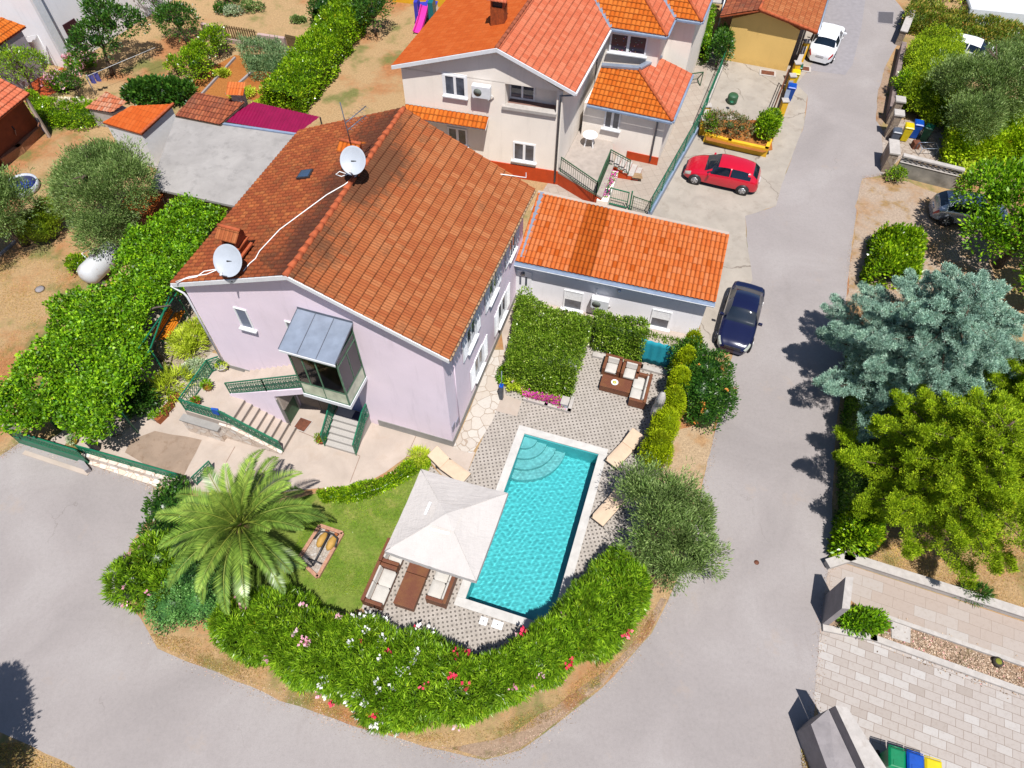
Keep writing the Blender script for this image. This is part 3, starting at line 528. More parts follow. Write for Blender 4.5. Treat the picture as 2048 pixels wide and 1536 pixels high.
sheet('roadside_gravel', gp([(1345, 900), (1350, 860), (1430, 840), (1426, 880), (1404, 960), (1390, 1030), (1340, 1000), (1310, 960)]), ground_mat('pale roadside gravel', alb(224, 194, 158, .66), alb(214, 172, 128, .66), alb(170, 160, 110, .6), gs=.6, green_t=.66), .0065, (), 'pale stony strip between the orange flowered shrub and the road', wob=.06)
for k_, (x0, y0, x1, y1) in enumerate(((598, 862, 720, 912), (720, 912, 700, 965), (832, 872, 812, 915), (470, 893, 452, 925))): a_, b_ = g(x0, y0, .007), g(x1, y1, .007); MB().bar(a_, b_, .02, .002).build('expansion_joint', simple('joint brown', alb(150, 110, 84), .9), None)['kind'] = 'structure'
sheet('step_slab', gp([(1005, 788), (1043, 802), (1034, 833), (992, 822)]), PATIO, .016, (), 'pale square slab at the foot of the flower bed')
sheet('lawn', gp([(545, 1010), (640, 985), (760, 965), (842, 935), (862, 925), (850, 965), (790, 1085), (745, 1165), (723, 1216), (700, 1225), (560, 1200), (430, 1180), (330, 1180), (320, 1040), (400, 990)]), LAWN, .005, (), 'mown green lawn between palm and parasol', wob=.04)
sheet('vegetable_bed', gp([(365, 195), (395, 150), (470, 110), (510, 118), (640, 150), (600, 235), (520, 205), (470, 190), (400, 250)]), SOIL, .008, (), 'tilled red soil of the vegetable garden', wob=.05)
sheet('tiled_terrace', gp([(50, 205), (60, 160), (100, 150), (165, 108), (190, 120), (150, 155), (135, 175), (100, 190)]), simple('orange terrace tiles', alb(226, 104, 54), .6, .12, 4), .01, (), 'orange tiled terrace beside the pale grey house')
sheet('pergola_floor', gp([(290, 640), (345, 575), (420, 560), (430, 700), (330, 790), (235, 880), (200, 860), (240, 740)]), crazy_mat('pergola crazy slabs', alb(206, 190, 172), alb(190, 172, 150), alb(216, 204, 190), alb(120, 100, 80), 2.4), .011, (), 'crazy paved path under the vine pergola')
sheet('garden_path', gp([(95, 883), (118, 868), (140, 848), (150, 860), (128, 893)]), PATIO, .013, (), 'pale slab path behind the green gate')
# lower right: stone paved drive
_d = g(2060, 1392) - g(1745, 1277); DRA = -math.atan2(_d.y, _d.x)
PV = brick_mat('limestone pavers', alb(228, 222, 218), alb(214, 203, 196), alb(200, 187, 178), alb(176, 158, 146), .54, .31, DRA, .010, vary=.5)
sheet('paved_drive', gp([(1640, 1258), (1745, 1277), (2060, 1392), (2300, 1480), (2300, 1720), (1780, 1720), (1690, 1560), (1640, 1440), (1628, 1398)]), PV, .010, (), 'limestone paved drive in the lower right corner')
sheet('paved_ramp', gp([(1657, 1133), (1691, 1128), (2060, 1248), (2300, 1330), (2300, 1410), (2060, 1330), (1732, 1222), (1700, 1200), (1640, 1248)]), brick_mat('worn limestone slabs', alb(214, 202, 194), alb(210, 192, 180), alb(222, 214, 208), alb(184, 164, 148), .8, .45, DRA, .006), .010, (), 'upper limestone ramp beside the dry lawn')
sheet('gravel_strip', gp([(1690, 1225), (1732, 1226), (2060, 1336), (2300, 1420), (2300, 1475), (2060, 1390), (1745, 1275), (1650, 1256)]), GRAVEL, .012, (), 'weedy gravel strip between the two paved drives')
# verge soil line on the outside of the curve
sheet('sand_shoulder', gp([(968, 1516), (1040, 1496), (1090, 1462), (1137, 1425), (1205, 1371), (1253, 1318), (1300, 1265), (1333, 1199), (1322, 1195), (1285, 1260), (1240, 1315), (1180, 1362), (1110, 1415), (1050, 1450), (985, 1480), (900, 1496), (870, 1492)]), GRAVEL, .0055, (), 'sandy shoulder outside the oleander hedge', wob=.07)
# ---------------- pool
WAVE = .00075
pool = thing('swimming_pool', 'rectangular turquoise swimming pool with white stone coping', 'pool', pp(PW / 2, PL / 2, 0))
cb = MB()
for a, b, c, d in ((-CO, PW + CO, -CO, 0), (-CO, PW + CO, PL, PL + CO), (-CO, 0, 0, PL), (PW, PW + CO, 0, PL)):
    cb.hexa([pp(a, c, -.02), pp(b, c, -.02), pp(b, d, -.02), pp(a, d, -.02)], [pp(a, c, .05), pp(b, c, .05), pp(b, d, .05), pp(a, d, .05)])
cb.build('coping', concrete('white pool coping', alb(240, 236, 232, .68), alb(228, 222, 216, .66), .4, 2), pool, bev=.01)
def pool_mat():
    t = NT('turquoise pool lining'); t.done(t.ramp(t.noise(1.2, 3), [(.3, (.12, .62, .64, 1)), (.7, (.14, .66, .68, 1))]), .4, .4); return t.m
POOLM = pool_mat(); DEP = -1.3
bb = MB(); c = [pp(0, 0), pp(PW, 0), pp(PW, PL), pp(0, PL)]
for i in range(4):
    a, b = c[i], c[(i + 1) % 4]; bb.add([(a.x, a.y, -.021), (b.x, b.y, -.021), (b.x, b.y, DEP), (a.x, a.y, DEP)], [(0, 1, 2, 3)])
bb.add([(p.x, p.y, DEP) for p in c], [(0, 1, 2, 3)]); bb.build('basin', POOLM, pool)
STEPM = simple('pale pool steps', (.27, .62, .62, 1), .4, .10, 3)
for k, (rad, z) in enumerate(((.6, -.32), (1.05, -.52), (1.5, -.74), (1.95, -.98))):
    sb = MB(); arc = [pp(rad * math.cos(t * math.pi / 2 / 16), rad * math.sin(t * math.pi / 2 / 16)) for t in range(17)]; sb.prism([pp(.001, .001)] + arc, DEP + .001 * (k + 1), z); sb.build('step', STEPM, pool)
def water_mat():
    t = NT('clear pool water'); rf = t.n('BsdfRefraction'); rf.inputs['IOR'].default_value = 1.33; rf.inputs['Roughness'].default_value = 0; rf.inputs[0].default_value = (.78, .96, .98, 1)
    gl = t.n('BsdfGlossy'); gl.inputs['Roughness'].default_value = .0; fr = t.n('Fresnel'); fr.inputs['IOR'].default_value = 1.33
    m1 = t.n('MixShader'); t.l(fr.outputs[0], m1.inputs[0]); t.l(rf.outputs[0], m1.inputs[1]); t.l(gl.outputs[0], m1.inputs[2]); t.l(m1.outputs[0], t.out.inputs[0]); return t.m
WATER = water_mat(); NXW, NYW = 210, 480; wr_ = np.random.default_rng(5)
aa, bb_ = np.meshgrid(np.linspace(0, PW, NXW + 1), np.linspace(0, PL, NYW + 1)); hz = np.zeros_like(aa)
for k in range(26):
    lam = wr_.uniform(.08, .34); th = wr_.normal(0, .9) + 1.2; kx, ky = math.cos(th) * 2 * math.pi / lam, math.sin(th) * 2 * math.pi / lam; hz += lam ** 1.25 * np.sin(kx * aa + ky * bb_ + wr_.uniform(0, 6.28) + .6 * np.sin(aa * 2.1 + bb_ * 1.3 + k))
hz *= WAVE / np.std(hz)
wv = np.stack([PO.x + pv.x * aa - pu.x * bb_, PO.y + pv.y * aa - pu.y * bb_, -.10 + hz], -1).reshape(-1, 3)
jj, ii = np.meshgrid(np.arange(NYW), np.arange(NXW), indexing='ij'); v0 = (jj * (NXW + 1) + ii).ravel()
me = bpy.data.meshes.new('water'); me.from_pydata(wv.tolist(), [], np.stack([v0, v0 + NXW + 1, v0 + NXW + 2, v0 + 1], 1).tolist()); me.polygons.foreach_set('use_smooth', [True] * len(me.polygons)); wo = link_mesh('water', me, WATER, pool)
sd.cycles.is_caustics_light = True; wo.cycles.is_caustics_caster = True
for o in pool.children:
    if o.name.split('.')[0] in ('basin', 'step'): o.cycles.is_caustics_receiver = True
for a, b in ((.95, 8.45), (1.5, 8.42)):
    sk = thing('skimmer_lid', 'white square skimmer lid by the short end of the pool, ' + ('nearer the sofas' if a < 1 else 'wider one nearer the hedge'), 'lid', pp(a, b, .006)); mb = MB(); q = pp(a, b); mb.box((q.x, q.y, .02), (.3 if a < 1 else .42, .3, .028), -PYAW); mb.build('lid_plate', WHITEP, sk, bev=.006); mb = MB(); mb.lathe((q.x, q.y, .034), [(.03, 0), (.03, .01)]); mb.build('knob', GREYCON, sk)
# ================================================================ MAIN HOUSE
def fhit(fr, px, py, off=0.0):
    v = np.array([px - 1024, py - 768, FPX]); w = Vector((v @ BX, v @ BN, -(v @ BD))); o = fr.o + fr.n * off
    t = (o.dot(fr.n)) / (w.to_2d().dot(fr.n)); P = w * t; return ((P.to_2d() - o).dot(fr.r), CAMH + P.z)
HA = R(17.3); hu = Vector((math.sin(HA), math.cos(HA))); hv = Vector((math.cos(HA), -math.sin(HA)))
FR = g(907, 896).to_2d() - hv * .06 + hu * .08; FF = Frame(FR, hv, -hu); RF = Frame(FR, hu, hv)
HW, HL = 10.85, 10.25
house = thing('lilac_house', 'large lilac two storey house with weathered gable tile roof beside the pool', 'house', FF.p(-HW / 2, 0, -HL / 2))
ZE, ZP = 6.95, 9.45
rf = dict(fr=g(898, 720, ZE), fp=g(571, 551, ZP), fl=g(341, 567, ZE), br=g(1070, 379, ZE), bp=g(808, 216, ZP), bl=g(599, 261, ZE))
_q = planar([rf['fl'], rf['fp'], rf['bp'], rf['bl']]); rf['bl'] = _q[3]; _q = planar([rf['fp'], rf['fr'], rf['br'], rf['bp']], 2); rf['br'] = _q[2]
# walls as one shell with gables
mb = MB(); zr, zl = 6.60, 6.84
P0 = [FF.p(-HW, 0, 0), FF.p(0, 0, 0), FF.p(0, 0, -HL), FF.p(-HW, 0, -HL)]
vs = [FF.p(-HW, -.2, 0), FF.p(0, -.2, 0), FF.p(0, -.2, -HL), FF.p(-HW, -.2, -HL), FF.p(-HW, zl, 0), FF.p(0, zr, 0), FF.p(0, zr, -HL), FF.p(-HW, zl, -HL), FF.p(-5.95, 8.98, 0), FF.p(-5.95, 8.98, -HL)]
mb.add(vs, [(0, 1, 5, 8, 4), (1, 2, 6, 5), (2, 3, 7, 9, 6), (3, 0, 4, 7), (4, 8, 9, 7), (8, 5, 6, 9)]); mb.build('wall', LILAC, house)
mb = MB(); FF.box(mb, -3.55, .03, -.1, .48, .002, .03); RF.box(mb, .0, HL, -.1, .42, .002, .03); FF.box(mb, -HW, -5.45, 1.3, 1.62, .002, .025); mb.build('plinth', PLINTH, house)
und = [rf[k] - Vector((0, 0, .03)) for k in ('fl', 'fp', 'bp', 'bl')]; und2 = [rf[k] - Vector((0, 0, .03)) for k in ('fp', 'fr', 'br', 'bp')]
roof = MB().slab(und, .12).slab(und2, .12).build('roof', WHITEP, house)
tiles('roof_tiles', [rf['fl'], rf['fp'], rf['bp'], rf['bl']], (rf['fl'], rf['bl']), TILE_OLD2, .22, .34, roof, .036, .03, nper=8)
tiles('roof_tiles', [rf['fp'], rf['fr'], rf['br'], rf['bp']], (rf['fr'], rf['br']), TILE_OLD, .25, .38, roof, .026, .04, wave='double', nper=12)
mb = MB(); n = 26; rj = random.Random(4)
for i in range(n):
    a = rf['fp'].lerp(rf['bp'], i / n); b = rf['fp'].lerp(rf['bp'], (i + 1.04) / n); j = Vector((rj.uniform(-.025, .025), rj.uniform(-.02, .02), rj.uniform(-.01, .02))); mb.tube([a + j, b + j * .4 + Vector((0, 0, -.02))], [.125 + rj.uniform(-.01, .02), .105], 10)
mb.build('ridge_cap', MORTAR_ORANGE, roof)
mb = MB(); dn = Vector((0, 0, -.13)); of = Vector((-hu.x, -hu.y, 0)) * .03
for a, b in ((rf['fl'], rf['fp']), (rf['fp'], rf['fr'])): mb.hexa([a + dn * 1.5 + of, b + dn * 1.5 + of, b + dn * 1.5 - of, a + dn * 1.5 - of], [a + of - Vector((0, 0, .0)), b + of, b - of, a - of])
mb.build('verge_board', WHITEP, roof)
mb = MB(); mb.tube([rf['fl'] + Vector((-.02, -.02, -.1)), FF.p(-HW - .12, 6.35, .05), FF.p(-HW - .05, 6.15, .04), FF.p(-HW - .05, 1.4, .04)], .045, 8); mb.build('gutter', WHITEP, roof)
mb = MB(); ee = (rf['br'] - rf['fr']); 
for i in range(42): a = rf['fr'] + ee * (i / 42) + Vector((.03, 0, -.05)); mb.tube([a, a + ee.normalized() * .17], .05, 6)
mb.build('eave_edge', simple('sandy eave edge', alb(214, 178, 140), .8, .15, 20), roof)
# windows on the front
window(FF, house, -8.80, -8.22, 5.05, 6.27, .06, 1, blind=False, gm=simple('grey blind window', alb(150, 160, 186), .4, .1, 20), name='window')
window(FF, house, -6.55, -5.95, 5.05, 6.27, .06, 1, name='window')
# right wall windows with open shutters
for (a, b, z0, z1) in ((3.05, 4.1, .95, 2.4), (6.35, 7.45, .95, 2.4)):
    wf = window(RF, house, a, b, z0, z1, .06, 2); shutter(RF, wf, a - .6, a - .02, z0 - .02, z1, .03); shutter(RF, wf, b + .02, b + .6, z0 - .02, z1, .03)
for (a, b, z0, z1) in ((2.4, 3.4, 3.9, 5.2), (5.2, 6.2, 3.9, 5.2), (8.0, 8.9, 3.9, 5.2)):
    wf = window(RF, house, a, b, z0, z1, .06, 2); shutter(RF, wf, a - .56, a - .02, z0 - .02, z1, .03, WHITEP); shutter(RF, wf, b + .02, b + .56, z0 - .02, z1, .03, WHITEP)
mb = MB(); RF.box(mb, .12, .42, 1.0, 1.45, .003, .03); RF.box(mb, .55, .85, .75, 1.15, .003, .03); mb.build('meter_box', simple('grey meter box', alb(176, 176, 200), .5, .1, 5), house)
mb = MB(); mb.tube([RF.p(.9, .1, .03), RF.p(.9, 6.3, .03)], .02, 6); mb.build('cable_conduit', LILAC, house)
# terrace block + stairs on the left front
terr = thing('entrance_terrace', 'raised pale terrace with stairs and stone faced wall in front of the lilac house', 'terrace', FF.p(-9.5, 0, 1.3)); TZ = 1.35
mb = MB(); FF.box(mb, -11.4, -9.17, 0, TZ, .0, 2.65); FF.box(mb, -9.17, -5.5, 0, TZ + .001, .0, .06); mb.build('terrace_slab', PATIO, terr)
mb = MB()
for k in range(7):
    z = TZ * (7 - k) / 8; a0 = -9.17 + k * .312; FF.box(mb, a0, a0 + .312, 0, z, 1.36, 2.62)
mb.build('stair', PATIO, terr); mb = MB()
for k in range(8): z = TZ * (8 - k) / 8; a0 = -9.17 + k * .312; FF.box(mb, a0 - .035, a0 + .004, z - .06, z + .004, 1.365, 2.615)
mb.build('stair_nosing', simple('painted riser shade', alb(150, 138, 130), .8, .1, 9), terr)  # dark strips along the step edges, riser shade put into the colour
STONEF = crazy_mat('stone facing', alb(236, 222, 210, .9), alb(226, 206, 188, .9), alb(240, 232, 224, .9), alb(190, 156, 130), 3.4)
mb = MB(); mb.add([FF.p(-9.75, .02, 2.75), FF.p(-7.0, .02, 2.75), FF.p(-7.0, .12, 2.75), FF.p(-9.2, 1.18, 2.75), FF.p(-9.75, 1.18, 2.75), FF.p(-9.75, .02, 2.62), FF.p(-7.0, .02, 2.62), FF.p(-7.0, .12, 2.62), FF.p(-9.2, 1.18, 2.62), FF.p(-9.75, 1.18, 2.62)], [(0, 1, 2, 3, 4), (9, 8, 7, 6, 5), (0, 5, 6, 1), (1, 6, 7, 2), (2, 7, 8, 3), (3, 8, 9, 4), (4, 9, 5, 0)])
FF.box(mb, -11.55, -9.75, 0, .95, 2.66, 2.95); mb.build('stone_facing', STONEF, terr)
mb = MB(); FF.box(mb, -11.6, -9.7, .95, 1.02, 2.655, 3.0); mb.build('ledge', PLINTH, terr)
# upper stair with solid flank, door under it, undercroft
ust = thing('upper_staircase', 'pale staircase climbing along the lilac wall to the glass porch', 'staircase', FF.p(-7.8, TZ, .7)); mb = MB(); NS = 13
for k in range(NS):
    a0 = -9.85 + k * (4.2 / NS); z1 = TZ + 2.5 * (k + 1) / NS; FF.box(mb, a0, a0 + 4.2 / NS, TZ if a0 < -7.5 else max(TZ, z1 - .38), z1, .002, 1.28)
mb.build('stair', PATIO, ust)
mb = MB(); mb.add([FF.p(-9.9, TZ, 1.36), FF.p(-7.42, .01, 1.36), FF.p(-7.42, 2.45, 1.36), FF.p(-5.6, 3.5, 1.36), FF.p(-5.6, 3.85, 1.36), FF.p(-9.9, 1.5, 1.36)] + [FF.p(-9.9, TZ, 1.285), FF.p(-7.42, .01, 1.285), FF.p(-7.42, 2.45, 1.285), FF.p(-5.6, 3.5, 1.285), FF.p(-5.6, 3.85, 1.285), FF.p(-9.9, 1.5, 1.285)], [(0, 1, 2, 3, 4, 5), (11, 10, 9, 8, 7, 6)] + [(i, i + 6, (i + 1) % 6 + 6, (i + 1) % 6) for i in range(6)])
FF.box(mb, -8.3, -7.42, 0, 2.2, 0.1, 1.284); mb.build('stair_flank', LILAC, ust)
mb = MB(); DF = Frame(FF.p(-7.42, 0, 1.36), hu, hv); DF.box(mb, 0, .14, 0, 2.2, .003, .05); DF.box(mb, 1.0, 1.12, 0, 2.2, .003, .05); DF.box(mb, .14, 1.0, 2.08, 2.2, .003, .05); df_ = mb.build('door_frame', PLINTH, ust)
mb = MB(); DF.box(mb, .14, 1.0, .02, 2.08, .004, .03); mb.build('door', GREEND, df_)
mb = MB(); FF.box(mb, -7.3, -5.5, .05, 1.75, .003, .06); mb.build('cupboard_front', simple('beige cupboard doors', alb(196, 180, 160), .6, .1, 5), ust)
mb = MB(); FF.box(mb, -6.42, -6.39, .05, 1.75, .06, .066); mb.build('cupboard_gap', DARKM, ust)
# glass porch
por = thing('glass_porch', 'green framed glazed porch box with grey sheet metal roof on the lilac wall', 'porch', FF.p(-4.6, 3.7, .7)); X0, X1, OD, FZ = -5.55, -3.55, 1.5, 3.82
mb = MB(); FF.box(mb, X0 - .05, X1 + .05, FZ - .2, FZ, .003, OD + .06); mb.build('floor_slab', WHITEP, por)
RZf, RZb = 6.85, 7.25
mb = MB(); q = [FF.p(X0 - .18, RZf, OD + .2), FF.p(X1 + .1, RZf, OD + .2), FF.p(X1 + .1, RZb, .0), FF.p(X0 - .18, RZb, .0)]; mb.slab(q, .05); rfp = mb.build('roof_sheet', METAL, por)
mb = MB()
for f in (.0, .333, .666, 1): a = q[0].lerp(q[1], f); b = q[3].lerp(q[2], f); mb.bar(a + Vector((0, 0, .015)), b + Vector((0, 0, .015)), .02, .03)
mb.bar(q[3] + Vector((0, 0, .05)), q[2] + Vector((0, 0, .05)), .03, .12); mb.build('seam', PIPE, rfp)
mb = MB(); mb.bar(q[0] - Vector((0, 0, .1)), q[1] - Vector((0, 0, .1)), .03, .1); mb.build('fascia', WHITEP, rfp)
mb = MB(); 
for s_, o_ in ((X0, OD), (X1, OD), (X0, .04), (X1, .04)): mb.bar(FF.p(s_, FZ, o_), FF.p(s_, RZf - .08 + (.35 if o_ < 1 else 0), o_), .06)
for s_ in (X0 + .5, X0 + 1.05): mb.bar(FF.p(s_, FZ + .75, OD), FF.p(s_, RZf - .1, OD), .05)
mb.bar(FF.p(X0 + 1.0, FZ, OD), FF.p(X0 + 1.0, FZ + .8, OD), .04)
for z in (FZ + .03, FZ + .78, RZf - .5, RZf - .12): mb.bar(FF.p(X0, z, OD), FF.p(X1, z, OD), .05); mb.bar(FF.p(X1, z, OD), FF.p(X1, z, .04), .05); mb.bar(FF.p(X0, z, OD), FF.p(X0, z, .04), .05)
mb.bar(FF.p(X1, FZ + .78, .75), FF.p(X1, RZf - .5, .75), .04); mb.build('frame', GREENF, por)
def glass_mat():
    t = NT('thin pane glass'); gl = t.n('BsdfGlossy'); gl.inputs['Roughness'].default_value = .04; tr = t.n('BsdfTransparent'); tr.inputs[0].default_value = (.93, .97, .97, 1); fr_ = t.n('Fresnel'); fr_.inputs['IOR'].default_value = 1.5
    m = t.n('MixShader'); t.l(t.math('ADD', fr_.outputs[0], .05), m.inputs[0]); t.l(tr.outputs[0], m.inputs[1]); t.l(gl.outputs[0], m.inputs[2]); t.l(m.outputs[0], t.out.inputs[0]); return t.m
CLEARG = glass_mat()
mb = MB(); FF.box(mb, X0 + .04, X1 - .04, FZ + .8, RZf - .14, OD - .006, OD + .006); Frame(FF.p(X1, 0, OD), hu, hv).box(mb, .04, OD - .08, FZ + .8, RZf - .14, -.006, .006); Frame(FF.p(X0, 0, OD), hu, hv).box(mb, .04, OD - .08, FZ + .8, RZf - .14, -.006, .006); mb.build('pane', CLEARG, por)
mb = MB(); FF.box(mb, X0 + .04, X1 - .04, FZ + .05, FZ + .76, OD - .01, OD + .012); Frame(FF.p(X1, 0, OD), hu, hv).box(mb, .04, OD - .08, FZ + .05, FZ + .76, -.012, .012); mb.build('lower_panel', simple('frosted lower panel', alb(196, 200, 176, 1.2), .35, .18, 2.2), por)
mb = MB(); FF.box(mb, -5.0, -4.1, FZ, FZ + 2.05, .003, .05); dd = mb.build('door', simple('dark green door', (.04, .2, .18, 1), .4, .2, 3), por); mb = MB(); FF.box(mb, -4.8, -4.3, FZ + .9, FZ + 1.85, .05, .06); mb.build('pane', GLASSD, dd)
TEAL = simple('teal inner frame', alb(30, 130, 130, 1.1), .4, .1, 6); mb = MB(); [mb.bar(FF.p(s_, FZ, .75), FF.p(s_, RZf - .5, .75), .06) for s_ in (-5.0, -4.55, -4.1)]; mb.bar(FF.p(-5.0, RZf - .5, .75), FF.p(-4.1, RZf - .5, .75), .06); mb.bar(FF.p(-5.0, FZ + .9, .75), FF.p(-4.1, FZ + .9, .75), .06); idr = mb.build('inner_door', TEAL, por); mb = MB(); FF.box(mb, -4.97, -4.13, FZ + .05, RZf - .55, .745, .755); mb.build('pane', CLEARG, idr); mb = MB(); FF.box(mb, -4.0, -3.65, FZ, FZ + .7, .1, .5); mb.build('shelf', simple('dark wood', (.06, .03, .02, 1), .5), por)
# right entrance stair
rst = thing('side_steps', 'grey stone steps with green railings leading under the glass porch', 'steps', FF.p(-4.6, 0, .9)); mb = MB(); 
for k in range(5): FF.box(mb, -5.35, -3.95, 0, .8 - k * .16, .5 + k * .25, .5 + (k + 1) * .25)
FF.box(mb, -5.35, -3.95, 0, .8, .002, .5); mb.build('stair', simple('grey speckled stone', alb(214, 208, 202, .68), .7, .1, 30, .2), rst)
mb = MB(); 
for k in range(5): FF.box(mb, -5.352, -3.948, .8 - k * .16 - .012, .8 - k * .16 + .003, .5 + (k) * .25 - .03, .5 + k * .25 + .004)
mb.build('stair_nosing', PLINTH, rst)
mb = MB(); FF.box(mb, -5.2, -4.2, .81, 2.9, .003, .05); bd = mb.build('door', simple('blue white door', alb(150, 160, 220), .4, .05, 3), rst); mb = MB(); FF.box(mb, -4.55, -4.42, 1.7, 2.5, .05, .06); FF.box(mb, -4.9, -4.77, 1.7, 2.5, .05, .06); mb.build('pane', GLASSD, bd)
mb = MB(); FF.box(mb, -4.55, -4.0, .805, .82, .08, .48); mb.build('doormat', simple('dark doormat', (.03, .03, .06, 1), .95, .1, 30), rst)
for s_ in (-5.4, -3.88): railing(rst, FF.p(s_, .0, 1.75), FF.p(s_, .8, .5), .92, 'lattice', .15); railing(rst, FF.p(s_, .8, .5), FF.p(s_, .8, .08), .92, 'lattice', .15, post=False)
# railings of terrace
tr = thing('terrace_railing', 'green wrought iron lattice railing round the raised terrace and down its stair', 'railing', FF.p(-10, TZ, 2.6))
pts = [FF.p(-10.95, TZ, .1), FF.p(-11.33, TZ, .45), FF.p(-11.33, TZ, 2.62), FF.p(-9.3, TZ, 2.62), FF.p(-6.98, .12, 2.62)]
for a, b in zip(pts, pts[1:]): railing(tr, a, b, .88, 'lattice', .16, post=[b])
ur = thing('stair_railing', 'green lattice railing rising beside the upper stair to the glass porch', 'railing', FF.p(-7.7, 2.4, 1.33)); railing(ur, FF.p(-9.85, TZ + .08, 1.32), FF.p(-7.7, 2.68, 1.32), .88, 'lattice', .16); railing(ur, FF.p(-7.7, 2.68, 1.32), FF.p(-5.6, 3.9, 1.32), .88, 'lattice', .16)
bf = Frame(FF.p(-HW, 0), hu, -hv); br_ = thing('side_balcony', 'green railed balcony on the left wall of the lilac house', 'balcony', bf.p(3.6, 3.7, .5)); mb = MB(); bf.box(mb, 2.2, 5.0, 3.6, 3.75, .003, .9); mb.build('slab', WHITEP, br_)
railing(br_, bf.p(2.25, 3.76, .85), bf.p(4.95, 3.76, .85), .9, 'lattice', .16); railing(br_, bf.p(2.25, 3.76, .05), bf.p(2.25, 3.76, .85), .9, 'lattice', .16)
# mats, pots on terrace
mt = thing('rusty_floor_hatch', 'square rust brown hatch on the patio below the stair', 'hatch', g(610, 850, .02)); mb = MB(); q = gp([(602, 836), (624, 844), (608, 864), (588, 856)], .0); mb.prism(q, .012, .05); mb.build('hatch_plate', RUST, mt); mb = MB(); mb.prism([p.lerp(q[(i + 2) % 4], -.06) for i, p in enumerate(q)], .006, .03); mb.build('hatch_frame', STONEW, mt)
def pot(label, loc, r=.22, h=.3, mat=None, plant=None, name='flower_pot', pl=.3, flo=None, group='potted plants'):
    t = thing(name, label, 'pot', loc, 0, group); MB().lathe(loc, [(r * .7, 0), (r, h * .85), (r * 1.1, h * .86), (r * 1.1, h), (r * .9, h), (r * .85, h * .8)], 16).build('pot_body', mat or TERRA, t)
    b = [(loc[0], loc[1], loc[2] + h + pl * .3, r * 1.0, r * 1.0, pl * .6)]; P, N = ellips(b, 60, .4, -.3); grow('plant', P, N, plant or F_VINE, t, .12, .035, 4, .06)
    if flo: P, N = ellips(b, 14, 0, 0); grow('flowers', P, N, flo, t, .05, .04, 5, .05)
    return t
# ---------------- roof things
def slope_z(px, py, left=True):
    a, b, c = (rf['fl'], rf['fp'], rf['bl']) if left else (rf['fr'], rf['fp'], rf['br']); n = (b - a).cross(c - a); v = np.array([px - 1024, py - 768, FPX]); w = Vector((v @ BX, v @ BN, -(v @ BD))); o = Vector((0, 0, CAMH)); t = (a - o).dot(n) / w.dot(n); return o + w * t
BRICKC = simple('orange brick chimney', alb(196, 96, 44), .8, .2, 9, .4)
def chimney(name, label, base, w, d, h, rz, tiers=True, tilem=None):
    t = thing(name, label, 'chimney', base, rz); L = lambda x, y, z: Vector((x, y, z)); mb = MB(); mb.box((0, 0, h * .3 - .3), (w, d, h * .6 + .6)); mb.build('shaft', BRICKC, t, local=True)
    mb = MB()
    if tiers: mb.box((0, 0, h * .3), (w + .2, d + .2, .07)); mb.box((0, 0, h * .55), (w + .12, d + .12, .06)); mb.box((0, 0, .12), (w + .3, d + .3, .08))
    if tiers: mb.build('collar', MORTAR_ORANGE, t, local=True)
    for s_ in (-1, 1): MB().box((s_ * w * .42, 0, h * .72), (.08, d, h * .3)).build('cap_support', MORTAR_ORANGE, t, local=True)
    mb = MB(); mb.box((0, 0, h * .7), (w * .7, d * .7, h * .24)); mb.build('smoke_gap', DARKM, t, local=True)
    e = w / 2 + .14; f = d / 2 + .12
    for sgn in (-1, 1):
        P = [L(-e, sgn * f, h * .84), L(e, sgn * f, h * .84), L(e, 0, h * 1.05), L(-e, 0, h * 1.05)]; P = P if sgn < 0 else [P[1], P[0], P[3], P[2]]
        o = tiles('cap_tiles', P, (P[0], P[1]), tilem or TILE_OLD, .17, .4, None, .03, .01); o.parent = t
    mb = MB(); mb.tube([L(-e, 0, h * 1.06), L(e, 0, h * 1.06)], .07, 8); mb.build('cap_ridge', MORTAR_ORANGE, t, local=True); return t
c1 = slope_z(482, 512); chimney('brick_chimney', 'stepped orange chimney behind the front satellite dish on the lilac house', c1 + Vector((0, 0, .0)), .62, .62, 1.35, -HA)
c2_ = slope_z(712, 338); chimney('brick_chimney', 'tile capped chimney behind the ridge satellite dish', c2_, .6, .55, 1.2, -HA, False, TILE_ORANGE)
def dish(label, cen, r, foot, nrm=(-.12, -.72, .68), shape=.93):
    t = thing('satellite_dish', label, 'satellite dish', foot); N = Vector(nrm).normalized(); ax = N.to_track_quat('Z', 'Y').to_matrix(); c = Vector(cen); mb = MB(); prof = [(r * k / 7, .16 * (k / 7) ** 2 * r * 1.2) for k in range(1, 8)]
    mb.lathe(c, [(.001, 0)] + prof + [(r * 1.01, .19 * r), (r * 1.01, .15 * r)] + [(r * k / 7, .16 * (k / 7) ** 2 * r * 1.2 - .02) for k in range(6, 0, -1)], 40, sy=1, sx=shape, ax=ax); mb.build('reflector', simple('white dish', alb(206, 214, 226, .72), .45, .03, 4), t)
    low = c + ax @ Vector((0, -r * .98, .1)); tip = c + ax @ Vector((0, -r * .85, r * 1.0)); mb = MB(); mb.bar(low, tip, .035); mb.build('feed_arm', PIPE, t); mb = MB(); mb.tube([tip + Vector((0, 0, -.02)), tip + ax @ Vector((0, .08, -.12))], .035, 8); mb.build('receiver', WHITECAB, t)
    mb = MB(); bk_ = c - N * .12; mb.tube([Vector(foot) - Vector((0, 0, .1)), (bk_.x, bk_.y, foot[2] + .1), bk_], .03, 8); mb.box(bk_ + N * .03, (.2, .2, .12)); mb.build('mast', DARKM, t); return t
f1 = slope_z(462, 560); dish('white satellite dish in front of the stepped chimney near the gable', g(458, 521, f1.z + .75), .58, f1)
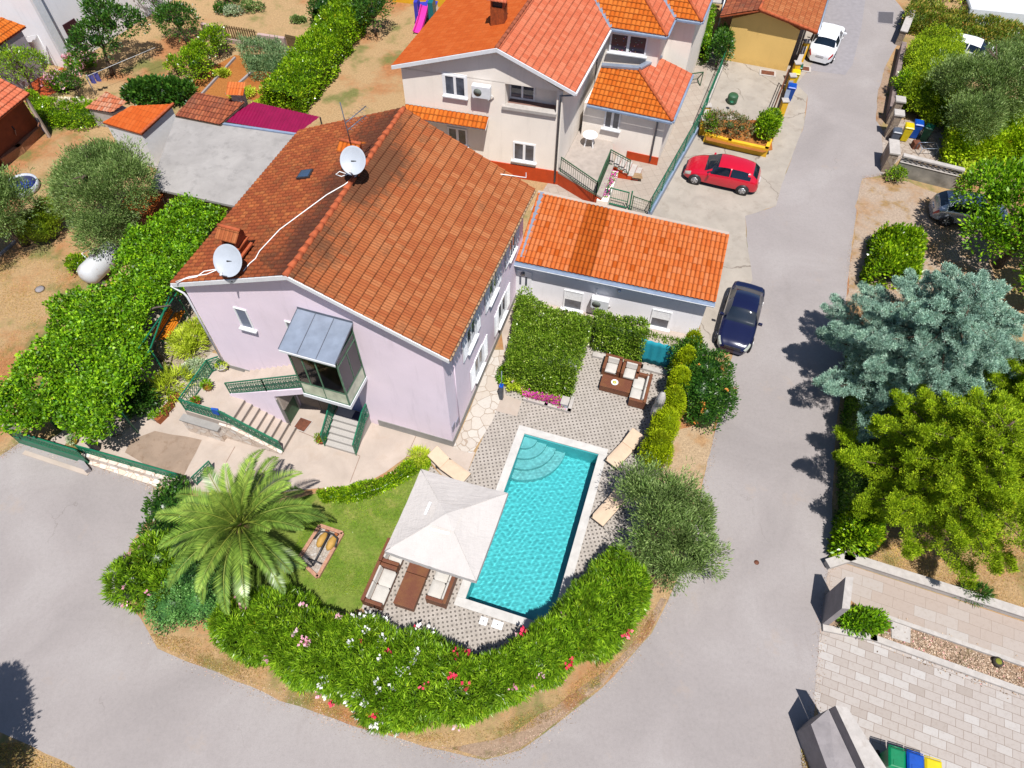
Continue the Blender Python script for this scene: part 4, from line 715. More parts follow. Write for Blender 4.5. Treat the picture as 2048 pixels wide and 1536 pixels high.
f2 = slope_z(716, 352); dish('white satellite dish standing on the roof ridge', g(707, 321, f2.z + .9), .52, f2, (-.05, -.75, .66))
an = thing('tv_antenna', 'thin grey television aerial above the ridge chimney', 'antenna', c2_ + Vector((0, .2, 1.2))); top = g(680, 205, c2_.z + 3.3); bot = c2_ + Vector((.05, -.1, .8)); MB().tube([bot, top], .022, 6).build('mast', PIPE, an)
for f, (x, y) in ((.62, (732, 212)), (.48, (731, 231))):
    a = bot.lerp(top, f); e = g(x, y, a.z + .1); mb = MB(); mb.tube([a, e], .02, 6); dr = (e - a).normalized(); sd_ = dr.cross(Vector((0, 0, 1))).normalized()
    for k in range(7): c = a.lerp(e, .12 + k * .14); mb.tube([c - sd_ * .16, c + sd_ * .16], .006, 4)
    mb.build('boom', PIPE, an)
cb_ = MB()
for pts in ([(716, 352), (690, 372), (655, 392), (610, 425), (560, 462), (520, 505), (512, 520), (500, 530), (488, 545)], [(716, 352), (700, 350), (684, 356), (672, 352), (680, 346), (692, 350), (706, 354)], [(440, 540), (410, 545), (395, 556), (372, 560), (352, 570)], [(440, 540), (415, 551), (380, 556), (353, 566)]):
    cb_.tube([slope_z(x, y) + Vector((0, 0, .07)) for x, y in pts], .022, 5)
co = cb_.build('cable_run', WHITECAB, None); tag(co, 'white cables snaking across the left slope of the lilac house roof', 'cable')
cb_ = MB(); cb_.tube([slope_z(x, y, False) + Vector((0, 0, .07)) for x, y in [(1001, 351), (1025, 354), (1052, 358), (1052, 348)]], .022, 5); tag(cb_.build('cable_run', WHITECAB, None), 'short white cable near the far eave of the lilac house roof', 'cable')
sk = thing('roof_window', 'small dark skylight in the left roof slope', 'skylight', slope_z(609, 352)); q = [slope_z(x, y) + Vector((0, 0, .13)) for x, y in ((593, 361), (618, 359), (627, 342), (604, 345))]; MB().slab(q, .08).build('frame', DARKM, sk); MB().slab([p.lerp(q[(i + 2) % 4], .1) + Vector((0, 0, .01)) for i, p in enumerate(q)], .02).build('pane', simple('blue glass', (.02, .05, .12, 1), .1, .1, 2), sk)
# ================================================================ ANNEX
AZ0, AZ1 = 2.85, 3.5; aq = [g(1030, 523, AZ0), g(1431, 606, AZ0), g(1458, 471, AZ1), g(1076, 387, AZ1)]; aq = planar(aq)
ar = (aq[1] - aq[0]).to_2d().normalized(); an_ = Vector((ar.y, -ar.x)); AF = Frame((aq[1].to_2d() - an_ * .26 - ar * .3), ar, an_)
annex = thing('annex_building', 'low pale annex with orange barrel tile roof between the lilac house and the dark car', 'outbuilding', AF.p(-4.5, 0, -2)); AL = (aq[1] - aq[0]).length - .3
mb = MB(); D = 3.9; vs = [AF.p(-AL, -.1, 0), AF.p(0, -.1, 0), AF.p(0, -.1, -D), AF.p(-AL, -.1, -D), AF.p(-AL, 2.72, 0), AF.p(0, 2.72, 0), AF.p(0, 3.3, -D), AF.p(-AL, 3.3, -D)]; mb.hexa(vs[:4], vs[4:]); mb.build('wall', GREYW, annex)
aroof = MB().slab([p - Vector((0, 0, .03)) for p in aq], .1).build('roof', BLUEG, annex)
cut = lambda f: (aq[0].lerp(aq[1], f), aq[3].lerp(aq[2], f)); (b0, t0_), (b1, t1_) = cut(.27), cut(.385)
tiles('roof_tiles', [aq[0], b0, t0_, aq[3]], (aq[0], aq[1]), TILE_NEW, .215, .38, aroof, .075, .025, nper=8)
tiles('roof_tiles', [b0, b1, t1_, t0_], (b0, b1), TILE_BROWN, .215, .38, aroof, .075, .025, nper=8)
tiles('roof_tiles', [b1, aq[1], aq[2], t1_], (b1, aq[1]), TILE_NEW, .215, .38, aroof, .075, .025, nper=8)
mb = MB(); dz = Vector((0, 0, -.1)); fo = Vector((an_.x, an_.y, 0))
mb.bar(aq[0] + dz + fo * .09, aq[1] + dz + fo * .09, .17, .1); mb.build('gutter', BLUEG, aroof); mb = MB(); mb.bar(aq[0] + dz * 2 + fo * .1, aq[1] + dz * 2 + fo * .1, .03, .05); mb.bar(aq[0] + dz * .9 + fo * .19, aq[1] + dz * .9 + fo * .19, .02, .04); mb.build('fascia', WHITEP, aroof)
mb = MB(); mb.bar(aq[3] + Vector((.2, 0, .08)), aq[0] + Vector((.35, .2, .1)), .22, .03); mb.build('flashing', METAL, aroof)
mb = MB(); mb.bar(aq[3] + Vector((0, .08, .03)), aq[2] + Vector((0, .08, .03)), .18, .08); mb.build('mortar_edge', PATIO, aroof)
h = lambda x, y: fhit(AF, x, y)
w1 = (h(1127, 600), h(1166, 600)); window(AF, annex, w1[0][0], w1[1][0], h(1146, 618)[1], h(1148, 582)[1], .07, 1, blind=True); w2 = (h(1300, 640), h(1341, 640)); window(AF, annex, w2[0][0], w2[1][0], h(1320, 655)[1], h(1322, 620)[1], .07, 1, blind=True); print('annex win z', h(1146, 618), h(1148, 582), h(1410, 664), h(1203, 592))
d0 = h(1031, 590)[0]; d1 = h(1062, 590)[0]; mb = MB(); AF.box(mb, d0, d1, .02, 2.1, .003, .05); ad = mb.build('door', WHITEF, annex); mb = MB(); [AF.box(mb, d0 + .2 + k * .3, d0 + .3 + k * .3, 1.1, 1.7, .05, .06) for k in range(2)]; mb.lathe(AF.p((d0 + d1) / 2, 1.9, .055), [(.16, 0), (.16, .012)], 16, ax=Matrix.Rotation(R(90), 3, 'X')); mb.build('pane', GLASSD, ad)
mb = MB(); mb.lathe(AF.p(h(1049, 541)[0], 2.55, .04), [(.17, -.02), (.17, .02)], 18, ax=Matrix.Rotation(R(90), 3, 'X') ); mb.build('vent', DARKM, annex)
def aircon(label, fr_, s, z, wid=.85, hh=.6):
    t = thing('air_conditioner', label, 'air conditioner', fr_.p(s, z, .2), 0, 'outdoor air conditioning units'); mb = MB(); fr_.box(mb, s - wid / 2, s + wid / 2, z, z + hh, .1, .42); mb.build('casing', WHITEP, t, bev=.01)
    c = fr_.p(s - wid * .18, z + hh / 2, .425); q = Vector((fr_.n.x, fr_.n.y, 0)).to_track_quat('Z', 'Y').to_matrix(); MB().lathe(c, [(.22, -.01), (.22, .008)], 20, ax=q).build('fan_grille', simple('fan grille grey', alb(150, 158, 150), .6, .3, 40), t)
    mb = MB(); fr_.box(mb, s - wid / 2 + .08, s - wid / 2 + .12, z - .05, z, .004, .42); fr_.box(mb, s + wid / 2 - .12, s + wid / 2 - .08, z - .05, z, .004, .42); mb.build('bracket', WHITEP, t); mb = MB(); mb.tube([fr_.p(s + wid / 2 + .03, z + .15, .2), fr_.p(s + wid / 2 + .1, z - .1, .04), fr_.p(s + wid / 2 - .1, z - .3, .04)], .02, 5); mb.build('pipe', WHITECAB, t); return t
aircon('white air conditioner between the two annex windows', AF, h(1203, 592)[0], h(1203, 606)[1])
mb = MB(); AF.box(mb, h(1190, 600)[0], h(1190, 600)[0] + .05, 0, 1.9, .003, .05); mb.tube([AF.p(h(1235, 600)[0], 2.2, .1), AF.p(h(1235, 600)[0], 2.05, .1)], .09, 10); mb.build('downpipe', WHITEP, annex)
# ================================================================ CREAM HOUSE behind
wE = 6.2; A_ = g(783, 131, wE); B_ = g(1151, 185, wE); K_ = g(993, 96, 8.05); wr = (B_ - A_).to_2d().normalized(); wn = Vector((wr.y, -wr.x)); wu = (g(1222, 56, wE) - B_).normalized().to_2d()
WO = g(1122, 196, 6.0).to_2d() - wn * .62; WF = Frame(WO, wr, wn); cream = thing('cream_house', 'large cream house with salmon and orange tile roofs behind the lilac house', 'house', WF.p(-4, 0, -4))
WL_ = fhit(WF, 803, 145)[0]; U3 = Vector((wu.x, wu.y, 0)); V3 = Vector((wr.x, wr.y, 0))
lo = fhit(WF, 990, 162); lb = fhit(WF, 1010, 207); lr = fhit(WF, 1122, 232); LZ0, LZ1 = min(lb[1], lr[1]) - .02, lo[1]; LS0, LS1 = lb[0], -.32; LD = .8
mb = MB(); ks = (K_.to_2d() - WO).dot(wr); kz = 7.72
def wbx(s0, s1, z0, z1, o0, o1): # sheared box following the side wall direction
    P = lambda s, o: Vector((*(WO + wr * s - wu * o), 0)); c = [P(s0, o0), P(s1, o0), P(s1, o1), P(s0, o1)]; return mb.hexa([(v.x, v.y, z0) for v in c], [(v.x, v.y, z1) for v in c])
DEEP = -11.0
wbx(WL_, 0, -.2, LZ0, 0, DEEP); wbx(WL_, LS0, LZ0, 6.0, 0, DEEP); wbx(LS1, 0, LZ0, 6.0, 0, DEEP); wbx(LS0, LS1, LZ0 + .06, 6.0, -LD, DEEP); wbx(LS0, LS1, LZ1, 6.0, 0, -LD)
P = lambda s, z, o: Vector((*(WO + wr * s - wu * o), z))
mb.add([P(WL_, 5.95, 0), P(0, 5.95, 0), P(ks, kz, 0), P(WL_, 6.0, DEEP), P(0, 6.0, DEEP), P(ks, kz, DEEP)], [(0, 1, 2), (5, 4, 3), (0, 2, 5, 3), (2, 1, 4, 5)]); mb.build('wall', CREAMW, cream)
mb = MB(); c = [WO + wr * (s) + wn * .03 for s in (WL_ + .1, .05)]; wallbox(mb, c[0], c[1], .05, -.1, .92); mb.build('plinth', ORANGEW, cream)
mb = MB(); WF.box(mb, LS0 - .15, LS1 + .05, LZ0 - .03, LZ0 + .14, -.3, .12); mb.build('balcony_parapet', STONEW, cream)
mb = MB(); WF.box(mb, LS0 + .02, LS1, LZ0 + .062, LZ0 + .08, -LD, -.3); mb.build('loggia_floor', simple('red brown loggia tiles', alb(170, 130, 118), .6, .1, 5), cream)
LFm = Frame(WF.p(0, 0, -LD), wr, wn); a = fhit(LFm, 1020, 180)[0]; b = fhit(LFm, 1070, 185)[0]; window(LFm, cream, a, b, fhit(LFm, 1040, 197)[1], fhit(LFm, 1040, 168)[1] , .07, 2, sill=False); print('loggia', LZ0, LZ1, a, b, fhit(LFm, 1040, 197), fhit(LFm, 1040, 168))
q1, q2 = fhit(WF, 885, 188), fhit(WF, 932, 150); window(WF, cream, fhit(WF, 887, 150)[0], fhit(WF, 931, 155)[0], q1[1], fhit(WF, 887, 147)[1], .09, 2, surround=.09)
q1, q2 = fhit(WF, 1024, 318), fhit(WF, 1025, 282); window(WF, cream, q2[0] + .05, fhit(WF, 1071, 295)[0], q1[1], q2[1], .09, 2)
q1, q2 = fhit(WF, 893, 285), fhit(WF, 893, 252); window(WF, cream, q2[0] + .05, fhit(WF, 934, 262)[0], q1[1], q2[1], .09, 2)
q = fhit(WF, 966, 190); aircon('white air conditioner on the cream gable wall', WF, q[0], q[1] + .05, 1.0, .68)
# roofs
Kb = K_ + U3 * 16; V0 = g(1222, 56, wE); diag = (U3 - V3 * 1.0); rise = (8.05 - wE) / max(.1, ((K_ - B_).to_2d() - wu * (K_ - B_).to_2d().dot(wu)).length)
Ab = A_ + U3 * 16; dK = (K_ - B_) - U3 * ((K_ - B_).dot(U3)); kk = 1.0; Vt = V0 + dK + U3 * dK.to_2d().length
und = [A_, K_, Kb, Ab]; und2 = planar([K_, B_, V0, Vt])
rf2 = MB().slab([p - Vector((0, 0, .03)) for p in und], .12).slab([p - Vector((0, 0, .03)) for p in und2], .12).build('roof', WHITEP, cream)
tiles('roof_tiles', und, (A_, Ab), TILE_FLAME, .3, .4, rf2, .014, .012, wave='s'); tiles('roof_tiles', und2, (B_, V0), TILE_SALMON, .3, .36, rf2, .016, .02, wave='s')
sl = dK.normalized(); dk = dK / dK.to_2d().length            # per metre of plan: unit horizontal + rise
def wing(E0, E1, E2, k, name='wing_roof'):
    U1 = U3 + Vector((0, 0, dk.z)); D1 = U3 + Vector((dk.x, dk.y, 0)) + Vector((0, 0, dk.z))
    F = [E0, E1, E1 + D1 * k, E0 + D1 * k]; S = [E1, E2, E2 + D1 * k, E1 + D1 * k]
    r = MB().slab([p - Vector((0, 0, .03)) for p in F], .1).slab([p - Vector((0, 0, .03)) for p in S], .1).build(name, WHITEP, cream)
    tiles('roof_tiles', F, (E0, E1), TILE_ORANGE, .26, .36, r, .04, .03); tiles('roof_tiles', S, (E1, E2), TILE_SALMON, .3, .36, r, .016, .02, wave='s')
    mb = MB(); n = 14
    for i in range(n): a = E1 + D1 * k * (i / n); b = E1 + D1 * k * ((i + 1.05) / n); mb.tube([a + Vector((0, 0, .05)), b + Vector((0, 0, .03))], [.1, .085], 8)
    mb.build('hip_cap', TILE_SALMON if False else MORTAR_ORANGE, r)
    mb = MB(); mb.bar(E0 - Vector((0, 0, .08)) + Vector((wn.x, wn.y, 0)) * .06, E1 - Vector((0, 0, .08)) + Vector((wn.x, wn.y, 0)) * .06, .12, .1); mb.bar(E1 - Vector((0, 0, .08)) + V3 * .05, E2 - Vector((0, 0, .08)) + V3 * .05, .1, .1); mb.build('gutter', BLUEG, r)
    mb = MB(); mb.bar(E0 + Vector((0, 0, .05)), E0 + D1 * k + Vector((0, 0, .05)), .25, .02); mb.build('valley_flashing', METAL, r); return r
E1 = g(1334, 73, wE); E2 = g(1344, 35, wE); E3 = g(1397, 43, wE); E2b = E1 + U3 * ((E2 - E1).length)
wing(V0, E1, E2b, 7); wing(E2b, E3 + (E2b - E2), E3 + (E2b - E2) + U3 * 6, 7)
mb = MB(); mb.bar(B_ + V3 * .03 - Vector((0, 0, .12)), V0 + V3 * .03 - Vector((0, 0, .12)), .1, .12); mb.build('gutter', WHITEP, rf2)
mb = MB(); n = 34
for i in range(n): a = K_.lerp(Kb, i / n); b = K_.lerp(Kb, (i + 1.05) / n); mb.tube([a + Vector((0, 0, .02)), b], [.11, .095], 8)
mb.build('ridge_cap', TILE_SALMON, rf2)
mb = MB(); of = Vector((wn.x, wn.y, 0)) * .05; dn = Vector((0, 0, -.2))
for a, b in ((A_, K_), (K_, B_)): mb.hexa([a + dn + of, b + dn + of, b + dn - of, a + dn - of], [a + of, b + of, b - of, a - of])
mb.build('verge_board', WHITEP, rf2)
# wing walls
def plan(s, o): return WO + wr * s - wu * o
mb = MB(); e0 = V0.to_2d(); w0 = V0.to_2d() - V3.to_2d() * .6; sI = lambda p: p.to_2d() + Vector((-wr.x * .4, -wr.y * .4)) - wn * .4
c = [w0 - wn * .4, E1.to_2d() - wr * .3 - wn * .4, E1.to_2d() - wr * .3 + wu * 9, w0 + wu * 9]; mb.hexa([(p.x, p.y, -.2) for p in c], [(p.x, p.y, 6.1) for p in c])
e3 = (E3 + (E2b - E2)).to_2d(); c = [E2b.to_2d() - wr * .5 - wn * .4, e3 - wr * .3 - wn * .4, e3 - wr * .3 + wu * 7, E2b.to_2d() - wr * .5 + wu * 7]; mb.hexa([(p.x, p.y, -.2) for p in c], [(p.x, p.y, 6.1) for p in c]); mb.build('wing_wall', CREAMW, cream)
GF = Frame(E1.to_2d() - wn * .4, wr, wn); a = fhit(GF, 1210, 90); b = fhit(GF, 1293, 100); z0 = fhit(GF, 1290, 112)[1]
MULTI = NT('star dotted curtain glass'); vo = MULTI.n('TexVoronoi'); vo.inputs['Scale'].default_value = 6; MULTI.l(MULTI.pos(), vo.inputs['Vector']); MULTI.done(MULTI.mix(MULTI.ramp(vo.outputs['Distance'], [(.12, W(1)), (.2, W(0))]), (.05, .03, .05, 1), vo.outputs['Color']), .15, .6)
window(GF, cream, a[0] + .25, b[0], z0, 5.85, .1, 2, gm=MULTI.m)
# lower front extension with hip roof
lz = 3.3; M0 = g(1174, 208, lz); M1 = g(1345, 243, lz); M2 = g(1385, 148, lz); MP = g(1278, 141, 4.35); ML = g(1203, 133, 4.35); MN = g(1320, 115, 4.3); MQ = g(1330, 118, 4.2); ML = planar([M0, M1, MP, ML])[3]; MN = planar([M1, M2, MN, MP], 2)[2]
lr_ = MB().slab([p - Vector((0, 0, .03)) for p in (M0, M1, MP, ML)], .1).slab([p - Vector((0, 0, .03)) for p in (M1, M2, MN, MP)], .1).build('porch_roof', WHITEP, cream)
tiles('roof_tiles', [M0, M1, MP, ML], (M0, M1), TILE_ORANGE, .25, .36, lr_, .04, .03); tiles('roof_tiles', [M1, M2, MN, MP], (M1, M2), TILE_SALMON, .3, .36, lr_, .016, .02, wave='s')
mb = MB()
for i in range(12): a = M1.lerp(MP, i / 12); b = M1.lerp(MP, (i + 1.05) / 12); mb.tube([a + Vector((0, 0, .06)), b + Vector((0, 0, .04))], [.1, .085], 8)
mb.build('hip_cap', MORTAR_ORANGE, lr_)
mb = MB(); mb.bar(M0 + Vector((wn.x, wn.y, -.07)) * 1.0 - Vector((wn.x, wn.y, 0)) * .93, M1 + Vector((0, 0, -.07)) + Vector((wn.x, wn.y, 0)) * .07, .12, .1); mb.bar(M1 + V3 * .06 - Vector((0, 0, .07)), M2 + V3 * .06 - Vector((0, 0, .07)), .12, .1); mb.build('gutter', BLUEG, lr_)
mb = MB(); mb.bar(ML + Vector((0, 0, .1)), MP + Vector((0, .1, .1)), .3, .12); mb.bar(MP + Vector((0, .1, .1)), MN + Vector((0, 0, .1)), .3, .12); mb.build('flashing', METAL, lr_)
mb = MB(); c = [M0.to_2d() - wn * .35 - wr * .2, M1.to_2d() - wn * .35 - wr * .35, M2.to_2d() - wr * .35, M2.to_2d() - wr * 5.2]; mb.hexa([(p.x, p.y, -.2) for p in c], [(p.x, p.y, 3.15) for p in c]); mb.build('porch_wall', CREAMW, cream)
XF = Frame(c[1], (c[1] - c[0]), Vector(((c[1] - c[0]).y, -(c[1] - c[0]).x))); a = fhit(XF, 1209, 235); b = fhit(XF, 1241, 240); zb_ = fhit(XF, 1210, 255)[1]; window(XF, cream, a[0], b[0], zb_, zb_ + 1.35, .09, 2)
mb = MB(); L_ = (c[1] - c[0]).length; XF.box(mb, -1.9, .02, -.1, .55, .003, .04); mb.build('plinth', ORANGEW, cream)
s_ = fhit(XF, 1312, 262)[0]; MB().tube([XF.p(s_, 3.1, .25), XF.p(s_, 2.8, .07), XF.p(s_, .25, .07)], .05, 8).build('downpipe', PIPE, cream); mb = MB(); mb.tube([B_ + Vector((0, 0, -.15)), WF.p(-.12, 5.75, .08), WF.p(-.12, .2, .08)], .06, 8); mb.build('downpipe', PIPE, cream)
mb = MB(); e = fhit(WF, 804, 206)[1]; q = [WF.p(WL_ + .1, 3.05 + .35, .75), WF.p(fhit(WF, 980, 240)[0], 3.05 + .35, .75)]
za = fhit(WF, 808, 208)[1]; F0 = WF.p(WL_, za, .02); F1 = WF.p(fhit(WF, 978, 235)[0], za, .02); F2 = F1 + Vector((wn.x, wn.y, 0)) * .75 - Vector((0, 0, .3)); F3 = F0 + Vector((wn.x, wn.y, 0)) * .75 - Vector((0, 0, .3))
cn = MB().slab([F3, F2, F1, F0], .1).build('window_canopy', WHITEP, cream); tiles('canopy_tiles', [F3, F2, F1, F0], (F3, F2), TILE_ORANGE, .25, .4, cn, .045, .02, lift=.01)
# left lean-to roof with dark tiles seen behind the ridge end, chimney
def plane_pt(px, py, a, b, c):
    n = (b - a).cross(c - a); v = np.array([px - 1024, py - 768, FPX]); w_ = Vector((v @ BX, v @ BN, -(v @ BD))); o = Vector((0, 0, CAMH)); return o + w_ * ((a - o).dot(n) / w_.dot(n))
cc = plane_pt(998, 45, A_, K_, Ab); chimney('brick_chimney', 'small brick chimney with two windows and a gabled cap on the cream house', cc, .75, .6, 1.5, R(-15), False, TILE_SALMON)
# terrace, railings, steps in front of the porch
ct = thing('cream_house_terrace', 'pale raised terrace with orange base between cream house and porch', 'terrace', g(1180, 330, .9)); TZ2 = .95
tq = [plan(0.02, -1.3) * 1.0, g(1215, 398, 0).to_2d(), g(1240, 300, 0).to_2d(), c[0] + wr * .3, plan(.02, -6)]
T0 = WO + wr * .02 + wn * .05; T1 = g(1204, 395, TZ2).to_2d(); T2 = g(1228, 330, TZ2).to_2d(); T3 = c[0] + wr * 1.9; T4 = WO + wr * .02 + wu * 6
mb = MB(); mb.prism([T0, T1, T2, T3, T4], TZ2 - .12, TZ2); mb.build('terrace_slab', simple('terrace tiles', alb(214, 200, 190), .7, .08, 3), ct); mb = MB(); mb.prism([p + (Vector((-.04, .05)) if i < 3 else Vector((0, 0))) for i, p in enumerate([T0, T1, T2, T3, T4])], -.1, TZ2 - .12); mb.build('base', ORANGEW, ct)
rr_ = thing('cream_terrace_railing', 'green bar railing round the terrace of the cream house', 'railing', (T1.x, T1.y, TZ2)); f3 = lambda p, z=TZ2: Vector((p.x, p.y, z))
railing(rr_, f3(T0 + wr * .15), f3(T1 - wr * .35), 1.0, 'bars', .16, mat=GREEND); railing(rr_, f3(T1 - wr * .35), f3(T2 - wr * .3), 1.0, 'bars', .16, mat=GREEND, closed=.9); railing(rr_, f3(T2 - wr * .3), f3(T2 + wr * .9, .45), 1.0, 'bars', .16, mat=GREEND)
st = thing('cream_house_steps', 'low pale steps with orange sides leading up to the cream terrace', 'steps', (T2.x, T2.y, .4)); mb = MB(); s2 = MB()
for k in range(5): q = [T2 + wr * (k * .32 - .1) + wu * .1, T2 + wr * (k * .32 + .22) + wu * .1, T2 + wr * (k * .32 + .22) + wu * 1.2, T2 + wr * (k * .32 - .1) + wu * 1.2]; mb.prism(q, TZ2 - .16 * (k + 1) - .04, TZ2 - .16 * (k + 1)); s2.prism(q, -.1, TZ2 - .16 * (k + 1) - .04)
mb.build('tread', STONEW, st); s2.build('riser', ORANGEW, st)
F_MAG = foliage('magenta petals', (.42, .02, .26, 1), (.55, .05, .36, 1), (.68, .14, .5, 1), .2); F_PINK = foliage('pink petals', (.7, .2, .32, 1), (.8, .34, .42, 1), (.85, .5, .55, 1), .2); F_WHITE = foliage('white petals', (.7, .7, .66, 1), (.8, .8, .78, 1), (.85, .85, .85, 1), .2)
F_RED = foliage('red petals', (.5, .02, .05, 1), (.62, .04, .09, 1), (.7, .1, .16, 1), .2); F_ORANGE = foliage('orange petals', (.7, .16, .04, 1), (.8, .24, .05, 1), (.85, .34, .1, 1), .2)
F_VINE = foliage('vine leaves', lin(36, 66, 6) + (1,), lin(84, 128, 14) + (1,), lin(146, 182, 30) + (1,), .28)
fb = thing('terrace_flower_bed', 'narrow bed of pink flowers beside the cream terrace railing', 'flower bed', f3(T1, .5)); q = [T1 - wr * .28, T1 + wr * .35, T2 + wr * .35 - wu * .2, T2 - wr * .28 - wu * .2]; MB().prism(q, -.1, .7).build('planter', CREAMW, fb); P = np.concatenate([poly_points([q[0].lerp(q[2], .07), q[1].lerp(q[3], .07), q[2].lerp(q[0], .07), q[3].lerp(q[1], .07)], 160), np.full((160, 1), .75)], 1); N = np.tile([0, 0, 1.], (160, 1)); grow('plant', P, N, F_VINE, fb, .1, .05, 4, .1); grow('flowers', P[::3] + [0, 0, .08], N[::3], F_MAG, fb, .09, .07, 6, .09)
tb = thing('garden_table', 'small round white plastic table on the cream terrace', 'table', g(1178, 288, TZ2)); tl = g(1178, 290, TZ2); MB().lathe((tl.x, tl.y, TZ2), [(.42, .68), (.44, .7), (.44, .73), (.4, .74)], 26).build('tabletop', WHITEF, tb)
for k in range(4): a = k * 1.57 + .6; MB().bar((tl.x + math.cos(a) * .22, tl.y + math.sin(a) * .22, TZ2 + .68), (tl.x + math.cos(a) * .36, tl.y + math.sin(a) * .36, TZ2), .05).build('leg', WHITEF, tb)
# mesh fence + gate
gt = thing('garden_gate', 'open green metal gate in front of the cream house yard', 'gate', g(1240, 420)); a = g(1211, 408); b = g(1258, 420); U = Vector((0, 0, 1)); 
for e in (a, b): mb = MB(); mb.bar(e, e + U * 1.35, .07); mb.build('post', GREENP, gt)
mb = MB(); a2 = a.lerp(b, .12) ; b2 = a.lerp(b, .88); mb.bar(a2 + U * .12, b2 + U * .12, .05); mb.bar(a2 + U * 1.2, b2 + U * 1.2, .05); mb.bar(a2 + U * .1, a2 + U * 1.22, .05); mb.bar(b2 + U * .1, b2 + U * 1.22, .05); mb.bar(a2 + U * .55, b2 + U * .55, .03); [mb.bar(a2.lerp(b2, k / 9) + U * .12, a2.lerp(b2, k / 9) + U * 1.2, .008) for k in range(10)]; mb.build('gate_leaf', GREENP, gt)
def meshfence(name, label, p, q, h, z0, post=2.0, mat=GREENP, wall=None, wm=None, wt=.18, grp=None, gap=.12):
    t = thing(name, label, 'fence', (p.x, p.y, z0), 0, grp); p = Vector((p.x, p.y, z0)); q = Vector((q.x, q.y, z0)); L = (q - p).length
    if wall: mb = MB(); wallbox(mb, p, q, wt, -.1, z0); mb.build('low_wall', wm or STONEW, t)
    mb = MB(); n = int(L / gap)
    for k in range(n + 1): a = p.lerp(q, k / n); mb.bar(a, a + U * h, .008)
    for k in range(1, int(h / .18) + 1): mb.bar(p + U * (k * .18), q + U * (k * .18), .009)
    mb.bar(p + U * h, q + U * h, .04); mb.build('wire_mesh', mat, t)
    for k in range(int(L / post) + 1): a = p + (q - p) * min(1, k * post / L); b = MB(); b.bar(a, a + U * (h + .06), .05); b.build('post', mat, t)
    return t
meshfence('boundary_fence', 'long green mesh fence on a low pale wall left of the red car', g(1297, 436), g(1407, 240), 1.1, .45, 2.0, GREENP, True, BLUEG)
meshfence('boundary_fence', 'green mesh fence on a low wall beside the yellow garage yard', g(1400, 235, .9), g(1448, 118, .9), 1.0, .5, 2.0, GREENP, True, STONEW)
meshfence('yard_fence', 'low dark wire fence across the yard next to the open gate', g(1262, 421), g(1300, 434), 1.0, .02, 1.0, GREEND)
gl = thing('goal_frame', 'small green net goal by the cream house', 'goal', g(1390, 172)); a, b, c_, d_ = g(1372, 176), g(1400, 172), g(1378, 160), g(1395, 158); mb = MB(); hA = a + U * 1.0; hB = b + U * 1.0; [mb.bar(x, y, .05) for x, y in ((a, hA), (b, hB), (hA, hB), (hA, c_), (hB, d_), (c_, d_), (a, c_), (b, d_))]; [mb.bar(hA.lerp(hB, k / 8), c_.lerp(d_, k / 8), .012) for k in range(9)]; mb.build('frame', GREEND, gl)
# ================================================================ YELLOW GARAGE
gz = 3.0; Gl = g(1440, 32, gz); Gr = g(1634, 66, gz); Gk = g(1519, 20, 3.95); gr_ = (Gr - Gl).to_2d().normalized(); gn = Vector((gr_.y, -gr_.x)); GB = g(1572, 143); GFm = Frame(GB.to_2d(), gr_, gn); gar = thing('yellow_garage', 'mustard yellow garage with old gabled tile roof at the top of the street', 'garage', GFm.p(-2, 0, -4)); wl = -(GB - g(1452, 125)).length; GU = Vector((-gn.x, -gn.y, 0)) + Vector((gr_.x, gr_.y, 0)) * .06
mb = MB(); s0 = wl - .35; P = lambda s, z, o: GFm.p(s, z, -o)
mb.add([P(s0, -.1, 0), P(0, -.1, 0), P(0, 2.85, 0), P((s0) / 2 - .1, 3.75, 0), P(s0, 2.85, 0), P(s0, -.1, 12), P(0, -.1, 12), P(0, 2.85, 12), P(s0 / 2 - .1, 3.75, 12), P(s0, 2.85, 12)], [(0, 1, 2, 3, 4), (9, 8, 7, 6, 5), (0, 5, 6, 1), (1, 6, 7, 2), (2, 7, 8, 3), (3, 8, 9, 4), (4, 9, 5, 0)]); mb.build('wall', YELLOWW, gar)
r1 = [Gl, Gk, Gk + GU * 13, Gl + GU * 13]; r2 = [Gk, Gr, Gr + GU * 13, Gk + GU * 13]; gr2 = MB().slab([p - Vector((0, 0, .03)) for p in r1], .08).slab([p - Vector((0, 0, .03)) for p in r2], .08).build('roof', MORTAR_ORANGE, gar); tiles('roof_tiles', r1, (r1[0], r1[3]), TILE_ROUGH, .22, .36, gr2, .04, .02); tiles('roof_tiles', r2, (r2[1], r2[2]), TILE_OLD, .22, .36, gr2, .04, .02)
mb = MB(); [mb.tube([Gk.lerp(Gr, k / 12) + Vector((0, 0, .06)), Gk.lerp(Gr, (k + 1.1) / 12) + Vector((0, 0, .05))], .1, 8) for k in range(12)]; [mb.tube([Gk + GU * k + Vector((0, 0, .05)), Gk + GU * (k + 1.05) + Vector((0, 0, .04))], .1, 8) for k in range(12)]; mb.build('verge_tiles', MORTAR_ORANGE, gr2)
mb = MB(); mb.tube([Gr + Vector((.08, 0, -.08)), Gr + GU * 12 + Vector((.08, 0, -.08))], .07, 8); mb.build('gutter', METAL, gr2)
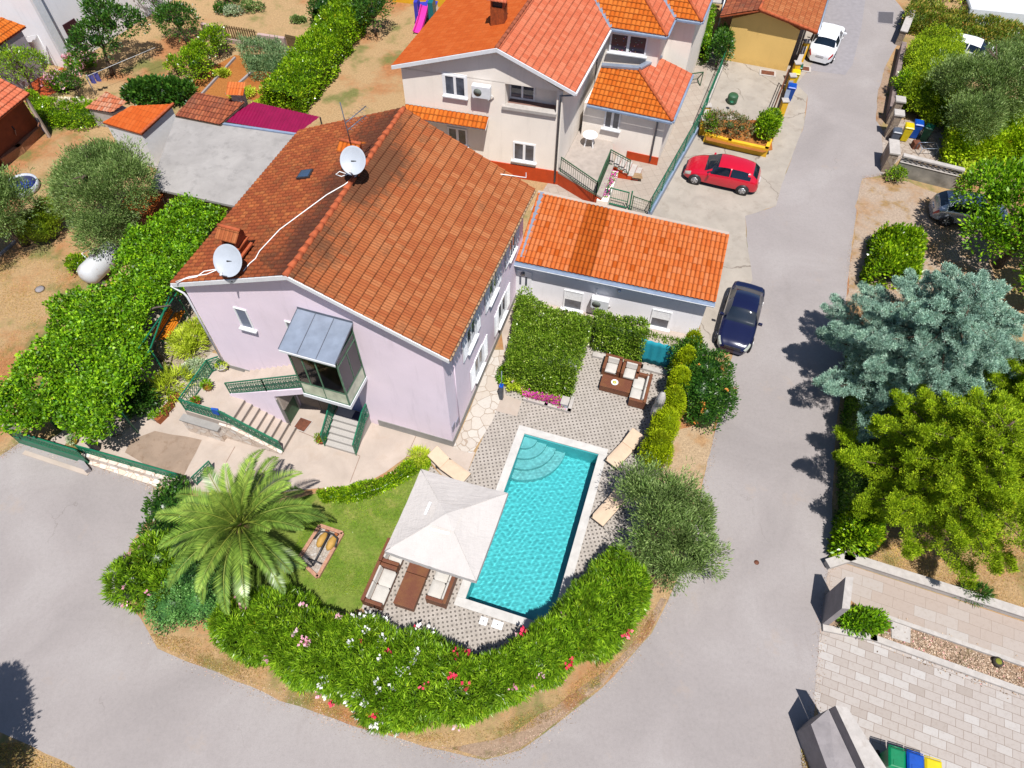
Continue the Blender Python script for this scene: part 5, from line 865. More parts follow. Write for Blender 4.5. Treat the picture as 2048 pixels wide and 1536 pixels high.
# yellow walls
def lowwall(name, label, pts, t, h, mat, cap=None, cat='wall', z=0, posts=0, pmat=None):
    o = thing(name, label, cat, (pts[0].x, pts[0].y, z)); mb = MB(); cb2 = MB()
    for a, b in zip(pts, pts[1:]): d = (b - a).normalized() * t / 2; wallbox(mb, a - d, b + d, t, z - .1, z + h); wallbox(cb2, a - d * 1.3, b + d * 1.3, t * 1.25, z + h + .001, z + h + .06)
    mb.build('masonry', mat, o)
    if cap: cb2.build('coping', cap, o)
    if posts:
        for p in pts: b = MB(); b.box((p.x, p.y, z + posts / 2), (t * 1.6, t * 1.6, posts)); b.build('pier', pmat or mat, o); b = MB(); b.box((p.x, p.y, z + posts + .03), (t * 2, t * 2, .06)); b.build('pier_cap', STONEW, o)
    return o
lowwall('planter_wall', 'bright yellow wall holding the planted bed behind the red car', gp([(1410, 283), (1455, 296), (1528, 312), (1550, 262)]), .22, .6, YELLOWD)
sheet('bed_soil', gp([(1415, 240), (1540, 240), (1545, 300), (1525, 305), (1412, 280)], .45), SOIL, .45, (), 'soil of the yellow walled bed')
lowwall('yellow_boundary_wall', 'yellow wall with white capped piers along the street beside the garage', gp([(1600, 122), (1582, 165)]), .22, 1.1, YELLOWD, STONEW, posts=1.4)
lowwall('yellow_boundary_wall', 'short yellow wall with white capped piers behind the blue bin', gp([(1575, 182), (1560, 232)]), .22, .8, YELLOWD, METAL, posts=1.1)
lowwall('yellow_boundary_wall', 'short yellow wall end between the mesh fences', gp([(1408, 242), (1402, 268)]), .22, .9, YELLOWD, STONEW, posts=1.1)
yg = thing('iron_gate', 'brown iron gate leaf standing open in the garage yard', 'gate', g(1550, 215)); a, b = g(1565, 175), g(1545, 225); mb = MB(); [mb.bar(x, y, .05) for x, y in ((a, a + U * 1.3), (b, b + U * 1.3), (a + U * 1.3, b + U * 1.3), (a + U * .15, b + U * .15), (a + U * .7, b + U * .7))]; mb.build('gate_leaf', RUST, yg)
ln_ = thing('lime_tank', 'green drum standing in the garage yard', 'drum', g(1463, 205)); MB().lathe(g(1463, 205), [(.3, 0), (.33, .05), (.33, .5), (.27, .58), (.0, .6)], 20).build('drum_body', GREEND, ln_); MB().lathe(g(1463, 205, .56), [(.12, 0), (.12, .08)], 12).build('lid', GREENP, ln_)
for n_, (x, y), l in (('drain_cover', (1535, 147), 'rusty square cover by the garage wall'), ('drain_cover', (1605, 138), 'rust brown cover in a white frame beside the white car'),):
    t = thing(n_, l, 'cover', g(x, y, .012)); q = g(x, y); MB().box((q.x, q.y, .03), (1.1, .7, .03), -R(13)).build('frame', STONEW, t); MB().box((q.x, q.y, .05), (.85, .45, .03), -R(13)).build('plate', RUST, t)
t = thing('manhole_cover', 'large dark steel cover set in the street near the top', 'manhole cover', g(1772, 36, .012)); MB().prism(gp([(1757, 24), (1787, 25), (1785, 48), (1756, 45)]), .006, .022).build('plate', simple('dark steel plate', alb(120, 116, 122), .6, .1, 20), t); MB().prism(gp([(1755, 22), (1789, 23), (1787, 50), (1754, 47)]), .006, .014).build('frame', GREYCON, t)
t = thing('manhole_cover', 'small round iron cover in the right hand road', 'manhole cover', g(1513, 1125, .012)); MB().lathe(g(1513, 1125), [(.1, .005), (.1, .018), (.0, .02)], 18).build('plate', RUST, t)
# stair rail at the top, tiny
t = thing('garden_steps', 'white outdoor steps between cream house and garage', 'steps', g(1420, 20)); mb = MB()
for k in range(5): q = g(1426 - k * .5, 34 - k * 9); mb.box((q.x, q.y, 1.1 - k * .16), (1.3, .34, .1), -R(12))
mb.build('tread', STONEW, t); mb = MB(); a, b = g(1440, 38, 1.3), g(1452, -8, 1.3); mb.bar(a, b, .08, 1.2); mb.build('side_wall', WHITEP, t)

t = thing('cardboard_box', 'small brown cardboard boxes by the mesh fence gate', 'box', g(1272, 357)); q = g(1272, 357); mb = MB(); mb.box((q.x, q.y, .14), (.6, .35, .26), -.2); mb.build('box_body', simple('brown cardboard', alb(196, 160, 120), .8), t); mb = MB(); mb.hexa([(q.x - .3, q.y - .2, .271), (q.x + .3, q.y - .3, .271), (q.x + .32, q.y - .12, .271), (q.x - .28, q.y - .02, .271)], [(q.x - .3, q.y - .3, .3), (q.x + .3, q.y - .4, .3), (q.x + .32, q.y - .2, .29), (q.x - .28, q.y - .1, .29)]); mb.build('flap', MATS['brown cardboard'], t)
# ================================================================ LEFT OUTBUILDINGS
shed = thing('flat_roof_shed', 'long shed with flat grey concrete roof behind the lilac house', 'shed', g(450, 330)); SZ = 2.7
q = [g(300, 298, SZ), g(486, 414, SZ), g(600, 262, SZ), g(560, 262, SZ + .02), g(353, 234, SZ)]
q = [g(300, 375, SZ), g(484, 415, SZ), g(604, 268, SZ), g(352, 232, SZ)]; MB().slab(q, .14).build('roof', ROOFCON, shed)
mb = MB(); ins = [p.lerp(q[(i + 2) % 4], .04) for i, p in enumerate(q)]; mb.prism([p.to_2d() for p in ins], -.1, SZ - .14); mb.build('wall', simple('beige shed wall', alb(196, 160, 130), .85, .12, 2, .2), shed)
mb = MB(); mb.bar(g(437, 246, SZ + .05), g(603, 270, SZ + .05), .14, .08); mb.build('edge_flashing', BLUEG, shed)
lt = thing('tiled_shed', 'old mottled tile lean-to roof next to the magenta roof', 'shed', g(420, 210)); q = [g(350, 232, 2.8), g(440, 250, 2.8), g(490, 205, 3.2), g(392, 185, 3.2)]; q = planar(q); r = MB().slab([p - Vector((0, 0, .03)) for p in q], .08).build('roof', BARK, lt); tiles('roof_tiles', q, (q[0], q[1]), TILE_ROUGH, .2, .36, r, .04, .02); MB().prism([p.to_2d() for p in [q[i].lerp(q[(i + 2) % 4], .05) for i in range(4)]], -.1, 2.68).build('wall', CREAMW, lt)
mg = thing('magenta_roof_shelter', 'shelter with ribbed magenta metal roof behind the lilac house', 'shelter', g(540, 235)); q = [g(447, 243, 2.75), g(594, 268, 2.75), g(640, 234, 3.0), g(506, 204, 3.0)]
MAG = simple('magenta sheet metal', alb(170, 24, 84, .62), .35, .08, 2); q = planar(q); tl = tiles('roof_sheet', q, (q[0], q[1]), MAG, .2, 3.0, mg, .03, .0)
for p in q: b = MB(); b.bar((p.x, p.y, 0), (p.x, p.y, p.z - .02), .07); b.build('post', DARKM, mg)
mc = thing('white_chimney', 'small white chimney with orange tile cap by the old lean-to', 'chimney', g(481, 205, 2.9)); p = g(481, 205, 3.0); MB().box((p.x, p.y, 2.9), (.6, .5, 1.4), -.2).build('shaft', simple('dirty white render', alb(210, 200, 190), .8, .2, 6), mc); MB().box((p.x, p.y, 3.65), (.7, .6, .08), -.2).build('collar', STONEW, mc)
e = [Vector((p.x + a, p.y + b, z)) for a, b, z in ((-.5, -.45, 3.75), (.5, -.5, 3.75), (.5, .4, 4.0), (-.5, .45, 4.0))]; tiles('cap_tiles', e, (e[0], e[1]), TILE_NEW, .17, .5, mc, .04, .01); MB().box((p.x, p.y, 3.72), (.5, .4, .12), -.2).build('smoke_gap', DARKM, mc)
os_ = thing('orange_roof_shed', 'white walled shed with smooth orange mono pitch roof', 'shed', g(290, 260)); q = [g(222, 236, 2.6), g(278, 268, 2.6), g(346, 208, 3.0), g(240, 212, 3.0)]; q = [g(205, 245, 2.5), g(282, 268, 2.5), g(347, 208, 3.1), g(262, 212, 3.1)]
q = planar(q); r = MB().slab([p - Vector((0, 0, .03)) for p in q], .08).build('roof', MORTAR_ORANGE, os_); tiles('roof_tiles', q, (q[0], q[1]), TILE_FLAME, .24, .38, r, .015, .012); mb = MB(); ii = [q[i].lerp(q[(i + 2) % 4], .04) for i in range(4)]; mb.hexa([(p.x, p.y, -.1) for p in ii], [(p.x, p.y, p.z - .13) for p in ii]); mb.build('wall', WHITEP, os_)
mb = MB(); [mb.tube([q[1].lerp(q[2], k / 10) + Vector((0, 0, .05)), q[1].lerp(q[2], (k + 1.1) / 10) + Vector((0, 0, .04))], .08, 6) for k in range(10)]; mb.build('verge_tiles', TILE_NEW and MORTAR_ORANGE, r)
wd = thing('low_tile_roof', 'low heap of pale orange loose roof tiles beside the dry lawn', 'tile roof', g(215, 205)); q = [g(170, 218, 1.2), g(225, 228, 1.2), g(256, 205, 1.5), g(215, 186, 1.5)]; tiles('roof_tiles', q, (q[0], q[1]), tile_mat('pale loose tiles', alb(230, 130, 90), alb(238, 150, 110), alb(240, 190, 160), alb(200, 110, 70), .7), .2, .35, wd, .06, .04); MB().prism([q[i].lerp(q[(i + 2) % 4], .08).to_2d() for i in range(4)], 0, 1.15).build('wall', STONEW, wd)
sm = thing('small_brick_hut', 'tiny brick hut with orange tile roof beside the vine pergola', 'hut', g(295, 420)); q = [g(235, 420, 2.0), g(302, 433, 2.0), g(328, 388, 2.25), g(262, 375, 2.25)]; q = planar(q); r = MB().slab([p - Vector((0, 0, .03)) for p in q], .06).build('roof', MORTAR_ORANGE, sm); tiles('roof_tiles', q, (q[0], q[1]), TILE_NEW, .2, .36, r, .03, .02); MB().prism([q[i].lerp(q[(i + 2) % 4], .08).to_2d() for i in range(4)], -.1, 1.9).build('wall', simple('brown block wall', alb(170, 110, 84), .8, .15, 8, .3), sm)
# barbecue / porch house far left
bq = thing('porch_building', 'orange walled garden porch with salmon tile roof at the left edge', 'outbuilding', g(-20, 240)); q = [g(-60, 275, 2.8), g(0, 232, 2.8), g(60, 187, 2.8), g(8, 160, 3.5), g(-80, 150, 3.5)]
q = [g(-90, 310, 2.8), g(60, 187, 2.8), g(0, 157, 3.5), g(-150, 260, 3.5)]; q = planar(q); r = MB().slab([p - Vector((0, 0, .03)) for p in q], .08).build('roof', MORTAR_ORANGE, bq); tiles('roof_tiles', q, (q[0], q[1]), TILE_SALMON, .25, .36, r, .03, .03)
mb = MB(); a, b = g(48, 200, 2.8), g(-20, 165, 3.0); mb.prism([q[0].lerp(q[3], .55).to_2d(), q[1].lerp(q[2], .55).to_2d(), q[2].to_2d(), q[3].to_2d()], -.1, 2.9); mb.build('wall', simple('orange brown wall', alb(170, 84, 50), .8, .1, 3), bq); [MB().bar((p.x, p.y, 0), (p.x, p.y, 2.75), .14).build('post', PATIO, bq) for p in (q[1].lerp(q[3], .06), q[0].lerp(q[2], .06))]
mb = MB(); mb.prism([p.to_2d() for p in gp([(-20, 345), (40, 300), (95, 262), (60, 225), (-60, 300)])], -.05, .06); mb.build('floor', simple('maroon floor tiles', alb(110, 60, 70), .6, .1, 4), bq)
lowwall('brick_edge_wall', 'low sandy brick wall in front of the garden porch', gp([(12, 328), (45, 305), (88, 262)]), .3, .5, simple('sandy brick', alb(214, 150, 110), .8, .15, 14))
# big grey house top left
th = thing('grey_white_house', 'tall pale grey house with maroon shutters in the top left corner', 'house', g(60, 60)); C0 = g(134, 137).to_2d(); dW = (g(230, 75).to_2d() - C0).normalized(); dS = (g(-60, 88).to_2d() - C0).normalized(); rF = Frame(C0, dW, Vector((dW.y, -dW.x))); lF = Frame(C0, -dS, Vector((dS.y, -dS.x)) * -1)
H_ = 9; mb = MB(); c = [C0, C0 + dW * 16, C0 + dW * 16 + dS * 14, C0 + dS * 14]; mb.hexa([(p.x, p.y, -.1) for p in c], [(p.x, p.y, H_) for p in c]); mb.build('wall', GREYW, th)
mb = MB(); mb.tube([rF.p(.05, 0, .1), rF.p(.05, H_, .1)], .06, 6); mb.build('downpipe', RUST, th); mb = MB(); rF.box(mb, -.02, .5, 0, H_, .003, .3); mb.build('corner_pilaster', WHITEP, th)
rF = Frame(C0 + Vector((0, 0)), dW, Vector((dW.y, -dW.x)))
SHM = simple('maroon shutters', alb(84, 40, 52), .6, .1, 8)
for (x0, y0, x1, y1) in ((128, 48, 150, 85), (185, 8, 215, 40)):
    a = fhit(rF, x0, y0 + 10)[0]; z1 = fhit(rF, x0, y0)[1]; mb = MB(); rF.box(mb, a, a + 1.0, z1 - 1.5, z1, .003, .06); w_ = mb.build('window', SHM, th); mb = MB(); rF.box(mb, a - .05, a + 1.05, z1 - 1.6, z1 - 1.5, .003, .15); mb.build('sill', WHITEP, w_)
lx = thing('white_side_building', 'white annex with orange roof and draped white cloth beside the grey house', 'outbuilding', g(10, 130)); q = [g(-60, 130, 3.0), g(0, 90, 3.0), g(52, 54, 3.0), g(0, 34, 3.6), g(-70, 60, 3.6)]; q = [g(-80, 142, 3.0), g(52, 53, 3.0), g(2, 35, 3.6), g(-130, 110, 3.6)]; q = planar(q); r = MB().slab([p - Vector((0, 0, .03)) for p in q], .08).build('roof', simple('red trim', alb(190, 70, 70), .6), lx); tiles('roof_tiles', q, (q[0], q[1]), TILE_ORANGE, .22, .36, r, .04, .02); MB().prism([q[i].lerp(q[(i + 2) % 4], .07).to_2d() for i in range(4)], -.1, 2.9).build('wall', simple('shaded white wall', alb(200, 190, 200), .8, .05, 2), lx)
ds = thing('draped_sheet', 'white sheet hanging over a line beside the grey house', 'cloth', g(60, 90, 2)); mb = MB(); nn = 10; a, b, c_, d_ = g(30, 78, 2.4), g(75, 70, 2.4), g(92, 112, .9), g(55, 108, .9)
vs = []; 
for j in range(nn + 1):
    for i in range(nn + 1): u_, v_ = i / nn, j / nn; p = a.lerp(b, u_).lerp(d_.lerp(c_, u_), v_); p = p - Vector((0, 0, .35 * math.sin(math.pi * u_) * (1 - v_) + .05 * math.sin(u_ * 25))); vs.append(p)
mb.add(vs, [(j * (nn + 1) + i, j * (nn + 1) + i + 1, (j + 1) * (nn + 1) + i + 1, (j + 1) * (nn + 1) + i) for j in range(nn) for i in range(nn)], sm=True); mb.build('cloth_panel', WHITEF, ds); mb = MB(); mb.tube([a, b], .015, 5); mb.tube([a, (a.x, a.y, 0)], .02, 5); mb.tube([b, (b.x, b.y, 0)], .02, 5); mb.build('line', WHITECAB, ds)
# pink wall with slatted fences, top
pw = thing('pink_garden_wall', 'pink rendered garden wall with two wooden slat panels', 'wall', g(500, 80)); PWm = plaster('faded pink plaster', alb(222, 190, 184, .7)); a, b = g(408, 72), g(455, 86); mb = MB()
def seg(x0, y0, x1, y1, z1, t=.25): wallbox(mb, g(x0, y0), g(x1, y1), t, -.1, z1)
seg(412, 74, 455, 84, 1.0); seg(455, 84, 523, 95, .3); seg(523, 95, 576, 103, 1.0); seg(576, 103, 620, 112, .3); seg(620, 112, 640, 116, 1.0); mb.build('masonry', PWm, pw)
for (x0, y0, x1, y1) in ((455, 84, 522, 95), (577, 103, 619, 112)):
    p, q = g(x0, y0), g(x1, y1); mb = MB(); n = 14; [mb.bar(p.lerp(q, k / n) + U * .3, p.lerp(q, k / n) + U * 1.25, .09, .03) for k in range(1, n)]; mb.bar(p + U * .45, q + U * .45, .05); mb.bar(p + U * 1.1, q + U * 1.1, .05); mb.build('slat_panel', simple('weathered slats', alb(150, 120, 80), .8, .2, 9), pw)
lowwall('bed_edging', 'low stone edging of the tilled bed nearer the lemon bush', gp([(400, 195), (470, 118)]), .12, .14, GREYCON); lowwall('bed_edging', 'low stone edging of the tilled bed nearer the long hedge', gp([(455, 190), (505, 145)]), .14, .14, GREYCON)
# left green gate & railing with low wall
lw = thing('forecourt_wall', 'low white stone wall with green lattice railing along the forecourt', 'wall', g(260, 940)); a, b = g(176, 916), g(372, 972); wz = .5; mb = MB(); wallbox(mb, a, b, .28, -.1, wz); wallbox(mb, g(184, 925), g(320, 970), .3, -.1, .16); mb.build('masonry', STONEF, lw)
railing(lw, Vector((a.x, a.y, wz)), Vector((b.x, b.y, wz)), .62, 'lattice', .14, closed=.0)
for k in range(1, 4): p = a.lerp(b, k / 4); m_ = MB(); m_.bar((p.x, p.y, wz), (p.x, p.y, wz + .6), .05); m_.build('post', GREENP, lw)
mb = MB(); mb.bar((a.x, a.y, wz + .5), (b.x, b.y, wz + .5), .05, .14); mb.build('top_band', GREENP, lw)
gg = thing('sliding_gate', 'long green sliding gate with lattice top and solid base at the forecourt entrance', 'gate', g(100, 900)); a, b = g(40, 886), g(182, 930); mb = MB(); mb.bar(a + U * .35, b + U * .35, .04, .5); mb.build('solid_panel', GREENP, gg); railing(gg, a + U * .55, b + U * .55, .75, 'lattice', .14); mb = MB(); mb.bar(a + U * 1.25, b + U * 1.25, .06, .12); mb.bar(a + U * .08, b + U * .08, .06); mb.build('frame', GREENP, gg)
mb = MB(); a, b = g(48, 905), g(178, 948); mb.bar(a + U * .02, b + U * .02, .2, .04); tag(mb.build('gate_track', PATIO, None), 'pale concrete track in front of the green sliding gate', 'track')
pl = thing('gate_pillar', 'small stone pillar at the left end of the green gate', 'pillar', g(32, 862)); p = g(33, 862); MB().box((p.x, p.y, .7), (.4, .4, 1.4), -.3).build('masonry', STONEF, pl); MB().box((p.x, p.y, 1.44), (.48, .48, .08), -.3).build('cap', STONEW, pl)
gm_ = thing('gate_motor', 'black gate motor box behind the forecourt railing', 'motor box', g(193, 890)); p = g(194, 900, 0); MB().box((p.x, p.y, .35), (.3, .22, .6), -.3).build('casing', DARKM, gm_, bev=.02); MB().box((p.x, p.y, .66), (.32, .24, .03), -.3).build('lid', RUBBER, gm_)
mb = MB(); a, b = g(165, 925), g(180, 945); mb.bar(a + U * .15, b + U * .15, .2, .25); tag(mb.build('concrete_block', GREYCON, None), 'grey concrete block at the right end of the green gate', 'block')
rl = thing('garden_railing', 'short green mesh railing behind the palm', 'railing', g(420, 960)); railing(rl, g(395, 970), g(428, 938), .7, 'lattice', .16)
# ================================================================ right side walls
rwm = crazy_mat('rubble wall', alb(206, 186, 166), alb(190, 168, 146), alb(220, 204, 190), alb(120, 96, 80), 3.0)
for i, ((x0, y0), (x1, y1), hgt_, lab) in enumerate((((1796, 88), (1812, 48), 1.0, 'short rubble stone wall at the edge of the street near the top'), ((1800, -10), (1826, -60), 1.0, 'rubble stone wall in the top right beside the street'))):
    lowwall('rubble_wall', lab, [g(x0, y0), g(x1, y1)], .4, hgt_, rwm, STONEW)
lowwall('street_wall', 'grey low wall along the lime shrub on the right of the street', gp([(1775, 235), (1785, 175), (1800, 105)]), .3, .7, simple('old grey render', alb(170, 150, 145), .85, .15, 3, .2))
for (x, y), l in (((1775, 245), 'white capped stone gate pillar farther from the bins'), ((1772, 272), 'white capped stone gate pillar beside the grey bin')):
    t = thing('stone_pillar', l, 'pillar', g(x, y)); p = g(x, y); MB().box((p.x + .1, p.y, .8), (.42, .5, 1.6), -.25).build('masonry', rwm, t); MB().box((p.x + .1, p.y, 1.64), (.6, .62, .09), -.25).build('cap', STONEW, t)
lw2 = thing('block_wall', 'grey concrete wall topped with pierced blocks beside the dusty track', 'wall', g(1850, 350)); a, b = g(1786, 348), g(1905, 378); mb = MB(); wallbox(mb, a, b, .22, -.1, .95); mb.build('masonry', simple('stained grey render', alb(186, 180, 170), .85, .22, 1.6, .2), lw2); mb = MB(); n = 22
for k in range(n):
    for j in (0, 1, 2):
        if (k + j) % 2 == 0: p = a.lerp(b, (k + .5) / n); mb.box((p.x, p.y, 1.02 + j * .11), ((b - a).length / n, .16, .1), math.atan2((b - a).y, (b - a).x))
mb.build('pierced_blocks', STONEW, lw2); mb = MB(); wallbox(mb, a, b, .3, 1.31, 1.4); wallbox(mb, a, b, .28, .951, .975); mb.build('coping', STONEW, lw2)
t = thing('stone_pillar', 'wide stone pillar at the road end of the pierced block wall', 'pillar', g(1768, 345)); p = g(1768, 340); MB().box((p.x + .15, p.y + .4, .65), (.5, 1.3, 1.3), -.25).build('masonry', rwm, t); MB().box((p.x + .15, p.y + .4, 1.34), (.6, 1.4, .09), -.25).build('cap', STONEW, t)
# lower right concrete
def pillar(label, base, top_h, thick, name='concrete_pillar'):
    t = thing(name, label, 'pillar', base[0]); mb = MB(); mb.hexa([(p.x, p.y, -.1) for p in base], [(p.x, p.y, top_h) for p in base]); mb.build('slab', GREYCON, t, bev=.015); mb = MB(); mb.hexa([(p.x, p.y, top_h + .001) for p in base], [(p.x, p.y, top_h + .02) for p in base]); mb.build('cap', STONEW, t); return t
a, b = g(1650, 1190), g(1642, 1250); c_ = g(1655, 1247) ; ex = Vector((.28, -.02, 0)); pillar('upright board marked concrete slab at the entrance of the paved drives', [b, b + ex, a + ex, a], 2.05, .28)
a, b, c_ = g(1620, 1441), g(1640, 1536), g(1700, 1700); s1_ = g(1690, 1418); t = thing('concrete_wall', 'tall grey concrete wing wall in the lower right corner', 'wall', a)
W0 = g(1670, 1411, 2.45).to_2d(); W1 = g(1694, 1415, 2.45).to_2d(); W2 = g(1800, 1580, 2.45).to_2d(); W3 = g(1750, 1580, 2.45).to_2d(); mb = MB(); c = [W3, W2, W1, W0]; mb.hexa([(p.x, p.y, -.1) for p in c], [(p.x, p.y, 2.45) for p in c]); mb.build('slab', GREYCON, t, bev=.02); mb = MB(); mb.hexa([(p.x, p.y, 2.451) for p in c], [(p.x, p.y, 2.475) for p in c]); mb.build('cap', STONEW, t)
wv1 = W0 - Vector((.55, .42)); wv2 = W3 + Vector((-.8, -.2)); mb = MB(); c = [wv2, W3 - Vector((.01, 0)), W0 - Vector((.01, .01)), wv1]; mb.hexa([(p.x, p.y, -.1) for p in c], [(p.x, p.y, 1.5 if i in (0, 3) else 1.9) for i, p in enumerate(c)]); mb.build('buttress', GREYCON, t)
lowwall('drive_kerb_wall', 'low white stone kerb wall between ramp and dry lawn', gp([(1657, 1131), (1692, 1120), (2060, 1238), (2300, 1316)]), .3, .32, STONEW, STONEW)
lowwall('drive_kerb_wall', 'low white stone kerb between ramp and weedy gravel', gp([(1732, 1222), (2060, 1336), (2300, 1420)]), .16, .14, STONEW)
lowwall('drive_kerb_wall', 'low white stone kerb between gravel strip and lower paved drive', gp([(1650, 1258), (1745, 1277), (2060, 1390), (2300, 1476)]), .24, .14, STONEW)
t = thing('utility_cover', 'rust brown rectangular cover in the gravel strip', 'cover', g(1758, 1248)); MB().prism(gp([(1737, 1231), (1780, 1244), (1780, 1266), (1737, 1252)]), .01, .05).build('plate', RUST, t); MB().prism(gp([(1735, 1228), (1782, 1242), (1782, 1269), (1735, 1255)]), .005, .03).build('frame', GREYCON, t)
t = thing('utility_cover', 'white square stone cover in the gravel strip', 'cover', g(1800, 1265)); MB().prism(gp([(1781, 1243), (1820, 1256), (1819, 1287), (1782, 1276)]), .01, .06).build('plate', STONEW, t); MB().lathe(g(1786, 1256, .06), [(.04, 0), (.04, .02)], 10).build('handle', DARKM, t)
# bins
def bin_(label, loc, rz, col, h=1.0, w_=.5, d=.55, group='wheeled rubbish bins'):
    t = thing('wheelie_bin', label, 'bin', loc, rz, group); m = simple('bin %s' % (col,), col, .4, .08, 6); mb = MB(); mb.hexa([(-w_ * .38, -d * .38, .05), (w_ * .38, -d * .38, .05), (w_ * .38, d * .38, .05), (-w_ * .38, d * .38, .05)], [(-w_ / 2, -d / 2, h), (w_ / 2, -d / 2, h), (w_ / 2, d / 2, h), (-w_ / 2, d / 2, h)]); mb.build('bin_body', m, t, local=True, bev=.02)
    mb = MB(); mb.hexa([(-w_ / 2 - .03, -d / 2 - .04, h + .003), (w_ / 2 + .03, -d / 2 - .04, h + .003), (w_ / 2 + .03, d / 2 + .06, h + .003), (-w_ / 2 - .03, d / 2 + .06, h + .003)], [(-w_ / 2 + .05, -d / 2 + .04, h + .07), (w_ / 2 - .05, -d / 2 + .04, h + .07), (w_ / 2 - .05, d / 2, h + .07), (-w_ / 2 + .05, d / 2, h + .07)]); mb.build('lid', m, t, local=True, bev=.02)
    mb = MB(); mb.box((0, -d / 2 + .16, h + .075), (w_ * .55, .16, .02)); mb.build('lid_recess', m, t, local=True); mb = MB(); mb.tube([(-w_ / 2, d / 2 + .09, h - .02), (w_ / 2, d / 2 + .09, h - .02)], .02, 6); mb.build('handle', m, t, local=True)
    for s in (-1, 1): MB().lathe((s * (w_ / 2 - .02), d * .42, .1), [(.1, -.03), (.1, .03)], 14, ax=Matrix.Rotation(R(90), 3, 'Y')).build('wheel', RUBBER, t, local=True)
    return t
YEL, BLU, GRN, GRY = alb(240, 214, 20, .8), alb(10, 84, 190, .8), alb(10, 96, 70, .8), alb(96, 106, 124, .8)
bin_('yellow bin behind the stone gate pillars', g(1805, 280), -.3, YEL); bin_('blue bin next to the yellow one behind the gate pillars', g(1824, 274), -.3, BLU); bin_('dark green bin leaning behind the blue one near the vine', g(1845, 282), -.6, GRN); bin_('grey low bin against the stone gate pillar', g(1785, 282), -.3, GRY, .75)
bin_('blue bin standing outside the yellow street wall', g(1575, 200), -.3, BLU); bin_('yellow bin behind the blue one by the yellow street wall', g(1583, 172), -.3, YEL); bin_('green bin farthest along the yellow street wall', g(1588, 160), -.3, GRN)
z_ = 1.05
for (x, y), c_, l in (((1795, 1518), GRN, 'green bin at the bottom edge beside the concrete wall'), ((1832, 1528), BLU, 'blue bin between green and yellow at the bottom edge'), ((1868, 1540), YEL, 'yellow bin cut by the bottom edge')):
    p = g(x, y, z_); bin_(l, (p.x, p.y, 0), -.28, c_ if c_ != GRN else alb(0, 140, 90, .8), 1.0, .52, .58)
t = thing('hand_cart', 'grey tubular cart frame with red crate behind the pierced wall', 'cart', g(1850, 300)); p = g(1850, 305); mb = MB(); [mb.tube([(p.x + a, p.y + b, .5), (p.x + c_, p.y + d_, .5)], .02, 6) for a, b, c_, d_ in ((-.5, -.3, .5, -.3), (-.5, .3, .5, .3), (-.5, -.3, -.5, .3), (.5, -.3, .5, .3))]; [mb.tube([(p.x + a, p.y + b, .5), (p.x + a, p.y + b, 0)], .02, 6) for a, b in ((-.5, -.3), (.5, -.3), (.5, .3), (-.5, .3))]; mb.build('frame', METAL, t); MB().box((p.x - .5, p.y + .5, .2), (.4, .4, .4)).build('crate', RUST, t)
# gas tank
tk = thing('gas_tank', 'white horizontal gas tank with rust streaks beside the vine pergola', 'tank', g(200, 530)); a, b = g(178, 548, .75), g(226, 502, .75); d = (b - a).normalized(); TW = NT('tank white with rust'); 
TM = TW.done(TW.mix(TW.ramp(TW.noise(2.2, 5, .7), [(.6, W(0)), (.72, W(.7))]), alb(226, 228, 232, .75), alb(200, 140, 90)), .35, .4); MB().tube([a - d * .42, a - d * .36, a - d * .2, a, b, b + d * .2, b + d * .36, b + d * .42], [.05, .3, .52, .58, .58, .52, .3, .05], 24).build('tank_shell', TM, tk)
for f in (.1, .9): p = a.lerp(b, f); m_ = MB(); m_.box((p.x, p.y, .12), (.9, .2, .24), math.atan2(d.y, d.x) + 1.57); m_.build('foot', GREYCON, tk)
p = a.lerp(b, .52); MB().box((p.x - .1, p.y + .05, 1.38), (.55, .3, .16), math.atan2(d.y, d.x)).build('valve_cover', GREYCON, tk); mb = MB(); p = a.lerp(b, .3) + Vector((-.3, .1, .5)); mb.tube([p, p + Vector((-.25, .2, .15)), p + Vector((0, .5, .15)), p + Vector((.15, .3, 0))], .02, 5); mb.build('pipe_loop', WHITECAB, tk)
t = thing('round_cover', 'small round stone cover on the dry grass left of the vine pergola', 'cover', g(80, 579)); MB().lathe(g(80, 579), [(.22, 0), (.2, .06), (0, .07)], 16).build('plate', GREYCON, t); MB().lathe(g(80, 579), [(.26, 0), (.26, .03)], 16).build('rim', BARK, t)
lowwall('stone_edging', 'thin pale stone edging across the left garden', gp([(0, 512), (48, 470)]), .12, .12, GREYCON)
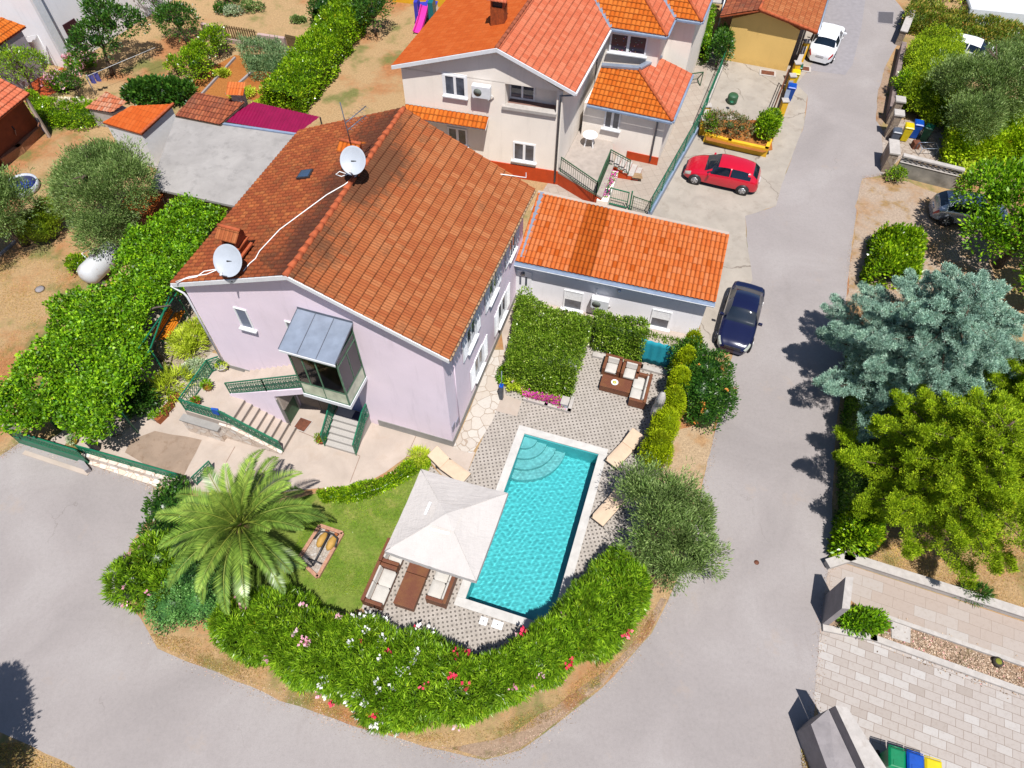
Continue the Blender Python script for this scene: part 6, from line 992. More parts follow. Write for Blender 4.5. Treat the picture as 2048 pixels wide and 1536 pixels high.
# playground
pg = thing('play_slide', 'plastic children slide with pink chute and blue and purple sides', 'slide', g(835, 60)); p0 = g(834, 66, .1); p1 = g(850, 12, 1.3); mb = MB(); PKm = simple('pink plastic', alb(240, 60, 180, .8), .35, .04, 5); n = 8
prof = [p0.lerp(p1, k / n) + Vector((0, 0, -.12 * math.sin(math.pi * k / n))) for k in range(n + 1)]
for k in range(n): mb.bar(prof[k], prof[k + 1], .5, .05); mb.bar(prof[k] + Vector((-.25, 0, .1)), prof[k + 1] + Vector((-.25, 0, .1)), .06, .2); mb.bar(prof[k] + Vector((.25, 0, .1)), prof[k + 1] + Vector((.25, 0, .1)), .06, .2)
mb.build('chute', PKm, pg); BLp = simple('purple blue plastic', alb(70, 70, 200, .8), .4, .05, 5); TEp = simple('teal plastic', alb(20, 120, 130, .8), .4, .05, 5)
mb = MB(); q = p1; mb.box((q.x - .55, q.y - .1, .9), (.25, 1.0, 1.9), -.1); mb.build('left_tower', BLp, pg); mb = MB(); mb.box((q.x + .5, q.y - .1, .9), (.35, 1.1, 1.9), -.1); mb.build('right_tower', TEp, pg); mb = MB(); mb.box((q.x, q.y + .3, 1.25), (.8, .6, .08)); mb.build('platform', BLp, pg)
t = thing('white_garden_box', 'white plastic storage box with a round mark beside the slide', 'box', g(863, 28)); p = g(865, 34); MB().box((p.x, p.y, .5), (.8, .5, 1.0), -.2).build('box_body', WHITEF, t, bev=.03); MB().box((p.x, p.y, 1.03), (.86, .56, .07), -.2).build('lid', BLp, t, bev=.02)
lowwall('yellow_back_wall', 'yellow wall behind the children slide', gp([(790, 2), (900, 14), (960, 26)]), .3, .9, YELLOWD)

for (x, y), l in (((180, 150), 'left of two violet towels on the washing line by the pink hydrangea'), ((190, 146), 'right of two violet towels on the washing line by the pink hydrangea')):
    a = g(x, y, 1.3); t = thing('hanging_towel', l, 'towel', (a.x, a.y, .7)); mb = MB(); vs = [(a.x + i * .07 - .17, a.y + .03 * math.sin(i * 2), 1.3 - j * .2) for j in range(4) for i in range(6)]; mb.add(vs, [(j * 6 + i, j * 6 + i + 1, (j + 1) * 6 + i + 1, (j + 1) * 6 + i) for j in range(3) for i in range(5)], sm=True); mb.build('towel_cloth', simple('violet towel', alb(110, 110, 200), .9), t)
wl_ = thing('washing_line', 'thin washing line with pole across the dry lawn', 'washing line', g(175, 152)); a, b = g(172, 153, 1.32), g(310, 95, 1.6); MB().tube([a, b], .012, 4).build('line', WHITECAB, wl_); MB().tube([(a.x, a.y, 0), a], .03, 6).build('pole', METAL, wl_)
t = thing('stump_planter', 'round mossy stump with a green top in the weedy gravel strip', 'planter', g(1992, 1325)); q = g(1992, 1325); MB().lathe(q, [(.2, 0), (.18, .16), (.12, .18)], 14).build('stump', simple('dark bark stump', alb(84, 74, 66), .9, .3, 12, .5), t); MB().lathe((q.x, q.y, .17), [(.13, 0), (.1, .03), (0, .04)], 12).build('moss', simple('lime moss', alb(160, 164, 60), .9), t)
# ================================================================ POOL FURNITURE
def canvas_mat():
    t = NT('off white canvas'); c = alb(234, 227, 223, .72); col = t.ramp(t.noise(1.1, 6, .7), [(.3, tuple(x * .9 for x in c[:3])), (.65, c)]); st = t.ramp(t.noise(2.3, 6, .75, t.rot(.4, (1, 3, 1))), [(.6, W(0)), (.8, W(.3))]); col = t.mix(st, col, alb(196, 180, 160, .6))
    w1 = t.noise(5, 5, .6, t.rot(.6, (1, .15, 1)), .6); w2 = t.noise(7, 4, .6, t.rot(-.9, (.15, 1, 1)), .6); t.bump(t.math('ADD', w1, w2), .55, .05); return t.done(col, .9, .1)
CAN = canvas_mat()
ps = thing('square_parasol', 'big square cream parasol between the lawn sofas and the pool', 'parasol', g(895, 1062)); zc = 2.38
cn4 = [g(769, 1102, zc), g(842, 938, zc), g(1016, 986, zc), g(952, 1162, zc)]; ctr = sum(cn4, Vector()) / 4; ap = Vector((ctr.x, ctr.y, 3.02)); mb = MB(); n = 14; vs = []; fs = []
for q in range(4):
    a, b = cn4[q], cn4[(q + 1) % 4]; base = len(vs)
    for j in range(n + 1):
        for i in range(n + 1):
            e = a.lerp(b, i / n); t_ = j / n; p = e.lerp(ap, t_); s_ = math.sin(math.pi * i / n); p.z -= .07 * s_ * (1 - t_) * (1 - t_ * .5) + .04 * math.sin(math.pi * t_) * s_ - .015 * math.sin(i * 2.1 + j) * (1 - t_); vs.append(p)
    fs += [(base + j * (n + 1) + i, base + j * (n + 1) + i + 1, base + (j + 1) * (n + 1) + i + 1, base + (j + 1) * (n + 1) + i) for j in range(n) for i in range(n)]
mb.add(vs, fs, sm=True); cpy = mb.build('canopy', CAN, ps)
mb = MB()
for q in range(4):
    a, b = cn4[q], cn4[(q + 1) % 4]; k = 20; vv = []
    for i in range(k + 1): e = a.lerp(b, i / k); e.z -= .07 * math.sin(math.pi * i / k); vv += [e - Vector((0, 0, .004)), e - Vector((0, 0, .22 + .02 * math.sin(i * 1.9))) + (e - ctr).normalized() * .02]
    mb.add(vv, [(2 * i, 2 * i + 1, 2 * i + 3, 2 * i + 2) for i in range(k)], sm=True)
mb.build('valance', CAN, cpy)
mb = MB(); vt = [ctr + (c - ctr) * .27 for c in cn4]; vt = [Vector((p.x, p.y, 2.90)) for p in vt]; tp = Vector((ctr.x, ctr.y, 3.12)); mb.add(vt + [tp], [(0, 1, 4), (1, 2, 4), (2, 3, 4), (3, 0, 4)]); mb.build('vent_flap', CAN, cpy)
for (x0, y0), (x1, y1) in (((862, 1059), (898, 1068)), ((850, 1030), (861, 1005))): a, b = g(x0, y0, 2.86), g(x1, y1, 2.86); m_ = MB(); m_.bar(a + U * .03, b + U * .03, .09, .02); m_.build('vent_strip', WHITEF, cpy)
MB().tube([(ctr.x, ctr.y, 0), (ctr.x, ctr.y, 3.0)], .035, 10).build('pole', DARKM, ps); MB().box((ctr.x, ctr.y, .06), (.8, .8, .1), -PYAW).build('base_plate', GREYCON, ps)
for q in range(4): m_ = MB(); m_.tube([ctr.lerp(ap, 1).lerp(cn4[q], k / 6) + Vector((0, 0, .012)) for k in range(1, 7)], .012, 5); m_.build('seam', CAN, cpy)
for q in range(4): m_ = MB(); m_.bar(Vector((ctr.x, ctr.y, 2.92)), cn4[q] - Vector((0, 0, .02)), .03); m_.build('rib', DARKM, ps)
def rattan_mat():
    t = NT('woven brown rattan'); w_ = t.n('TexWave'); w_.inputs['Scale'].default_value = 22; w_.inputs['Distortion'].default_value = 2; t.l(t.pos(), w_.inputs['Vector']); col = t.ramp(w_.outputs['Fac'], [(.2, alb(92, 50, 36, .8)), (.7, alb(146, 90, 66, .85))]); col = t.mix(t.ramp(t.noise(2.5, 4), [(.4, W(0)), (.7, W(.5))]), col, alb(150, 104, 60, .8)); t.bump(w_.outputs['Fac'], .4, .01); return t.done(col, .55, .4)
RAT = rattan_mat()
def cushion(mb, x0, x1, y0, y1, z0, z1, r=.05):
    nx = 8; vs = []; P = []
    for j in range(nx + 1):
        for i in range(nx + 1):
            u_, v_ = i / nx, j / nx; e = min(1, min(u_, 1 - u_, v_, 1 - v_) * 6) ** .5; vs.append((x0 + (x1 - x0) * u_, y0 + (y1 - y0) * v_, z1 - r * (1 - e) + .012 * math.sin(math.pi * u_) * math.sin(math.pi * v_)))
    mb.add(vs, [(j * (nx + 1) + i, j * (nx + 1) + i + 1, (j + 1) * (nx + 1) + i + 1, (j + 1) * (nx + 1) + i) for j in range(nx) for i in range(nx)], sm=True); mb.hexa([(x0, y0, z0), (x1, y0, z0), (x1, y1, z0), (x0, y1, z0)], [(x0, y0, z1 - r), (x1, y0, z1 - r), (x1, y1, z1 - r), (x0, y1, z1 - r)])
def sofa(name, label, cat, loc, rz, w_, d=.82, h=.66, seats=2, group=None):
    """local: x along seat, front at -y"""
    t = thing(name, label, cat, loc, rz, group); ar = .14; mb = MB(); mb.box((0, 0, .17), (w_ - .01, d - .01, .26)); mb.build('base_frame', RAT, t, local=True, bev=.012)
    mb = MB(); mb.box((0, d / 2 - .07, h / 2 + .02), (w_, .14, h - .04)); mb.build('backrest', RAT, t, local=True, bev=.015)
    for s in (-1, 1): mb = MB(); mb.box((s * (w_ / 2 - ar / 2), -.07, h * .43 + .02), (ar, d - .145, h * .8)); mb.build('armrest', RAT, t, local=True, bev=.015)
    iw = w_ - 2 * ar - .02
    for k in range(seats):
        x0 = -iw / 2 + iw * k / seats + .005; x1 = x0 + iw / seats - .01; mb = MB(); cushion(mb, x0, x1, -d / 2 - .01, d / 2 - .3, .301, .43); mb.build('seat_cushion', CUSH, t, local=True)
        mb = MB(); mb.hexa([(x0, d / 2 - .29, .36), (x1, d / 2 - .29, .36), (x1, d / 2 - .15, .36), (x0, d / 2 - .15, .36)], [(x0, d / 2 - .22, h + .02), (x1, d / 2 - .22, h + .02), (x1, d / 2 - .145, h + .02), (x0, d / 2 - .145, h + .02)]); mb.build('back_cushion', CUSH, t, local=True, bev=.03)
    for sx in (-1, 1):
        for sy in (-1, 1): m_ = MB(); m_.box((sx * (w_ / 2 - .08), sy * (d / 2 - .08), .02), (.06, .06, .04)); m_.build('foot', DARKM, t, local=True)
    return t
def ctable(name, label, loc, rz, w_, d, h=.42):
    t = thing(name, label, 'table', loc, rz, None); MB().box((0, 0, h / 2), (w_ - .03, d - .03, h - .04)).build('base_frame', RAT, t, local=True, bev=.01); MB().box((0, 0, h - .015), (w_, d, .03)).build('tabletop', RAT, t, local=True, bev=.008); return t
def place(px, py, a, b):   # ground point + offsets along pool axes (right, away)
    p = g(px, py, .008); return Vector((p.x, p.y, 0.008)) + Vector((*(pv * a + pu * b), 0))
zR = -PYAW; RZr = zR - R(90); RZl = zR + R(90)
sofa('rattan_sofa', 'rattan sofa beside the lawn with its back to the grass', 'sofa', place(766, 1223, -.42, .82), RZl, 1.64, .84, .66, 2)
sofa('rattan_armchair', 'rattan armchair half hidden under the parasol behind the lawn side sofa', 'armchair', place(766, 1223, -.42, 2.15), RZl, .95, .84, .66, 1)
ctable('rattan_coffee_table', 'brown rattan coffee table nearest the oleander hedge, sticking out from under the parasol', place(829, 1226, -.42, .65), zR, .84, 1.3); ctable('rattan_coffee_table', 'sun faded rattan coffee table mostly under the parasol', place(829, 1226, -.42, 1.85), zR, .84, 1.05)
sofa('rattan_sofa', 'rattan sofa under the parasol with its back to the pool', 'sofa', place(893, 1219, -.42, .85), RZr, 1.7, .84, .66, 2)
sofa('rattan_armchair', 'left of two rattan armchairs against the ivy fence', 'armchair', place(1201, 750, .43, .45), zR, .84, .84, .66, 1, 'armchairs against the ivy fence'); sofa('rattan_armchair', 'rattan armchair nearest the turquoise fence panel', 'armchair', place(1201, 750, 1.32, .40), zR, .84, .84, .66, 1, 'armchairs against the ivy fence')
sofa('rattan_sofa', 'rattan sofa beside the closed parasol and cypress hedge', 'sofa', place(1286, 822, -.36, .88), RZr, 1.66, .78, .66, 2); ctable('rattan_coffee_table', 'rattan coffee table with a fruit bowl in front of the two armchairs', place(1196.5, 781, .72, .36), zR, 1.42, .7)
bw = thing('fruit_bowl', 'white bowl of lemons on the rattan coffee table', 'bowl', g(1229, 766, .44)); p = g(1229, 766, .43); MB().lathe(p, [(.06, 0), (.14, .03), (.17, .07), (.15, .07), (.1, .03)], 18).build('bowl_body', WHITEF, bw)
for k in range(5): a = k * 1.25; m_ = MB(); m_.lathe((p.x + math.cos(a) * .06, p.y + math.sin(a) * .06, p.z + .045), [(.0, 0), (.03, .012), (.038, .035), (.03, .055), (.0, .07)], 8); m_.build('lemon', simple('lemon yellow', alb(226, 220, 60, .8), .5, .1, 9), bw)
LCU = simple('peach lounger cushion', alb(240, 212, 184, .74), .9, .04, 4, .1)
def lounger(label, a, b, group='sun loungers'):
    """a foot end, b head end on the ground"""
    a = Vector(a); b = Vector(b); d = (b - a); L = d.length; rz = math.atan2(d.y, d.x); t = thing('sun_lounger', label, 'sun lounger', ((a + b) / 2).to_tuple(), rz, group); L = 1.95; x0 = -L / 2; mb = MB()
    for s in (-1, 1): mb.box((x0 + L * .36, s * .3, .27), (L * .72, .05, .06))
    for k in range(9): mb.box((x0 + .06 + k * .16, 0, .28), (.05, .58, .03))
    mb.build('frame', DARKM, t, local=True)
    for sx, sy in ((0, 1), (0, -1), (1, 1), (1, -1)): m_ = MB(); m_.bar((x0 + .12 + sx * 1.35, sy * .28, 0), (x0 + .12 + sx * 1.35, sy * .28, .26), .05); m_.build('leg', DARKM, t, local=True)
    mb = MB(); cushion(mb, x0, x0 + L * .63, -.32, .32, .3, .4, .04); mb.build('seat_cushion', LCU, t, local=True)
    mb = MB(); P = [(x0 + L * .63, y, .31) for y in (-.32, .32)]; Q = [(L / 2 - .03, y, .68) for y in (-.32, .32)]; nrm_ = Vector((-.37, 0, .69)).normalized() * .1; pts = [Vector(P[0]), Vector(Q[0]), Vector(Q[1]), Vector(P[1])]; mb.hexa(pts, [q + nrm_ for q in pts]); mb.build('back_cushion', LCU, t, local=True, bev=.03); return t
lounger('peach sun lounger closest to the row of golden cypresses', g(1217, 938), g(1276, 876)); lounger('peach sun lounger half under the olive tree beside the pool', g(1190, 1052), g(1250, 984)); lounger('peach sun lounger left of the pool poking out above the square parasol', g(930, 963), g(868, 918))
cu = thing('closed_parasol', 'closed white parasol standing by the cypress hedge', 'parasol', g(1306, 852)); p = g(1306, 852); q = p + Vector((-.0, .1, 0)); MB().tube([q, q + U * 2.55], .03, 8).build('pole', WHITECAB, cu); MB().box((q.x, q.y, .06), (.5, .5, .1)).build('base_plate', GREYCON, cu)
mb = MB(); vs = []; fs = []; nn = 22; hs = [(2.6, .03), (2.5, .1), (2.2, .16), (1.8, .2), (1.75, .15), (1.4, .22), (1.0, .24), (.75, .2)]
for z, r in hs:
    for k in range(nn): a = 2 * math.pi * k / nn; rr = r * (1 + .28 * (k % 2) - .1); vs.append((q.x + math.cos(a) * rr, q.y + math.sin(a) * rr, z + (.06 * (k % 2) if z < .8 else 0)))
for j in range(len(hs) - 1): fs += [(j * nn + k, j * nn + (k + 1) % nn, (j + 1) * nn + (k + 1) % nn, (j + 1) * nn + k) for k in range(nn)]
mb.add(vs, fs, sm=True); mb.build('folded_canopy', CAN, cu)
sh = thing('garden_shower', 'slim dark shower column with blue top beside the flower bed', 'shower', g(1003, 797)); p = g(1003, 797); MB().box((p.x, p.y, .5), (.16, .2, 1.0), -.3).build('column', simple('dark slate column', (.05, .06, .08, 1), .4, .2, 4), sh, bev=.02); MB().box((p.x, p.y, 1.04), (.18, .2, .09), -.3).build('blue_top', simple('blue plastic', alb(20, 90, 200, .8), .4), sh); MB().tube([p + U * 1.0, p + U * 2.1 + Vector((.02, .05, 0))], .02, 6).build('riser_pipe', METAL, sh)
wp = thing('white_stone_block', 'pale blue white block at the corner of the flower bed', 'block', g(1129, 812)); p = g(1129, 812); MB().box((p.x, p.y, .22), (.32, .42, .44), -PYAW).build('block_body', simple('pale stone', alb(206, 214, 232, .72), .7, .05, 4), wp, bev=.02); MB().box((p.x, p.y, .45), (.36, .46, .04), -PYAW).build('cap', STONEW, wp)
lowwall('flower_bed_edging', 'white stone edging of the petunia bed', gp([(1050, 800), (1092, 812), (1138, 824), (1145, 800)]), .16, .18, STONEW)
lowwall('fence_footing', 'white stone footing under the turquoise panel', gp([(1190, 712), (1215, 718), (1280, 735), (1328, 748)]), .25, .15, STONEW)
tf = thing('turquoise_screen', 'turquoise fabric fence screen behind the rattan seats', 'fence', g(1300, 725)); a, b = g(1273, 722), g(1338, 738); TQ = NT('woven turquoise screen'); TQm = TQ.done(TQ.mix(TQ.ramp(TQ.noise(30, 3), [(.4, W(0)), (.6, W(.35))]), alb(40, 150, 166, 1.1), alb(26, 112, 136, 1.1)), .8, .2)
vs = []; n = 16
for j in range(6):
    for i in range(n + 1): e = a.lerp(b, i / n); vs.append((e.x + .02 * math.sin(i * 1.3 + j), e.y + .03 * math.sin(i * 1.7), .1 + j * .33 - .03 * math.sin(math.pi * i / n) * (j == 5)))
mb = MB(); mb.add(vs, [(j * (n + 1) + i, j * (n + 1) + i + 1, (j + 1) * (n + 1) + i + 1, (j + 1) * (n + 1) + i) for j in range(5) for i in range(n)], sm=True); o = mb.build('screen_cloth', TQm, tf); sm_ = o.modifiers.new('thick', 'SOLIDIFY'); sm_.thickness = .01
for f in (0, .5, 1): e = a.lerp(b, f); m_ = MB(); m_.tube([e + Vector((0, .04, 0)), e + Vector((0, .04, 1.8))], .025, 6); m_.build('post', GREENP, tf)
# anchor planter
apn = thing('pebble_bed', 'small brick edged pebble bed on the lawn by the palm', 'flower bed', g(650, 1095)); q = gp([(641, 1053), (686, 1068), (636, 1156), (598, 1120)]); mb = MB(); BRK = simple('pink brick edging', alb(226, 170, 140), .8, .15, 12, .3)
for i in range(4): wallbox(mb, q[i], q[(i + 1) % 4], .14, 0, .14)
mb.build('edging', BRK, apn); mb = MB(); mb.prism([p.to_2d() for p in q], .0, .05); mb.build('pebbles', crazy_mat('white pebbles', alb(226, 214, 200), alb(206, 190, 176), alb(236, 230, 224), alb(160, 140, 124), 9), apn)
anc = thing('iron_anchor', 'black iron anchor lying across the pebble bed', 'anchor', g(655, 1085, .2)); a, b = g(659, 1066, .35), g(625, 1132, .2); mb = MB(); mb.tube([a, b], .035, 6); mb.build('shank', DARKM, anc); d = (b - a).normalized(); s_ = Vector((d.y, -d.x, 0)); mb = MB(); mb.tube([a + d * .45 - s_ * .5 , a + d * .1 - s_ * .42, a - s_ * .15, a + s_ * .15, a + d * .1 + s_ * .42, a + d * .45 + s_ * .5], .035, 6); mb.build('arm', DARKM, anc); mb = MB(); mb.tube([b - s_ * .3 - d * .2, b + s_ * .3 - d * .2], .03, 6); mb.build('stock', DARKM, anc)
for (x, y), l in (((645, 1078), 'ochre clay jar lying left of the anchor'), ((664, 1084), 'ochre clay jar lying right of the anchor')):
    t = thing('clay_jar', l, 'jar', g(x, y, .15)); p = g(x, y, .2); ax = Vector((.35, .9, 0)).to_track_quat('Z', 'Y').to_matrix(); MB().lathe(p, [(.03, -.38), (.12, -.3), (.17, -.1), (.16, .1), (.08, .26), (.06, .3)], 16, ax=ax).build('jar_body', simple('ochre clay', alb(230, 180, 90), .7, .1, 6), t); MB().lathe(p, [(.06, .3), (.09, .36), (.09, .38)], 14, ax=ax).build('neck', TERRA, t)
# ================================================================ CARS
def paint(name, c, rough=.22, metal=.25):
    return simple(name, c, rough, .03, 2, spec=.6, metal=metal, coat=.8)
GLS = simple('car window glass', (.006, .012, .022, 1), .04, .2, 1, spec=.9)
LENS = simple('headlight lens', alb(200, 206, 196, .8), .15, .15, 14, spec=.8); TAIL = simple('tail light lens', alb(190, 24, 34, .8), .2, .1, 6, spec=.7); PLATE = simple('number plate white', alb(226, 226, 232, .72), .5, .05, 20)
def car(name, label, loc, heading, L, Wd, H, kind, pm, cat='car'):
    """local: x forward; built from front (x=L/2) to rear"""
    t = thing(name, label, cat, loc, heading, None); hw = Wd / 2
    if kind == 'sedan': zt = [(0, .5), (.02, .62), (.07, .74), (.16, .84), (.29, .96), (.33, 1.02), (.44, H - .06), (.54, H), (.66, H - .04), (.74, H - .14), (.86, 1.04), (.90, 1.02), (.975, .98), (1, .62)]; ws = (.305, .44); rg = (.735, .865); sg = (.34, .80)
    else: zt = [(0, .5), (.02, .62), (.06, .76), (.14, .88), (.25, 1.0), (.29, 1.06), (.43, H - .05), (.55, H), (.75, H - .03), (.88, H - .12), (.955, 1.08), (.985, .95), (1, .6)]; ws = (.265, .43); rg = (.885, .955); sg = (.31, .875)
    wp_ = [(0, .62), (.03, .80), (.08, .91), (.18, .975), (.5, 1), (.85, .975), (.95, .90), (.985, .80), (1, .66)]; sh_ = [(0, .5), (.03, .6), (.1, .74), (.28, .88), (.6, .93), (.9, .95), (.97, .9), (1, .6)]
    rf_ = [(0, .8), (.2, .86), (.28, .84), (.43, .70), (.6, .70), (.86, .66), (.95, .74), (1, .8)] if kind != 'sedan' else [(0, .8), (.2, .86), (.3, .84), (.44, .70), (.6, .70), (.74, .66), (.87, .8), (1, .8)]
    xs = np.linspace(0, 1, 73); I = lambda c: np.interp(xs, [p[0] for p in c], [p[1] for p in c]); ker = np.array([1, 2, 3, 2, 1]) / 9.
    def sm(a): b = np.pad(a, 2, 'edge'); r = np.convolve(b, ker, 'valid'); r[0] = a[0]; r[-1] = a[-1]; return r
    Z, Wn, S, Rr = sm(I(zt)), sm(I(wp_)) * hw, sm(I(sh_)), sm(I(rf_)); S = np.minimum(S, Z - .05); rows = []
    for i in range(len(xs)):
        w_, z, s, r = Wn[i], Z[i], S[i], Wn[i] * Rr[i]; half = [(w_ * .86, .2), (w_ * .97, .3), (w_, .48), (w_ * .995, s * .82), (w_ * .965, s), (w_ * .93, s + (z - s) * .12), (r + (w_ * .93 - r) * .45, s + (z - s) * .55), (r, z - (z - s) * .09), (r * .82, z - .012), (r * .45, z + .012), (0, z + .02)]
        rows.append([(L / 2 - xs[i] * L, y, zz) for y, zz in half] + [(L / 2 - xs[i] * L, -y, zz) for y, zz in reversed(half[:-1])])
    K = len(rows[0]); allv = [p for r in rows for p in r]; cats = {}
    def cls(i, k):
        x = (xs[i] + xs[i + 1]) / 2; kk = k if k < 10 else K - 2 - k; side = 'l' if k < 10 else 'r'
        if kk in (5, 6) and sg[0] < x < sg[1] and not (abs(x - (sg[0] + sg[1]) / 2 - .01) < .012) and not (x < sg[0] + .05 and kk == 6) and not (x > sg[1] - .035 and kk == 6): return 'side_window' + side
        if kk in (7, 8, 9) and ws[0] < x < ws[1]: return 'windshield'
        if kk in (7, 8, 9) and rg[0] < x < rg[1]: return 'rear_window'
        if kk in (3, 4, 5) and .02 < x < .10: return 'headlight' + side
        if kk in (3, 4) and x > .955: return 'taillight' + side
        if kk in (0,): return 'sill'
        return 'body'
    for i in range(len(xs) - 1):
        for k in range(K - 1): cats.setdefault(cls(i, k), []).append((i * K + k, i * K + k + 1, (i + 1) * K + k + 1, (i + 1) * K + k))
    cats['body'] += [tuple(range(K))]; cats['body'] += [tuple((len(xs) - 1) * K + k for k in range(K))[::-1]]
    MM = dict(body=pm, side_window=GLS, windshield=GLS, rear_window=GLS, headlight=LENS, taillight=TAIL, sill=DARKM); par = {}
    for c in ['body'] + [c for c in cats if c != 'body']:
        nm = c[:-1] if c[-1] in 'lr' and c not in ('sill',) and c[:-1] in MM else c; used = sorted({v for f in cats[c] for v in f}); mp = {v: i for i, v in enumerate(used)}; me = bpy.data.meshes.new(nm); me.from_pydata([allv[v] for v in used], [], [tuple(mp[v] for v in f) for f in cats[c]]); bm = bmesh.new(); bm.from_mesh(me)
        if c == 'body': bmesh.ops.recalc_face_normals(bm, faces=bm.faces)
        for f in bm.faces: f.smooth = len(f.verts) == 4
        bm.to_mesh(me); bm.free(); link_mesh(nm, me, MM[nm], t, local=True)
    for sx, fx in ((1, .17), (1, .815), (-1, .17), (-1, .815)):
        x = L / 2 - fx * L; y = sx * (hw - .09); r = .315 * (L / 4.3) ** .5; ax = Matrix.Rotation(R(90), 3, 'X'); w_ = MB(); w_.lathe((x, y, r), [(r * .62, -.1), (r * .95, -.1), (r, -.07), (r, .07), (r * .95, .1), (r * .62, .1)], 28, ax=ax); wh = w_.build('wheel', RUBBER, t, local=True)
        rm = MB(); rm.lathe((x, y + sx * .085, r), [(r * .64, -.02), (r * .64, .012), (r * .57, .012), (r * .56, -.02)], 28, ax=ax); rm.lathe((x, y + sx * .09, r), [(.06, -.02), (.05, .02)], 12, ax=ax)
        for k in range(5): a = k * 2 * math.pi / 5; rm.bar((x, y + sx * .09, r), (x + math.cos(a) * r * .6, y + sx * .09, r + math.sin(a) * r * .6), .05, .075, up=Vector((0, 1, 0)))
        rm.build('rim', ALLOY, wh, local=True)
        am = MB(); am.lathe((x, sx * (hw - .004) * .985, r + .02), [(r * 1.02, -.012), (r * 1.2, -.012), (r * 1.2, .012), (r * 1.02, .012)], 28, ax=ax); am.lathe((x, sx * (hw - .03), r + .02), [(r * 1.15, -.03), (r * 1.15, .03)], 28, ax=ax); am.build('wheel_arch', DARKM, t, local=True)
        mr = None
    for s in (-1, 1):
        m_ = MB(); m_.box((L / 2 - (sg[0] + .03) * L, s * (hw + .07), .98), (.12, .2, .13)); m_.build('mirror', pm, t, local=True, bev=.02)
    m_ = MB(); m_.box((L / 2 - .02, 0, .42), (.03, .52, .12)); m_.build('number_plate', PLATE, t, local=True); m_ = MB(); m_.box((-L / 2 + .0, 0, .62), (.05, .52, .12)); m_.build('number_plate', PLATE, t, local=True); m_ = MB(); m_.box((L / 2 - .03, 0, .55), (.06, .8, .1)); m_.build('grille', DARKM, t, local=True)
    return t
def car_at(name, label, front, rear, L, Wd, H, kind, pm, shift=0):
    f = Vector(front).to_2d(); r = Vector(rear).to_2d(); d = (f - r).normalized(); m = (f + r) / 2 + Vector((-d.y, d.x)) * shift; return car(name, label, (m.x, m.y, .009), math.atan2(d.y, d.x), L, Wd, H, kind, pm)
fw, rw = g(1388, 368), g(1480, 389); dd_ = (fw - rw).to_2d().normalized(); mid = (fw + rw).to_2d() / 2 + Vector((dd_.y, -dd_.x)) * .82 ; L_ = 4.3
c0 = mid - dd_ * (.4925 - .5) * -L_; car('parked_car', 'red five door hatchback parked on the concrete drive', (c0.x, c0.y, .012), math.atan2(dd_.y, dd_.x), L_, 1.8, 1.47, 'hatch', paint('metallic red paint', (.50, .004, .022, 1), .2, .1))
car_at('parked_car', 'dark navy car parked nose down beside the annex', g(1463, 700, .45), g(1500, 567, .8), 4.25, 1.74, 1.46, 'sedan', paint('navy paint', (.006, .008, .04, 1), .18, .1))
car_at('parked_car', 'white saloon parked at the top of the street beside the yellow garage', g(1668, 46, .8), g(1640, 112, .5), 4.7, 1.86, 1.42, 'sedan', paint('white paint', (.7, .71, .73, 1), .25, 0))
car_at('parked_car', 'silver hatchback half hidden under the tree on the dusty track', g(2012, 437, .5), g(1873, 415, .5), 4.2, 1.76, 1.48, 'hatch', paint('silver paint', alb(196, 206, 220, .8), .25, .5))
car_at('parked_car', 'white car in the top right garden behind the pampas leaves', g(1990, 118, .6), g(1900, 92, .6), 4.2, 1.76, 1.4, 'hatch', paint('white paint', (.7, .71, .73, 1), .25, 0))
vn = thing('white_van', 'white van roof showing between the hedges in the top right corner', 'van', g(1975, 50, 0)); p = g(1972, 62); MB().box((p.x, p.y, 1.15), (4.4, 1.9, 1.7), -.18).build('body', paint('white paint', (.7, .71, .73, 1)), vn, bev=.15); mb = MB(); mb.box((p.x, p.y, 1.5), (4.42, 1.6, .5), -.18); mb.build('window_band', GLS, vn)
for sx, sy in ((1, 1), (1, -1), (-1, 1), (-1, -1)): m_ = MB(); m_.lathe((p.x + sx * 1.4 + sy * .14, p.y + sy * .9 - sx * .24, .32), [(.32, -.1), (.32, .1)], 18, ax=Matrix.Rotation(R(90), 3, 'X')); m_.build('wheel', RUBBER, vn)
# ================================================================ PLANTING
def C4(r, g_, b, k=1.0): return tuple(c * k for c in lin(r, g_, b)) + (1,)
F_OLE = foliage('oleander leaves', C4(34, 58, 10), C4(86, 122, 18), C4(146, 176, 44), .22, .35, .4)
F_IVY = foliage('star jasmine leaves', C4(36, 58, 10), C4(84, 114, 20), C4(150, 172, 66), .2, .3, .5, dryc=C4(196, 200, 130))
F_LIME = foliage('golden cypress needles', C4(52, 76, 8), C4(114, 140, 16), C4(170, 188, 38), .13, .6, .2)
F_BLUE = foliage('blue cedar needles', C4(58, 86, 78), C4(124, 156, 140), C4(176, 200, 182), .1, .6, .25)
F_OLIVE = foliage('olive leaves', C4(46, 66, 30), C4(96, 120, 60), C4(146, 164, 104), .2, .45, .35)
F_LAUREL = foliage('laurel leaves', C4(40, 66, 8), C4(92, 128, 14), C4(158, 182, 34), .22, .25, .5)
F_DARK = foliage('dark green leaves', C4(20, 50, 12), C4(46, 84, 24), C4(90, 124, 44), .22, .35, .4)
F_PALM = foliage('palm leaflets', C4(40, 62, 20), C4(92, 118, 44), C4(156, 174, 76), .1, .35, .45)
F_GOLD = foliage('yellow green thuja', C4(80, 98, 6), C4(136, 154, 12), C4(176, 188, 34), .2, .6, .2)
